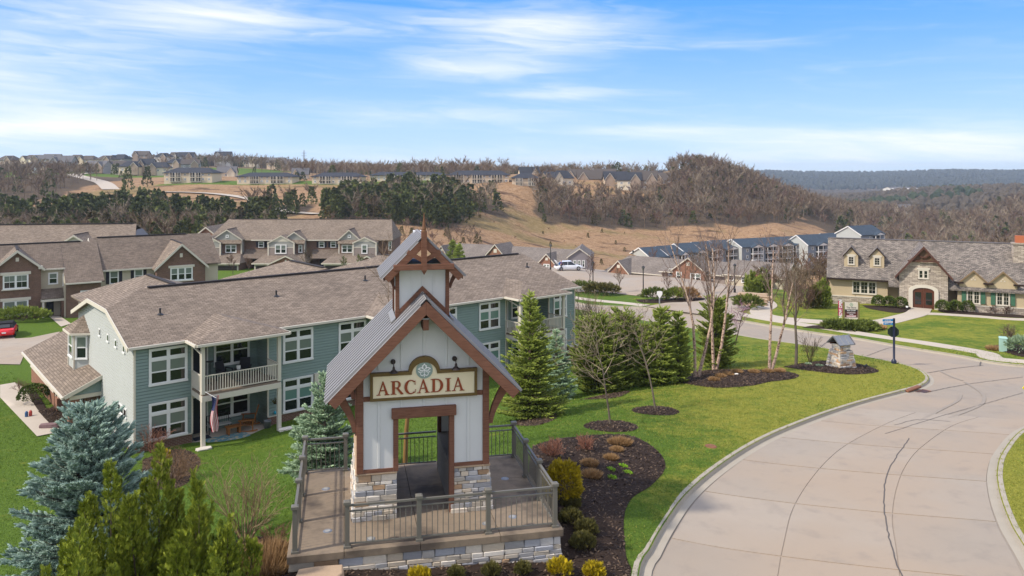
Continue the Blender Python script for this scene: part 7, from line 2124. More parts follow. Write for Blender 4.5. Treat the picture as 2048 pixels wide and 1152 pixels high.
# ------------------------------------------------------------------ woods
def far_bare(seed, twigs=150, H=1.):
    """a leafless crown of unit height, light enough for a wood"""
    rg = np.random.RandomState(seed); V, Fc, Tt = [], [], []
    P0, P1, R0, R1 = [[0, 0, 0]], [[rg.normal(0, .02), rg.normal(0, .02), .6]], [.018], [.010]
    lim = []
    for k_ in range(9):
        a = rg.uniform(0, 6.28); z = rg.uniform(.28, .6); l = rg.uniform(.24, .42)
        e = np.array([math.cos(a) * l * .9, math.sin(a) * l * .9, z + l * rg.uniform(.7, 1.2)])
        P0.append([0, 0, z]); P1.append(e); R0.append(.009); R1.append(.004); lim.append((np.array([0, 0, z]), e))
    V, q = seg_mesh(P0, P1, R0, R1, 3); V = list(map(tuple, V))
    T3 = [(a, b, c) for a, b, c, d in q] + [(a, c, d) for a, b, c, d in q]
    tt = [.45] * len(V)
    for k_ in range(twigs):
        a0, e = lim[rg.randint(len(lim))]; p = a0 + (e - a0) * rg.uniform(.3, 1.); d = (e - a0) / np.linalg.norm(e - a0) + rg.normal(0, .55, 3) + np.array([0, 0, .25]); d /= np.linalg.norm(d)
        l = rg.uniform(.10, .24); s = np.cross(d, rg.normal(0, 1, 3)); s /= np.linalg.norm(s); wv = rg.uniform(.006, .014)
        i = len(V); V += [tuple(p - s * wv), tuple(p + s * wv), tuple(p + d * l)]; t = rg.rand(); tt += [t * .6, t * .6, .3 + t * .7]; T3.append((i, i + 1, i + 2))
    return np.array(V), np.array(T3), np.array(tt)


def far_cedar(seed, n=150, pw=.8):
    rg = np.random.RandomState(seed)
    z = .05 + .93 * rg.rand(n) ** .9; r_ = .24 * (1 - z) ** pw * rg.uniform(.5, 1.15, n) + .015; a = rg.uniform(0, 6.28, n)
    p = np.stack([np.cos(a) * r_, np.sin(a) * r_, z * .93], -1); d = np.stack([np.cos(a), np.sin(a), np.full(n, .9)], -1) + rg.normal(0, .3, (n, 3))
    v, f, t = scatter(LEAF[0] * np.array([1.3, 1, 1]), LEAF[1], LEAF[2], p, d, .115 * rg.uniform(.7, 1.3, n), rg, rg.uniform(-.35, .35, n))
    V, q = seg_mesh([[0, 0, 0]], [[0, 0, .9]], [.014], [.003], 4); o = len(v)
    return np.vstack([v, V]), np.vstack([f, np.array([(a, b, c) for a, b, c, d in q + o] + [(a, c, d) for a, b, c, d in q + o])]), np.concatenate([t, np.zeros(len(V))])


def lump(seed):
    rg = np.random.RandomState(seed); v, t = [], []
    for z, r_ in ((.0, .33), (.45, .42), (.8, .26)):
        for k_ in range(6):
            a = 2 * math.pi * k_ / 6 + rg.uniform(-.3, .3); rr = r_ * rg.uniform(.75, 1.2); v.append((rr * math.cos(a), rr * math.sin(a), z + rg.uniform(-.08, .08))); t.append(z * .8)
    v.append((0, 0, 1.)); t.append(.8)
    f = [q for r_ in (0, 6) for k_ in range(6) for q in ((r_ + k_, r_ + (k_ + 1) % 6, r_ + 6 + (k_ + 1) % 6), (r_ + k_, r_ + 6 + (k_ + 1) % 6, r_ + 6 + k_))] + [(12 + k_, 12 + (k_ + 1) % 6, 18) for k_ in range(6)]
    return np.array(v), np.array(f), np.array(t)


FB = [far_bare(i) for i in range(5)]; FC = [far_cedar(10 + i, pw=.6 + .12 * i) for i in range(4)]; LU = [lump(i) for i in range(4)]
WOODS = {}


def sample(poly, spacing, rg, lim=9999):
    poly = np.array(poly, float); lo, hi = poly.min(0), poly.max(0)
    gx, gy = np.meshgrid(np.arange(lo[0], hi[0], spacing), np.arange(lo[1], hi[1], spacing))
    g = np.stack([gx.ravel(), gy.ravel()], -1) + rg.uniform(-.48, .48, (gx.size, 2)) * spacing
    g = g[inside(poly, g[:, 0], g[:, 1])]
    vis = np.abs(g[:, 0]) < .88 * g[:, 1] + 25
    return g[vis][:lim]


def plant_wood(poly, spacing, mix, hts, seed):
    """mix: share of each kind; hts: range of heights for each"""
    rg = np.random.RandomState(seed); g = sample(poly, spacing, rg)
    kinds = list(mix); pr = np.array([mix[k_] for k_ in kinds]); ks = rg.choice(len(kinds), len(g), p=pr / pr.sum())
    z = zgs(g[:, 0], g[:, 1])
    for i in range(len(g)):
        k_ = kinds[ks[i]]; h = rg.uniform(*hts[k_])
        WOODS.setdefault(k_, []).append((h / g[i, 1], g[i, 0], g[i, 1], z[i] - .3, h, rg.uniform(0, 6.28)))


HB = {'bare': (9, 14), 'grey': (9, 14), 'red': (8, 12), 'cedar': (7, 12), 'rust': (6, 10)}
plant_wood(WOODPOLY[0], 6.2, {'cedar': .66, 'rust': .14, 'bare': .11, 'grey': .09}, {**HB, 'cedar': (9, 14), 'bare': (8, 11)}, 1)
plant_wood(WOODPOLY[1], 6.0, {'cedar': .55, 'bare': .3, 'rust': .15}, HB, 2)
plant_wood(WOODPOLY[2], 5.2, {'cedar': .55, 'rust': .18, 'bare': .14, 'grey': .13}, {**HB, 'cedar': (8, 13), 'bare': (8, 12)}, 3)
plant_wood(WOODPOLY[3], 6.5, {'cedar': .6, 'grey': .4}, HB, 4)
plant_wood(HILLW, 5.6, {'bare': .52, 'grey': .16, 'red': .14, 'cedar': .13, 'rust': .05}, {**HB, 'bare': (8, 14), 'cedar': (4, 9)}, 5)
plant_wood([(150, 285), (400, 285), (640, 720), (250, 720), (200, 520), (196, 430), (176, 330)], 10.5, {'bare': .5, 'grey': .3, 'red': .14, 'cedar': .06}, HB, 6)
plant_wood([(115, 195), (260, 195), (330, 285), (150, 285), (128, 250)], 8.5, {'bare': .6, 'grey': .3, 'cedar': .1}, {**HB, 'bare': (8, 12)}, 16)
plant_wood([(-420, 385), (-238, 385), (-262, 500), (-420, 560)], 8.5, {'bare': .6, 'grey': .3, 'cedar': .1}, HB, 7)
plant_wood([(-330, 705), (-190, 640), (60, 640), (260, 700), (300, 830), (-380, 830)], 11, {'bare': .6, 'grey': .3, 'cedar': .1}, HB, 8)
plant_wood([(-150, 480), (-10, 480), (20, 640), (-170, 640)], 17, {'bare': .6, 'grey': .3, 'cedar': .1}, HB, 9)
plant_wood([(-430, 535), (-200, 475), (-190, 640), (-440, 700)], 30, {'bare': .5, 'grey': .2, 'cedar': .3}, {'bare': (5, 9), 'grey': (5, 9), 'cedar': (4, 7)}, 10)
plant_wood([(-200, 200), (-82, 218), (-74, 262), (-250, 275)], 5.4, {'bare': .18, 'grey': .30, 'cedar': .42, 'rust': .10}, {**HB, 'grey': (7, 11), 'bare': (7, 11), 'cedar': (6, 10)}, 11)
plant_wood([(-78, 222), (-15, 222), (-10, 300), (-70, 300)], 7, {'bare': .35, 'red': .4, 'rust': .25}, {'bare': (2.5, 6), 'red': (2, 5), 'rust': (2, 4)}, 17)
plant_wood([(110, 505), (150, 515), (150, 560), (112, 560)], 9, {'bare': .7, 'red': .3}, {**HB, 'bare': (6, 9), 'red': (6, 9)}, 12)
plant_wood([(60, 112), (110, 112), (120, 190), (70, 175), (48, 140)], 4.6, {'bare': .5, 'red': .35, 'grey': .1, 'cedar': .05}, {**HB, 'bare': (4, 7), 'red': (4, 7), 'grey': (4, 7), 'cedar': (3, 5)}, 13)
plant_wood([(34, 109), (62, 100), (64, 118), (40, 122)], 3.6, {'bare': .4, 'red': .5, 'cedar': .1}, {**HB, 'bare': (2.5, 5), 'red': (2.5, 4.5), 'cedar': (3, 4.5)}, 14)
plant_wood([(-60, 280), (60, 250), (70, 400), (-10, 420)], 19, {'rust': .5, 'red': .5}, {'rust': (1.2, 2.8), 'red': (1., 2.2)}, 15)
WM = {'bare': ([TWIGB], FB), 'grey': ([TWIGG], FB), 'red': ([TWIGR], FB), 'cedar': ([CEDAR], FC), 'rust': ([CEDARB], FC)}
WL = {'bare': ('bare_tree', 'leafless brown tree in the woods of the far slopes', 'leafless woodland trees'), 'grey': ('bare_tree', 'leafless pale grey tree in the woods of the far slopes', 'pale leafless woodland trees'),
      'red': ('bare_tree', 'leafless reddish tree in the woods of the far slopes', 'reddish leafless woodland trees'), 'cedar': ('cedar_tree', 'dark green cedar in the woods of the far slopes', 'woodland cedars'),
      'rust': ('cedar_tree', 'rust tinted cedar in the woods of the far slopes', 'rust tinted woodland cedars')}
CAP = {'bare': 170, 'grey': 80, 'red': 45, 'cedar': 235, 'rust': 60}
for k_, lst in WOODS.items():
    lst.sort(reverse=True)
    (m,), tp = WM[k_]
    mes = [np_mesh(WL[k_][0], v, tris=f, tint=t, mats=m) for v, f, t in tp]
    for i, (_s, x, y, z, h, a) in enumerate(lst[:CAP[k_]]):
        o = link(WL[k_][0], mes[i % len(mes)], None, (x, y, z), (0, 0, a), (h * 1.0, h * 1.0, h)); tag(o, WL[k_][1], 'tree', WL[k_][2])
    rest = lst[CAP[k_]:]
    if rest:
        V, Fc, Tt, off = [], [], [], 0; rg = np.random.RandomState(99)
        for i, (_s, x, y, z, h, a) in enumerate(rest):
            v, f, t = tp[i % len(tp)]; c, s = math.cos(a), math.sin(a)
            q = np.stack([v[:, 0] * c - v[:, 1] * s, v[:, 0] * s + v[:, 1] * c, v[:, 2]], -1) * h + (x, y, z)
            V.append(q); Fc.append(f + off); Tt.append(np.clip(t + rg.uniform(-.25, .25), 0, 1)); off += len(v)
        tag(link('woods', np_mesh('woods', np.vstack(V), tris=np.vstack(Fc), tint=np.concatenate(Tt), mats=m)), {'bare': 'leafless brown woods covering the far slopes', 'grey': 'pale leafless trees mixed through the far woods', 'red': 'reddish leafless trees mixed through the far woods', 'cedar': 'dark cedars mixed through the far woods', 'rust': 'rust tinted cedars mixed through the far woods'}[k_], 'woods', kind='stuff')


def canopy(poly, spacing, hts, m, seed, label):
    rg = np.random.RandomState(seed); g = sample(poly, spacing, rg); z = zgs(g[:, 0], g[:, 1])
    V, Fc, Tt, off = [], [], [], 0
    h = rg.uniform(*hts, len(g))
    for i in range(len(g)):
        v, f, t = LU[i % 4]; a = rg.uniform(0, 6.28); c, s = math.cos(a), math.sin(a)
        q = np.stack([(v[:, 0] * c - v[:, 1] * s) * 1.1, (v[:, 0] * s + v[:, 1] * c) * 1.1, v[:, 2]], -1) * h[i] + (g[i, 0], g[i, 1], z[i] - 1)
        V.append(q); Fc.append(f + off); Tt.append(np.clip(t * .5 + rg.uniform(0, .5), 0, 1)); off += len(v)
    tag(link('woods', np_mesh('woods', np.vstack(V), tris=np.vstack(Fc), tint=np.concatenate(Tt), mats=m)), label, 'woods', kind='stuff')


FARW = leafmat('far_wood', (.045, .036, .026), (.10, .08, .058), 0); FARR = leafmat('ridge_wood', (.022, .028, .024), (.055, .06, .048), 0)
FARP = leafmat('far_pines', (.018, .028, .014), (.045, .06, .03), 0)
canopy([(250, 720), (760, 720), (1700, 2500), (250, 2500), (190, 1000)], 12.5, (8, 13), FARW, 31, 'leafless woods filling the distant valley')
canopy([(560, 1180), (900, 1180), (1100, 1500), (700, 1500)], 14, (9, 15), FARP, 32, 'dark pines on the distant right hillside')
canopy([(330, 800), (560, 900), (560, 960), (300, 900)], 16, (11, 17), FARP, 35, 'dark pines along the valley bottom')
canopy([(-2400, 2500), (2600, 2500), (2700, 3650), (-2500, 3650)], 25, (14, 20), FARR, 33, 'leafless woods on the long blue ridge at the horizon')
canopy([(-900, 830), (250, 830), (300, 1300), (-1000, 1300)], 19, (11, 16), FARW, 34, 'leafless woods behind the skyline houses')
# ornamental evergreens beside the far houses
for k_, (a, b, Y, h) in enumerate(((95, 347, 565, 6), (101, 347, 565, 5), (113, 347, 560, 6), (124, 347, 560, 6), (166, 343, 590, 6), (173, 343, 590, 7), (181, 343, 590, 6), (193, 343, 585, 6), (228, 344, 570, 6), (236, 344, 570, 7), (594, 363, 470, 6), (606, 362, 470, 6), (256, 362, 420, 8), (295, 359, 440, 8))):
    c = at(a, b, Y); z = zg(c[0], Y)
    tag(link('evergreen_tree', np_mesh('evergreen_tree', FC[k_ % 4][0], tris=FC[k_ % 4][1], tint=FC[k_ % 4][2], mats=CEDAR), None, (c[0], Y, min(c[2], z)), (0, 0, k_), (h * 1.3, h * 1.3, h + max(0, c[2] - z))), 'dark garden evergreen beside the far ridge houses', 'tree', 'garden evergreens by the far houses')

# ------------------------------------------------------------------ air
hz = MB(); hz.box(-4200, -60, -150, 4200, 4400, 42)
HAZE = bpy.data.materials.new('air'); HAZE.use_nodes = True; nt_ = HAZE.node_tree; nt_.nodes.clear()
_o = nt_.nodes.new('ShaderNodeOutputMaterial'); _v = nt_.nodes.new('ShaderNodeVolumePrincipled')
_v.inputs['Color'].default_value = (.74, .86, 1, 1); _v.inputs['Density'].default_value = .00013; _v.inputs['Anisotropy'].default_value = .2
nt_.links.new(_v.outputs[0], _o.inputs['Volume'])
tag(hz.obj('haze', HAZE), kind='stuff')
# ------------------------------------------------------------------ street furniture, vehicles, small things
def text(parent, name, s, size, loc, rot, m, depth=.004, sx=1., bold=False):
    cu = bpy.data.curves.new(name, 'FONT'); cu.body = s; cu.size = size; cu.extrude = depth; cu.align_x = 'CENTER'; cu.align_y = 'CENTER'
    if bold: cu.offset = size * .02
    o = bpy.data.objects.new(name, cu); col.objects.link(o)
    dg = bpy.context.evaluated_depsgraph_get(); me = bpy.data.meshes.new_from_object(o.evaluated_get(dg)); bpy.data.objects.remove(o)
    me.materials.clear(); me.materials.append(m)
    return link(name, me, parent, loc, rot, (sx, 1, 1))


# stone pillar with a little metal roof
pl = on(1682, 735, -.05)
pt = thing('stone_sign_pillar', 'tapered ledge stone pillar with small zinc gable roof and white house plaque', 'sign pillar', pl, R(20))
for (w0, w1, z0, z1) in ((.62, .46, 0, 1.15), (.36, .36, 1.15, 1.5)):
    mb = MB(); mb.mesh([(-w0, -w0, z0), (w0, -w0, z0), (w0, w0, z0), (-w0, w0, z0), (-w1, -w1, z1), (w1, -w1, z1), (w1, w1, z1), (-w1, w1, z1)], [(0, 1, 5, 4), (1, 2, 6, 5), (2, 3, 7, 6), (3, 0, 4, 7), (4, 5, 6, 7)]); mb.obj('core', MORTAR, pt)
    bt = (w0 - w1) / (z1 - z0)
    for ux, o in (((1, 0, 0), (-w0, -w0, z0)), ((0, -1, 0), (-w0, w0, z0)), ((0, 1, 0), (w0, -w0, z0))):
        n = Vector((ux[1], -ux[0], 0)); masonry(pt, Vector(o) + n * .0, ux, Vector((0, 0, 1)) - n * bt, 2 * w0, z1 - z0, xl=lambda z: bt * z, xr=lambda z: 2 * w0 - bt * z, rows=(.06, .12), lens=(.14, .36), proud=.04,
                                                     pal=['ledge_stone_buff', 'ledge_stone_pale', 'ledge_stone_grey', 'ledge_stone_rust', 'ledge_stone_cream', 'ledge_stone_grey'])
for s in (-1, 1):
    mb = MB(); mb.ext([(-.62, 0, 2.02), (.62, 0, 2.02), (.62, s * .52, 1.55), (-.62, s * .52, 1.55)], (0, 0, -.05)); rf = mb.obj('roof', METALD, pt)
    for x in (-.6, -.2, .2, .6):
        mb = MB(); mb.bar((x, s * .01, 2.03), (x, s * .53, 1.555), .03, .05, (0, 0, 1)); mb.obj('seam', METALD, rf)
mb = MB(); mb.ext([(.58, -.42, 1.56), (.58, .42, 1.56), (.58, 0, 1.94)], (-.05, 0, 0)); mb.obj('gable_board', WOODD, pt)
bars(pt, 'rafter', [((.60, s * .5, 1.53), (.60, 0, 1.98)) for s in (-1, 1)] + [((-.5, -.36, 1.52), (.6, -.36, 1.52)), ((-.5, .36, 1.52), (.6, .36, 1.52)), ((.58, -.4, 1.52), (.58, .4, 1.52))], .07, .08, WOODD)
pq = [(-.22, .42), (.22, .42), (.22, .86), (.13, .86)] + [(.13 * math.cos(t), .86 + .13 * math.sin(t)) for t in np.linspace(0, math.pi, 9)[1:-1]] + [(-.13, .86), (-.22, .86)]
mb = MB(); mb.ext([(.0, x, z) for x, z in pq], (.03, 0, 0)); pb_ = mb.obj('plaque', BLACKM, pt, (.62, -.05, .05))
mb = MB(); mb.ext([(.0, x * .86, .64 + (z - .64) * .88) for x, z in pq], (.012, 0, 0)); mb.obj('plaque_face', WHITEP, pb_, (.031, 0, 0))
mb = MB(); mb.box(.044, -.05, .70, .05, .05, .75); mb.box(.044, -.12, .55, .05, .12, .60); mb.obj('plaque_text', BLACKM, pb_)
# spot lamp in the bed
l_ = on(1731, 739, .04); mb = MB(); mb.tube((0, 0, 0), (0, 0, .15), .02); mb.tube((-.08, 0, .15), (.1, 0, .24), .06, .075, 8)
tag(mb.obj('spot_lamp', BLACKM, None, l_), 'small black spot lamp in the mulch beside the stone sign pillar', 'lamp')
# street name sign
sl_o = on(1788, 727)
st = thing('street_sign', 'navy street sign post with two blue name blades and the back of a stop sign', 'street sign', sl_o)
mb = MB(); mb.lathe([(.16, 0), (.16, .18), (.12, .24), (.07, .30), (.07, 2.86), (.075, 2.9), (0, 2.94)], 12); mb.obj('post', NAVY, st, smooth=True)
mb = MB(); c = [(.36 * math.cos(R(22.5 + 45 * i)), .0, 2.02 + .36 * math.sin(R(22.5 + 45 * i))) for i in range(8)]
mb.ext(c, (0, .012, 0)); so_ = mb.obj('stop_sign', mat('black_sign_back', (.012, .022, .02), .5), st, (.0, .09, 0), (0, 0, R(-16)))
mb = MB(); mb.ext([(x * .97, .0135, 2.02 + (z - 2.02) * .97) for x, _, z in c], (0, .004, 0)); mb.obj('stop_face', mat('stop_red', (.5, .02, .02), .5), so_)
SB = mat('street_sign_blue', (.02, .22, .50), .4)
for z, ln, rz, s in ((2.80, .72, R(188), 'RESTMOORE DR'), (2.56, .58, R(172), 'ARCADIA DR')):
    mb = MB(); mb.box(.07, -.008, -.075, .07 + ln, .008, .075); b_ = mb.obj('name_blade', SB, st, (0, 0, z), (0, 0, rz))
    tx = text(b_, 'name_text', s, .10, (.07 + ln / 2, .0105, 0), (R(90), 0, R(180)), WHITEP, .0015, .62 if len(s) > 11 else .72)
# warning sign at the frame edge, seen edge corner on
wp = (20.35, 30.0, zg(20.35, 30.0)); ws = thing('warning_sign', 'bright yellow diamond warning sign on a post at the road edge', 'road sign', wp, R(5))
mb = MB(); mb.box(-.03, 0, 0, .03, .05, 2.95); mb.obj('post', mat('grey_steel', (.25, .26, .28), .6), ws)
zc = CH - (775 - HY) * 30 / F - wp[2]; mb = MB(); k_ = .64; mb.ext([(-k_, -.02, zc), (0, -.02, zc - k_), (k_, -.02, zc), (0, -.02, zc + k_)], (0, .015, 0)); mb.obj('sign_plate', mat('sign_yellow', (.85, .72, .0), .4), ws)
# storm inlet, manholes, utility box
si = on(1826, 777, -.02); s_ = thing('storm_inlet', 'rust brown cast iron storm inlet in the kerb at the corner', 'storm drain', si, R(38))
RUST = mat('rusty_iron', (.20, .085, .045), .8, .2, 8)
mb = MB(); mb.box(-.75, -.12, -.05, .75, .14, .06); mb.obj('hood', RUST, s_, bevel=.03)
mb = MB(); mb.box(-.75, -.62, -.112, .75, -.16, -.098); mb.obj('grate_frame', RUST, s_)
for k_ in range(8): mb = MB(); mb.box(-.68 + k_ * .17, -.58, -.098, -.60 + k_ * .17, -.2, -.088); mb.obj('grate_bar', BLACKM, s_)
for a, b, lab in ((1421, 893, 'round tan utility cover in the lawn near the kerb'),):
    mb = MB(); mb.lathe([(0, .03), (.2, .03), (.24, .0)], 16); tag(mb.obj('utility_cover', RUST, None, on(a, b)), lab, 'utility cover')
ub = on(2006, 703); t = thing('utility_box', 'pale green utility pedestal box in the mulch by the pavement', 'utility box', ub, R(-25))
GRN = mat('pale_green_box', (.33, .50, .44), .5, .05, 3)
mb = MB(); mb.box(-.24, -.2, 0, .24, .2, .98); mb.obj('cabinet', GRN, t, bevel=.02)
mb = MB(); mb.mesh([(-.27, -.23, .98), (.27, -.23, .98), (.27, .23, .98), (-.27, .23, .98), (-.24, -.15, 1.08), (.24, -.15, 1.08), (.24, .2, 1.08), (-.24, .2, 1.08)], [(0, 1, 5, 4), (1, 2, 6, 5), (2, 3, 7, 6), (3, 0, 4, 7), (4, 5, 6, 7), (3, 2, 1, 0)]); mb.obj('lid', GRN, t)
# cottage sign and its feather flag
cs = on(1707, 650); cf = thing('sales_sign', 'cream and brown cottage sign board with red panel on two posts', 'sign board', (cs[0], cs[1] + .5, cs[2]), R(-4))
hh = hgt(cs, 606) ; ww = .60
for x in (-ww - .07, ww + .07): mb = MB(); mb.box(x - .07, -.07, 0, x + .07, .07, hh); mb.obj('post', mat('olive_post', (.20, .165, .05), .7), cf)
mb = MB(); mb.box(-ww, -.05, .42, ww, .05, hh - .05); bd = mb.obj('board', mat('sign_cream', (.68, .62, .50), .6), cf)
MAROON = mat('sign_maroon', (.095, .03, .022), .6); ht = hh - .47
mb = MB(); mb.box(-ww + .03, -.057, .60, ww - .03, -.051, .42 + ht * .60); mb.obj('brown_panel', MAROON, bd)
mb = MB(); mb.box(-ww + .03, -.0615, .42 + ht * .47, ww - .03, -.0575, .42 + ht * .60); mb.obj('black_band', BLACKM, bd)
mb = MB(); mb.box(-.42, -.0615, .66, .42, -.0575, .42 + ht * .235); mb.obj('red_panel_edge', WHITEP, bd)
mb = MB(); mb.box(-.38, -.066, .69, .38, -.062, .42 + ht * .215); mb.obj('red_panel', mat('sign_red', (.62, .045, .07), .5), bd)
mb = MB()
for k_ in range(20):
    a, b = 2 * math.pi * k_ / 20, 2 * math.pi * (k_ + 1) / 20
    mb.ext([(r_ * math.cos(q), -.055, .42 + ht * .88 + r_ * math.sin(q)) for r_, q in ((.11, a), (.11, b), (.145, b), (.145, a))], (0, .003, 0))
ribbon2(mb, [(-.05, .42 + ht * .85), (0, .42 + ht * .92), (.05, .42 + ht * .85)], .03, -.056)
mb.obj('round_logo', mat('sign_green', (.13, .30, .16), .6), bd)
for s, z, sz, m, y, sx in (('The Shire', .70, .36, mat('sign_ink', (.10, .085, .10), .6), -.053, .95), ('Sales Center', .535, .24, WHITEP, -.064, .98), ('Condominium', .40, .20, WHITEP, -.059, 1.0), ('Homes', .305, .18, WHITEP, -.059, 1.), ('NOW OPEN', .165, .21, WHITEP, -.068, .9)):
    text(bd, 'sign_text', s, sz * .66, (0, y, .42 + ht * z), (R(90), 0, 0), m, .001, sx, True)
fl = on(1680, 647); ff = thing('feather_flag', 'tall red and pink feather flag beside the cottage sign', 'flag', (fl[0], fl[1] + .4, fl[2]), R(-10)); fh = hgt(fl, 603)
mb = MB(); mb.tube((0, 0, 0), (0, 0, fh), .025, .012, 6); mb.obj('pole', BLACKM, ff)
pts = [(0, .0, fh * .32), (.42, .05, fh * .36), (.46, .08, fh * .6), (.40, .05, fh * .88), (.2, .02, fh * .98), (0, 0, fh)]
mb = MB(); mb.ext([(x, y, z) for x, y, z in pts], (0, .012, 0)); fb = mb.obj('banner', mat('flag_red', (.62, .05, .10), .7, stain=((.55, .04, .22), .8, .45, .6)), ff)
text(fb, 'banner_text', 'NOW OPEN', .36, (.22, -.0, fh * .64), (R(90), R(-90), 0), WHITEP, .03, .85, True)

# lamp posts of the car park
def lamp_post(label, a, b, top):
    l = on(a, b); H = hgt(l, top); t = thing('lamp_post', label, 'lamp post', l, 0, 'black lamp posts of the car park')
    mb = MB(); mb.lathe([(.16, 0), (.14, .5), (.075, .6), (.055, H - .75), (.08, H - .7)], 8); mb.obj('post', BLACKM, t)
    mb = MB(); mb.lathe([(.08, H - .7), (.17, H - .25), (.15, H - .22)], 6); mb.obj('lamp_glass', mat('lamp_glass', (.12, .12, .11), .2), t)
    mb = MB(); mb.lathe([(.22, H - .24), (.16, H - .12), (.05, H - .03), (0, H)], 8); mb.obj('lamp_cap', BLACKM, t)


for a, b, c, lab in ((1186, 573, 522, 'black lamp post among the bare trees nearest the white car'), (1266, 547, 500, 'tall black lamp post in front of the hip roofed house'), (1286.5, 594, 531, 'black lamp post on the near island grass'), (1400, 561, 508, 'black lamp post before the widest brick gable'), (1469.5, 586, 527, 'black lamp post beside the dark junipers'), (1101, 540, 488, 'black lamp post rising behind the apartment roof')):
    lamp_post(lab, a, b, c)
# small drive sign
l = on(1319, 612); t = thing('drive_sign', 'small white shield sign on a short post at the drive', 'sign', l)
mb = MB(); mb.box(-.06, -.06, 0, .06, .06, .9); mb.obj('post', mat('grey_steel', (.25, .26, .28), .6), t); mb = MB(); mb.ext([(-.3, -.09, 1.6), (-.3, -.09, 1.3), (0, -.09, .85), (.3, -.09, 1.3), (.3, -.09, 1.6), (.15, -.09, 1.66), (-.15, -.09, 1.66)], (0, .05, 0)); mb.obj('sign_plate', WHITEP, t)
# boulders stacked by the junipers
for k_, (a, b, s, lab) in enumerate(((1507, 597, (3.4, 1.2, .55), 'long flat sandstone boulder at the top of the stack'), (1516, 601, (3.0, 1.2, .55), 'flat sandstone boulder in the middle of the stack'), (1514, 606, (2.4, 1.1, .5), 'sandstone boulder jutting below the middle of the stack'), (1508, 611, (2.8, 1.2, .45), 'lowest sandstone boulder of the stack beside the drive'))):
    q = on(a, b, .35 - .06 * k_); tag(rock('boulder', q, s, SANDST, R(-20), 60 + k_), lab, 'boulder', 'stacked sandstone boulders by the drive')
for a, b, lab in ((1473, 752, 'small pale stone in the long mulch bed'),):
    tag(rock('pale_stone', on(a, b, .08), (.22, .16, .12), STONES[2], .3, 70), lab, 'stone')


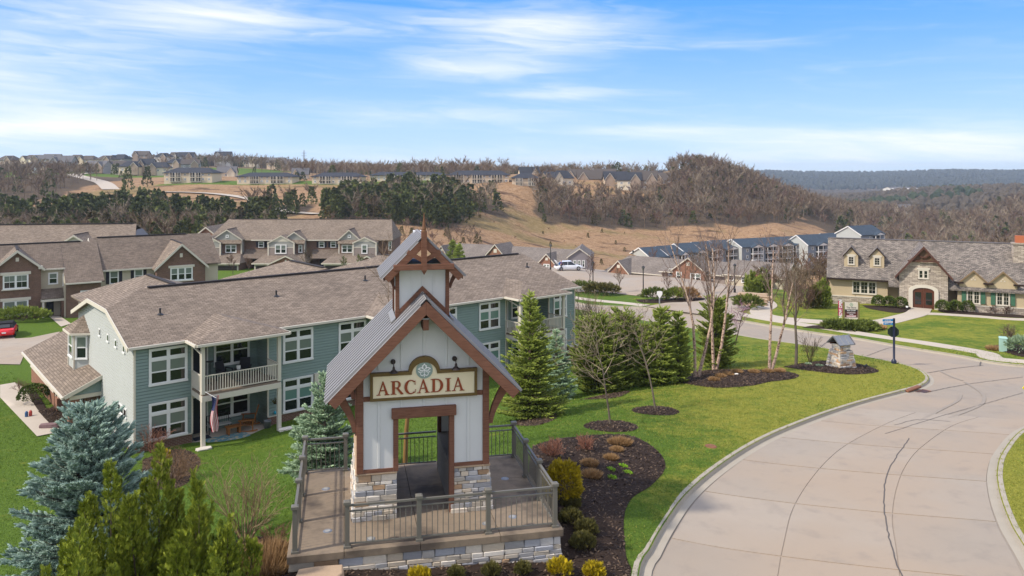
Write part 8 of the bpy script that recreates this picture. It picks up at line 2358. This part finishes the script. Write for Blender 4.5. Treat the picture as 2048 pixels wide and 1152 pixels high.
# cars
def car(label, loc, rz, paint, L=4.5, W=1.8, Hh=1.45, soft=False, trunk_open=False):
    t = thing('car', label, 'car', loc, rz)
    hl, hw = L / 2, W / 2
    # stations along x: bottom, belt and shoulder heights
    st = [(-hl, .42, .62, .80), (-hl + .12, .28, .78, .93), (-hl + .75, .24, .92, .97), (-.4, .22, .90, .98), (.75, .22, .88, .97), (hl - .75, .24, .80, .86), (hl - .15, .28, .66, .82), (hl, .40, .55, .74)]
    V, fs = [], []
    for x, zb_, zt_, wf in st:
        w_ = hw * wf
        V += [(x, -w_ * .94, zb_), (x, -w_, (zb_ + zt_) / 2), (x, -w_ * .92, zt_), (x, w_ * .92, zt_), (x, w_, (zb_ + zt_) / 2), (x, w_ * .94, zb_)]
    for i in range(len(st) - 1):
        for j in range(6): a, b = i * 6 + j, i * 6 + (j + 1) % 6; fs.append((a, b, b + 6, a + 6))
    fs += [(5, 4, 3, 2, 1, 0), tuple(range(len(V) - 6, len(V)))]
    mb = MB(); mb.mesh(V, [f[::-1] for f in fs]); bo = mb.obj('body', paint, t, smooth=True); s_ = bo.modifiers.new('s', 'BEVEL'); s_.width = .05; s_.segments = 2
    x0, x1, x2, x3 = -hl + .55, -hl + 1.15, .35, 1.05
    gl = mat('car_glass', (.01, .012, .015), .05, spec=.8)
    cab = [(x0, .86), (x1, Hh - .03), (x2, Hh), (x3, .88)]
    mb = MB(); w0, w1 = hw * .86, hw * .68
    lo = [(cab[0][0], s * w0, cab[0][1]) for s in (-1, 1)] + [(cab[3][0], s * w0, cab[3][1]) for s in (-1, 1)]
    up = [(cab[1][0], s * w1, cab[1][1]) for s in (-1, 1)] + [(cab[2][0], s * w1, cab[2][1]) for s in (-1, 1)]
    mb.mesh(lo + up, [(0, 1, 5, 4), (3, 2, 6, 7), (2, 0, 4, 6), (1, 3, 7, 5)]); mb.obj('windows', gl if not soft else mat('black_soft_top', (.012, .012, .014), .9), t)
    mb = MB(); mb.ext([(cab[1][0] - .05, -w1 * 1.02, Hh - .03), (cab[2][0] + .05, -w1 * 1.02, Hh), (cab[2][0] + .05, w1 * 1.02, Hh), (cab[1][0] - .05, w1 * 1.02, Hh - .03)], (0, 0, .04)); mb.obj('roof', paint if not soft else mat('black_soft_top', (.012, .012, .014), .9), t)
    if soft:
        mb = MB(); mb.ext([(x0 + .05, -.45, .94), (x1 - .1, -.38, Hh - .12), (x1 - .1, .38, Hh - .12), (x0 + .05, .45, .94)], (-.03, 0, .02)); mb.obj('rear_window', gl, t)
    else:
        mb = MB()
        for s in (-1, 1):
            for xa in (x0, x3, -.35): mb.bar((xa if xa != -.35 else -.35, s * (w0 + .005), .88), ({x0: x1, x3: x2, -.35: -.3}[xa], s * (w1 + .005), Hh - .02), .05, .04, (1, 0, 0))
        mb.obj('pillar', paint, t)
    for sx in (-hl + .85, hl - .85):
        for s in (-1, 1):
            mb = MB()
            mb.lathe([(.20, -.10), (.31, -.10), (.33, -.06), (.33, .06), (.31, .10), (.20, .10)], 18); wl = mb.obj('wheel', mat('tyre_rubber', (.012, .012, .013), .9), t, (sx, s * (hw - .11), .33), (R(90), 0, 0))
            mb = MB(); mb.lathe([(0, -.105), (.06, -.105), (.20, -.09), (.20, .09), (.06, .105), (0, .105)], 10); mb.obj('rim', mat('alloy', (.45, .45, .47), .3, metal=.8), wl)
    for s in (-1, 1):
        mb = MB(); mb.box(-hl - .005 + .05, s * hw * .62 - .16, .62, -hl + .14, s * hw * .62 + .16, .74); mb.obj('tail_lamp', mat('lamp_red', (.35, .01, .01), .3), t)
        mb = MB(); mb.box(hl - .22, s * hw * .62 - .16, .54, hl - .03, s * hw * .62 + .16, .64); mb.obj('headlight', mat('lamp_clear', (.6, .6, .62), .15), t)
    mb = MB(); mb.box(-hl - .012, -.17, .50, -hl + .06, .17, .62); mb.obj('number_plate', WHITEP, t)
    if trunk_open:
        mb = MB(); mb.ext([(-hl + .45, -hw * .78, .95), (-hl + .05, -hw * .78, 1.62), (-hl + .05, hw * .78, 1.62), (-hl + .45, hw * .78, .95)], (.05, 0, .03)); mb.obj('boot_lid', paint, t)
        mb = MB(); mb.box(-hl + .10, -hw * .7, .72, -hl + .6, hw * .7, .945); mb.obj('boot_opening', BLACKM, t)
    return t


p = on(17, 676, .05); car('bright red convertible with black soft top parked on the left drive', (p[0] - 1.0, p[1] + 1.2, p[2]), R(118), mat('red_car_paint', (.62, .012, .02), .25, spec=.6), 4.2, 1.78, 1.28, True)
p = on(1137, 541, .07); car('white saloon car with its boot open in the car park', p, R(12), mat('white_car_paint', (.78, .79, .82), .25, spec=.6), 4.6, 1.8, 1.46, False, True)


# person at the boot of the white car
def person(label, loc, rz, top, trousers):
    t = thing('person', label, 'person', loc, rz)
    def skin(nm, pts, edges, rad, m, lev=2):
        me = bpy.data.meshes.new(nm); me.from_pydata(pts, edges, []); me.materials.append(m)
        o = link(nm, me, t); md = o.modifiers.new('skin', 'SKIN')
        for v, r_ in zip(me.skin_vertices[0].data, rad): v.radius = (r_, r_)
        me.skin_vertices[0].data[0].use_root = True
        sb_ = o.modifiers.new('sub', 'SUBSURF'); sb_.levels = lev; sb_.render_levels = lev
        return o
    sk = mat('skin_tone', (.45, .27, .19), .6)
    pts = [(0, 0, .95), (0, .02, 1.15), (.02, .03, 1.38), (.05, .03, 1.50), (.09, .03, 1.60), (.09, .03, 1.72), (0, .10, .90), (.02, .11, .50), (0, .11, .08), (.12, .12, .04), (0, -.10, .90), (-.02, -.11, .50), (-.04, -.11, .08), (.08, -.12, .04),
           (.0, .20, 1.40), (.12, .25, 1.15), (.36, .20, 1.08), (.46, .18, 1.07), (.0, -.20, 1.40), (.10, -.25, 1.15), (.34, -.20, 1.06), (.44, -.18, 1.05)]
    ed = [(0, 1), (1, 2), (2, 3), (3, 4), (4, 5), (0, 6), (6, 7), (7, 8), (8, 9), (0, 10), (10, 11), (11, 12), (12, 13), (2, 14), (14, 15), (15, 16), (16, 17), (2, 18), (18, 19), (19, 20), (20, 21)]
    rad = [.13, .125, .13, .06, .085, .085, .09, .065, .045, .05, .09, .065, .045, .05, .06, .05, .04, .045, .06, .05, .04, .045]
    b_ = skin('body', pts, ed, rad, sk)
    skin('shirt', [(0, 0, .93), (0, .02, 1.15), (.02, .03, 1.37), (.0, .20, 1.40), (.11, .25, 1.16), (.30, .21, 1.09), (.0, -.20, 1.40), (.09, -.25, 1.16), (.28, -.21, 1.08)], [(0, 1), (1, 2), (2, 3), (3, 4), (4, 5), (2, 6), (6, 7), (7, 8)], [.145, .14, .145, .075, .065, .055, .075, .065, .055], top)
    skin('trousers', [(0, 0, .98), (0, .10, .90), (.02, .11, .50), (0, .11, .10), (0, -.10, .90), (-.02, -.11, .50), (-.04, -.11, .10)], [(0, 1), (1, 2), (2, 3), (0, 4), (4, 5), (5, 6)], [.14, .10, .08, .06, .10, .08, .06], trousers)
    skin('hair', [(.07, .03, 1.67), (.08, .03, 1.75)], [(0, 1)], [.095, .085], mat('dark_hair', (.03, .02, .015), .7))
    return t


p = on(1122, 542.5, .07); person('person in a purple top leaning into the open boot of the white car', p, R(12), mat('purple_cloth', (.11, .06, .14), .9), mat('dark_trousers', (.03, .03, .06), .9))

# ------------------------------------------------------------------ on and around the near porch of the blue house
def aw(t, d, z):
    c, s = math.cos(GA), math.sin(GA); return (-19.5 + c * t - s * d, 40 + s * t + c * d, z)


PZ = -5.795
OAK = mat('varnished_oak', (.34, .135, .035), .55, .1, 4, extra=wood)
# rocking love seat
t = thing('rocking_bench', 'varnished timber rocking love seat on the patio', 'bench', aw(6.1, .25, PZ), GA + R(-118))
for s in (-1, 1):
    pts = [(s * .62, -.55 + .11 * k_, .015 + .02 * (k_ - 5) ** 2 * .14) for k_ in range(11)]
    mb = MB(); [mb.bar(a, b, .05, .07) for a, b in zip(pts, pts[1:])]; mb.obj('rocker', OAK, t)
    mb = MB(); mb.box(s * .62 - .03, -.40, .06, s * .62 + .03, -.34, .62); mb.obj('leg', OAK, t); mb = MB(); mb.box(s * .62 - .03, .26, .06, s * .62 + .03, .32, .62); mb.obj('leg', OAK, t)
    mb = MB(); mb.box(s * .62 - .07, -.48, .62, s * .62 + .07, .34, .66); mb.obj('armrest', OAK, t)
for k_ in range(6): mb = MB(); mb.box(-.60, -.42 + k_ * .12, .38 - .012 * k_, .60, -.32 + k_ * .12, .41 - .012 * k_); mb.obj('slat', OAK, t)
for k_ in range(11):
    x = -.55 + k_ * .11; zt_ = 1.12 + .16 * math.cos((k_ - 5) / 5 * 1.5)
    mb = MB(); mb.ext([(x - .048, .26, .36), (x + .048, .26, .36), (x + .048, .50, zt_), (x - .048, .50, zt_)], (0, .03, 0)); mb.obj('slat', OAK, t)
t = thing('patio_table', 'low varnished timber table between bench and love seat', 'table', aw(5.1, -.1, PZ), GA)
mb = MB(); mb.box(-.42, -.24, .40, .42, .24, .44); mb.obj('top', OAK, t)
for s in (-1, 1): mb = MB(); mb.box(s * .3 - .04, -.18, 0, s * .3 + .04, .18, .40); mb.obj('leg', OAK, t)
t = thing('garden_bench', 'black iron garden bench with pale seat under the porch window', 'bench', aw(4.6, .75, PZ), GA)
mb = MB(); mb.box(-.62, -.25, .40, .62, .22, .45); mb.obj('seat', mat('pale_cushion', (.42, .42, .40), .9), t)
for s in (-1, 1):
    for y in (-.22, .2): mb = MB(); mb.tube((s * .6, y, 0), (s * .6, y, .42 if y < 0 else .95), .02); mb.obj('leg', BLACKM, t)
    mb = MB(); mb.tube((s * .6, -.22, .62), (s * .6, .2, .66), .02); mb.obj('armrest', BLACKM, t)
mb = MB(); [mb.tube((-.6 + k_ * .12, .2, .42), (-.6 + k_ * .12, .22, .92), .012, None, 4) for k_ in range(11)]; mb.tube((-.62, .21, .93), (.62, .21, .93), .02); mb.obj('backrest', BLACKM, t)
rg_ = [(-.0 + 1.15 * math.cos(a) , .0 + .75 * math.sin(a)) for a in np.linspace(0, 6.283, 21)[:-1]]
mb = MB(); mb.ext([(max(-1.1, min(1.1, x * 1.3)), max(-.7, min(.7, y * 1.3)), 0) for x, y in rg_], (0, 0, .012)); tag(mb.obj('rug', mat('blue_cream_rug', (.11, .24, .28), .95, .2, 3, stain=((.42, .38, .27), 3.5, .5, .58)), None, aw(4.6, -.75, PZ + .003), (0, 0, GA)), 'blue and cream patterned outdoor rug on the patio', 'rug')
mb = MB(); mb.box(-.45, -.3, 0, .45, .3, .012); tag(mb.obj('door_mat', mat('navy_mat', (.025, .03, .045), .95), None, aw(3.5, .3, PZ + .003), (0, 0, GA)), 'dark door mat on the patio behind the flag', 'mat')
t = thing('planter', 'galvanised planter pail beside the love seat', 'planter', aw(6.95, -.35, PZ)); mb = MB(); mb.lathe([(0, 0), (.17, 0), (.22, .38), (.235, .40), (.20, .40), (.19, .36), (0, .36)], 14); mb.obj('pail', METALD, t, smooth=True)
mb = MB(); pts = [(.21 * math.cos(a), 0, .38 + .22 * math.sin(a)) for a in np.linspace(0, math.pi, 9)]; [mb.tube(a, b, .008, None, 4) for a, b in zip(pts, pts[1:])]; mb.obj('handle', METALD, t)
# flag on the porch post
ft = thing('flag', 'stars and stripes flag hanging from the near porch post', 'flag', aw(3.1, -1.84, -3.05), GA)
mb = MB(); mb.tube((-.12, .06, .35), (.30, -.42, .05), .014); mb.obj('pole', WHITEP, ft)
FRED, FWHT, FBLU = mat('flag_stripe_red', (.42, .02, .04), .8), mat('flag_stripe_white', (.68, .66, .64), .8), mat('flag_blue', (.02, .03, .11), .8)
W_ = .34
def fx(u, v): return (.10 + W_ * u * (1 - .15 * v) + .05 * math.sin(v * 7 + u * 2), -.30 + .07 * math.sin(u * 9 + v * 3), .12 - 1.85 * v)
for k_ in range(13):
    mb = MB(); n = 14; u0, u1 = k_ / 13, (k_ + 1) / 13; v0 = .40 if k_ < 7 else 0.
    for j in range(n):
        a, b = v0 + (1 - v0) * j / n, v0 + (1 - v0) * (j + 1) / n; mb.ext([fx(u0, a), fx(u1, a), fx(u1, b), fx(u0, b)], (0, .004, 0))
    mb.obj('stripe', FRED if k_ % 2 == 0 else FWHT, ft)
mb = MB()
for j in range(6):
    for i in range(4):
        a, b, u0, u1 = .4 * j / 6, .4 * (j + 1) / 6, 7 / 13 * i / 4, 7 / 13 * (i + 1) / 4; mb.ext([fx(u0, a), fx(u1, a), fx(u1, b), fx(u0, b)], (0, .004, 0))
ca = mb.obj('canton', FBLU, ft)
mb = MB()
for j in range(7):
    for i in range(4):
        c = Vector(fx(.06 + i * .12, .03 + j * .053)) + Vector((0, -.004, 0)); mb.ext([c + Vector((math.cos(q) * r_, 0, math.sin(q) * r_)) for q, r_ in [(R(90 + 36 * w2), .017 if w2 % 2 == 0 else .007) for w2 in range(10)]], (0, .003, 0))
mb.obj('star', FWHT, ca)
# hanging basket, wall ornament, wall lamp
t = thing('hanging_basket', 'small hanging plant basket between porch posts', 'basket', aw(7.45, -.3, -4.55)); mb = MB(); mb.lathe([(0, 0), (.1, .02), (.15, .12)], 10); mb.obj('bowl', mat('coir', (.06, .045, .025), .9), t)
mb = MB(); [mb.tube((.14 * math.cos(a), .14 * math.sin(a), .12), (0, 0, .7), .004, None, 3) for a in (0, 2.1, 4.2)]; mb.tube((0, 0, .7), (0, 0, 1.3), .004, None, 3); mb.obj('chain', BLACKM, t)
rgx = np.random.RandomState(4); a_ = scatter(LEAF[0], LEAF[1], LEAF[2], rgx.normal(0, .08, (60, 3)) + (0, 0, .16), rgx.normal(0, 1, (60, 3)) + (0, 0, .8), .1 * np.ones(60), rgx, rgx.uniform(-.3, .3, 60)); link('foliage', np_mesh('foliage', a_[0], tris=a_[1], tint=a_[2], mats=OLIVE), t)
mb = MB(); mb.lathe([(0, -.1), (.07, -.07), (.09, 0), (.05, .08), (0, .1)], 8); tag(mb.obj('glass_ornament', mat('turquoise_glass', (.03, .30, .42), .2), None, aw(7.5, -.12, -5.1)), 'turquoise glass ornament hung beside the porch post', 'ornament')
mb = MB(); mb.lathe([(0, -.07), (.09, -.05), (.11, .02), (.04, .05)], 10); tag(mb.obj('porch_lamp', mat('copper_shade', (.45, .14, .05), .5), None, aw(5.3, .55, -3.22)), 'copper ceiling lamp under the lower porch', 'lamp')
# upper balcony furniture
for k_, (x, y, rz, lab) in enumerate(((4.75, .35, .4, 'dark wicker armchair on the upper balcony, nearer the window mullion'), (5.9, .4, -.5, 'dark wicker armchair on the upper balcony, nearer the inner wall'))):
    t = thing('armchair', lab, 'chair', aw(x, y, -2.855), GA + rz, 'balcony armchairs')
    WK = mat('dark_wicker', (.022, .022, .028), .8)
    mb = MB(); mb.box(-.3, -.3, .36, .3, .3, .46); mb.obj('seat', WK, t); mb = MB(); mb.ext([(-.3, .24, .4), (.3, .24, .4), (.28, .38, 1.02), (-.28, .38, 1.02)], (0, .05, 0)); mb.obj('backrest', WK, t)
    for s in (-1, 1):
        mb = MB(); mb.box(s * .33 - .04, -.3, .60, s * .33 + .04, .28, .65); mb.obj('armrest', WK, t)
        for yy in (-.27, .25): mb = MB(); mb.box(s * .33 - .025, yy - .025, 0, s * .33 + .025, yy + .025, .62); mb.obj('leg', WK, t)
t = thing('bistro_table', 'small round table with pale cloth between balcony armchairs', 'table', aw(5.35, -.2, -2.855)); mb = MB(); mb.lathe([(.2, 0), (.03, .03), (.03, .58), (.3, .6), (.3, .63), (0, .63)], 12); mb.obj('table', BLACKM, t)
mb = MB(); mb.lathe([(0, .0), (.09, 0), (.12, .2), (0, .2)], 10); tag(mb.obj('white_pot', WHITEP, None, aw(5.35, -.2, -2.22)), 'white pot standing on the balcony table', 'pot')
t = thing('bird_stand', 'slim black feeder stand on the upper balcony', 'stand', aw(3.95, .3, -2.855)); mb = MB(); mb.lathe([(.16, 0), (.02, .03), (.02, 1.15)], 8); mb.obj('pole', BLACKM, t); mb = MB(); mb.lathe([(.0, 1.15), (.2, 1.17), (.2, 1.2), (0, 1.22)], 10); mb.obj('tray', BLACKM, t)
# splash stones at the post feet, things on the front walk
for a, b, lab in ((2.85, -2.0, 'pale splash stones at the foot of the flag post'), (7.3, -2.0, 'pale splash stones at the foot of the far porch post')):
    w_ = aw(a, b, 0); tag(rock('splash_stone', (w_[0], w_[1], zg(w_[0], w_[1]) + .04), (.75, .45, .12), STONES[2], GA, int(a * 9)), lab, 'stone')
w_ = on(99, 856, .12); tag(rock('purple_stone', w_, (.95, .42, .26), mat('mauve_stone', (.20, .125, .125), .9, .15, 6), .2, 81), 'long mauve stone lying on the front walk', 'stone')
for a, b, m, lab in ((53, 835, mat('blue_bottle', (.04, .10, .22), .4), 'small blue bottle on the front walk'), (61, 833, mat('red_white_can', (.5, .08, .06), .5), 'small red and white pot on the front walk')):
    mb = MB(); mb.lathe([(0, 0), (.09, 0), (.09, .24), (.05, .32), (0, .33)], 10); tag(mb.obj('garden_ornament', m, None, on(a, b, .05)), lab, 'ornament')
# entry lamps at the cottage doors
for a, b, lab in ((1814, 621, 'small white path light left of the arched doors'), (1667, 606, 'small white path light at the near cottage corner')):
    l = on(a, b); t = thing('path_light', lab, 'light', l); mb = MB(); mb.tube((0, 0, 0), (0, 0, .3), .03); mb.obj('stake', BLACKM, t); mb = MB(); mb.lathe([(.10, .3), (.12, .38), (.1, .46), (0, .48)], 8); mb.obj('globe', WHITEP, t)
# ------------------------------------------------------------------ turf blades and bark chips near by
def turf():
    rg = np.random.RandomState(5); N = 150000
    y = 14.5 * (58 / 14.5) ** (rg.rand(N) ** 1.15); x = rg.uniform(-.70, .70, N) * y
    ok = ~inside(ROAD, x, y)
    for p in EXC[1:]: ok &= ~inside(p, x, y)
    q = np.stack([x - PO.x, y - PO.y], -1); u = q @ np.array([pu.x, pu.y]); v = q @ np.array([pv.x, pv.y])
    ok &= ~((u > -.3) & (u < 6.6) & (v > -.4) & (v < 5.1))
    dx, dy = x + 19.5, y - 40; c, s = math.cos(GA), math.sin(GA); t = dx * c + dy * s; d = -dx * s + dy * c
    ok &= ~((t > -.1) & (d > -.1)) & ~((t > -2.2) & (t < 0) & (d > 6)) & ~((d > -2.1) & (d < 0) & (((t > 2.6) & (t < 7.4)) | ((t > 13.4) & (t < 18.2)) | ((t > 24.5) & (t < 29.3))))
    rm = np.zeros(len(x))
    for i in range(0, len(x), 6000): rm[i:i + 6000] = np.min(np.hypot(x[i:i + 6000, None] - ROAD[None, ::2, 0], y[i:i + 6000, None] - ROAD[None, ::2, 1]), axis=1)
    ok &= rm > .24
    x, y = x[ok], y[ok]; z = zgs(x, y)
    n1 = np.sin(x * .9 + 1.3 * np.sin(y * .7)) * np.sin(y * .8 + 1.1 * np.sin(x * .6)) ; n2 = np.sin(x * 3.1 + 2 * np.sin(y * 2.3)) * np.sin(y * 2.7)
    dry = np.clip(.10 + .66 * np.clip((x - 2) / 8, 0, 1) * np.clip((60 - y) / 15, 0, 1), 0, .9) + .22 * n1 + .15 * n2 + rg.normal(0, .16, len(x))
    for nm, sel, m, lab in (('grass', dry < .52, leafmat('green_blades', (.05, .10, .012), (.17, .27, .035), 0), 'green lawn blades around the terrace'), ('grass', dry >= .52, leafmat('straw_green_blades', (.13, .145, .02), (.36, .36, .075), 0), 'yellowish spring lawn blades along the road')):
        p = np.repeat(np.stack([x[sel], y[sel], z[sel] - .006], -1), 3, 0); n = len(p)
        p[:, :2] += rg.normal(0, .035, (n, 2)) * np.sqrt(np.repeat(y[sel], 3) / 20)[:, None]
        a = rg.uniform(0, 6.28, n); ln = rg.normal(0, .022, (n, 2)); k_ = (np.repeat(y[sel], 3) / 20) ** .6
        w_ = np.stack([np.cos(a), np.sin(a), np.zeros(n)], -1) * (.0075 * k_)[:, None]
        tip = p + np.column_stack([ln * k_[:, None], rg.uniform(.025, .06, n) * k_])
        V = np.stack([p - w_, p + w_, tip], 1).reshape(-1, 3); T_ = np.arange(3 * n).reshape(-1, 3)
        tt = np.repeat(rg.rand(n), 3)
        tag(link(nm, np_mesh(nm, V, tris=T_, tint=tt, mats=m)), lab, 'grass', kind='stuff')


turf()


def chips():
    rg = np.random.RandomState(6); V = []
    for b in [o for o in col.objects if o.name.startswith('mulch_bed')]:
        me = b.data; c = np.empty(len(me.vertices) * 3); me.vertices.foreach_get('co', c); c = c.reshape(-1, 3)
        if c[:, 1].min() > 46 or c[:, 1].min() < 0: continue
        area = sum(p.area for p in me.polygons); n = int(min(9000, area * 260))
        t = np.array([p.area for p in me.polygons]); idx = rg.choice(len(t), n, p=t / t.sum())
        tri = np.array([tuple(me.polygons[int(i)].vertices) for i in idx]); r1, r2 = np.sqrt(rg.rand(n)), rg.rand(n)
        p = c[tri[:, 0]] * (1 - r1)[:, None] + c[tri[:, 1]] * (r1 * (1 - r2))[:, None] + c[tri[:, 2]] * (r1 * r2)[:, None]
        V.append(p)
    p = np.vstack(V); n = len(p); a = rg.uniform(0, 6.28, n); l = rg.uniform(.018, .05, n); tl = rg.normal(0, .35, n)
    ux = np.stack([np.cos(a), np.sin(a), tl], -1) * l[:, None]; uy = np.stack([-np.sin(a), np.cos(a), rg.normal(0, .3, n)], -1) * (l * rg.uniform(.25, .6, n))[:, None]
    p = p + np.array([0, 0, .014])
    Q = np.stack([p - ux - uy, p + ux - uy, p + ux + uy, p - ux + uy], 1).reshape(-1, 3)
    tt = np.repeat(rg.rand(n) ** 3, 4)
    tag(link('bark_chips', np_mesh('bark_chips', Q, quads=np.arange(4 * n).reshape(-1, 4), tint=tt, mats=leafmat('bark_chip', (.030, .019, .014), (.17, .115, .075), 0))), 'dark bark chips strewn over the planting beds', 'mulch', kind='stuff')


chips()
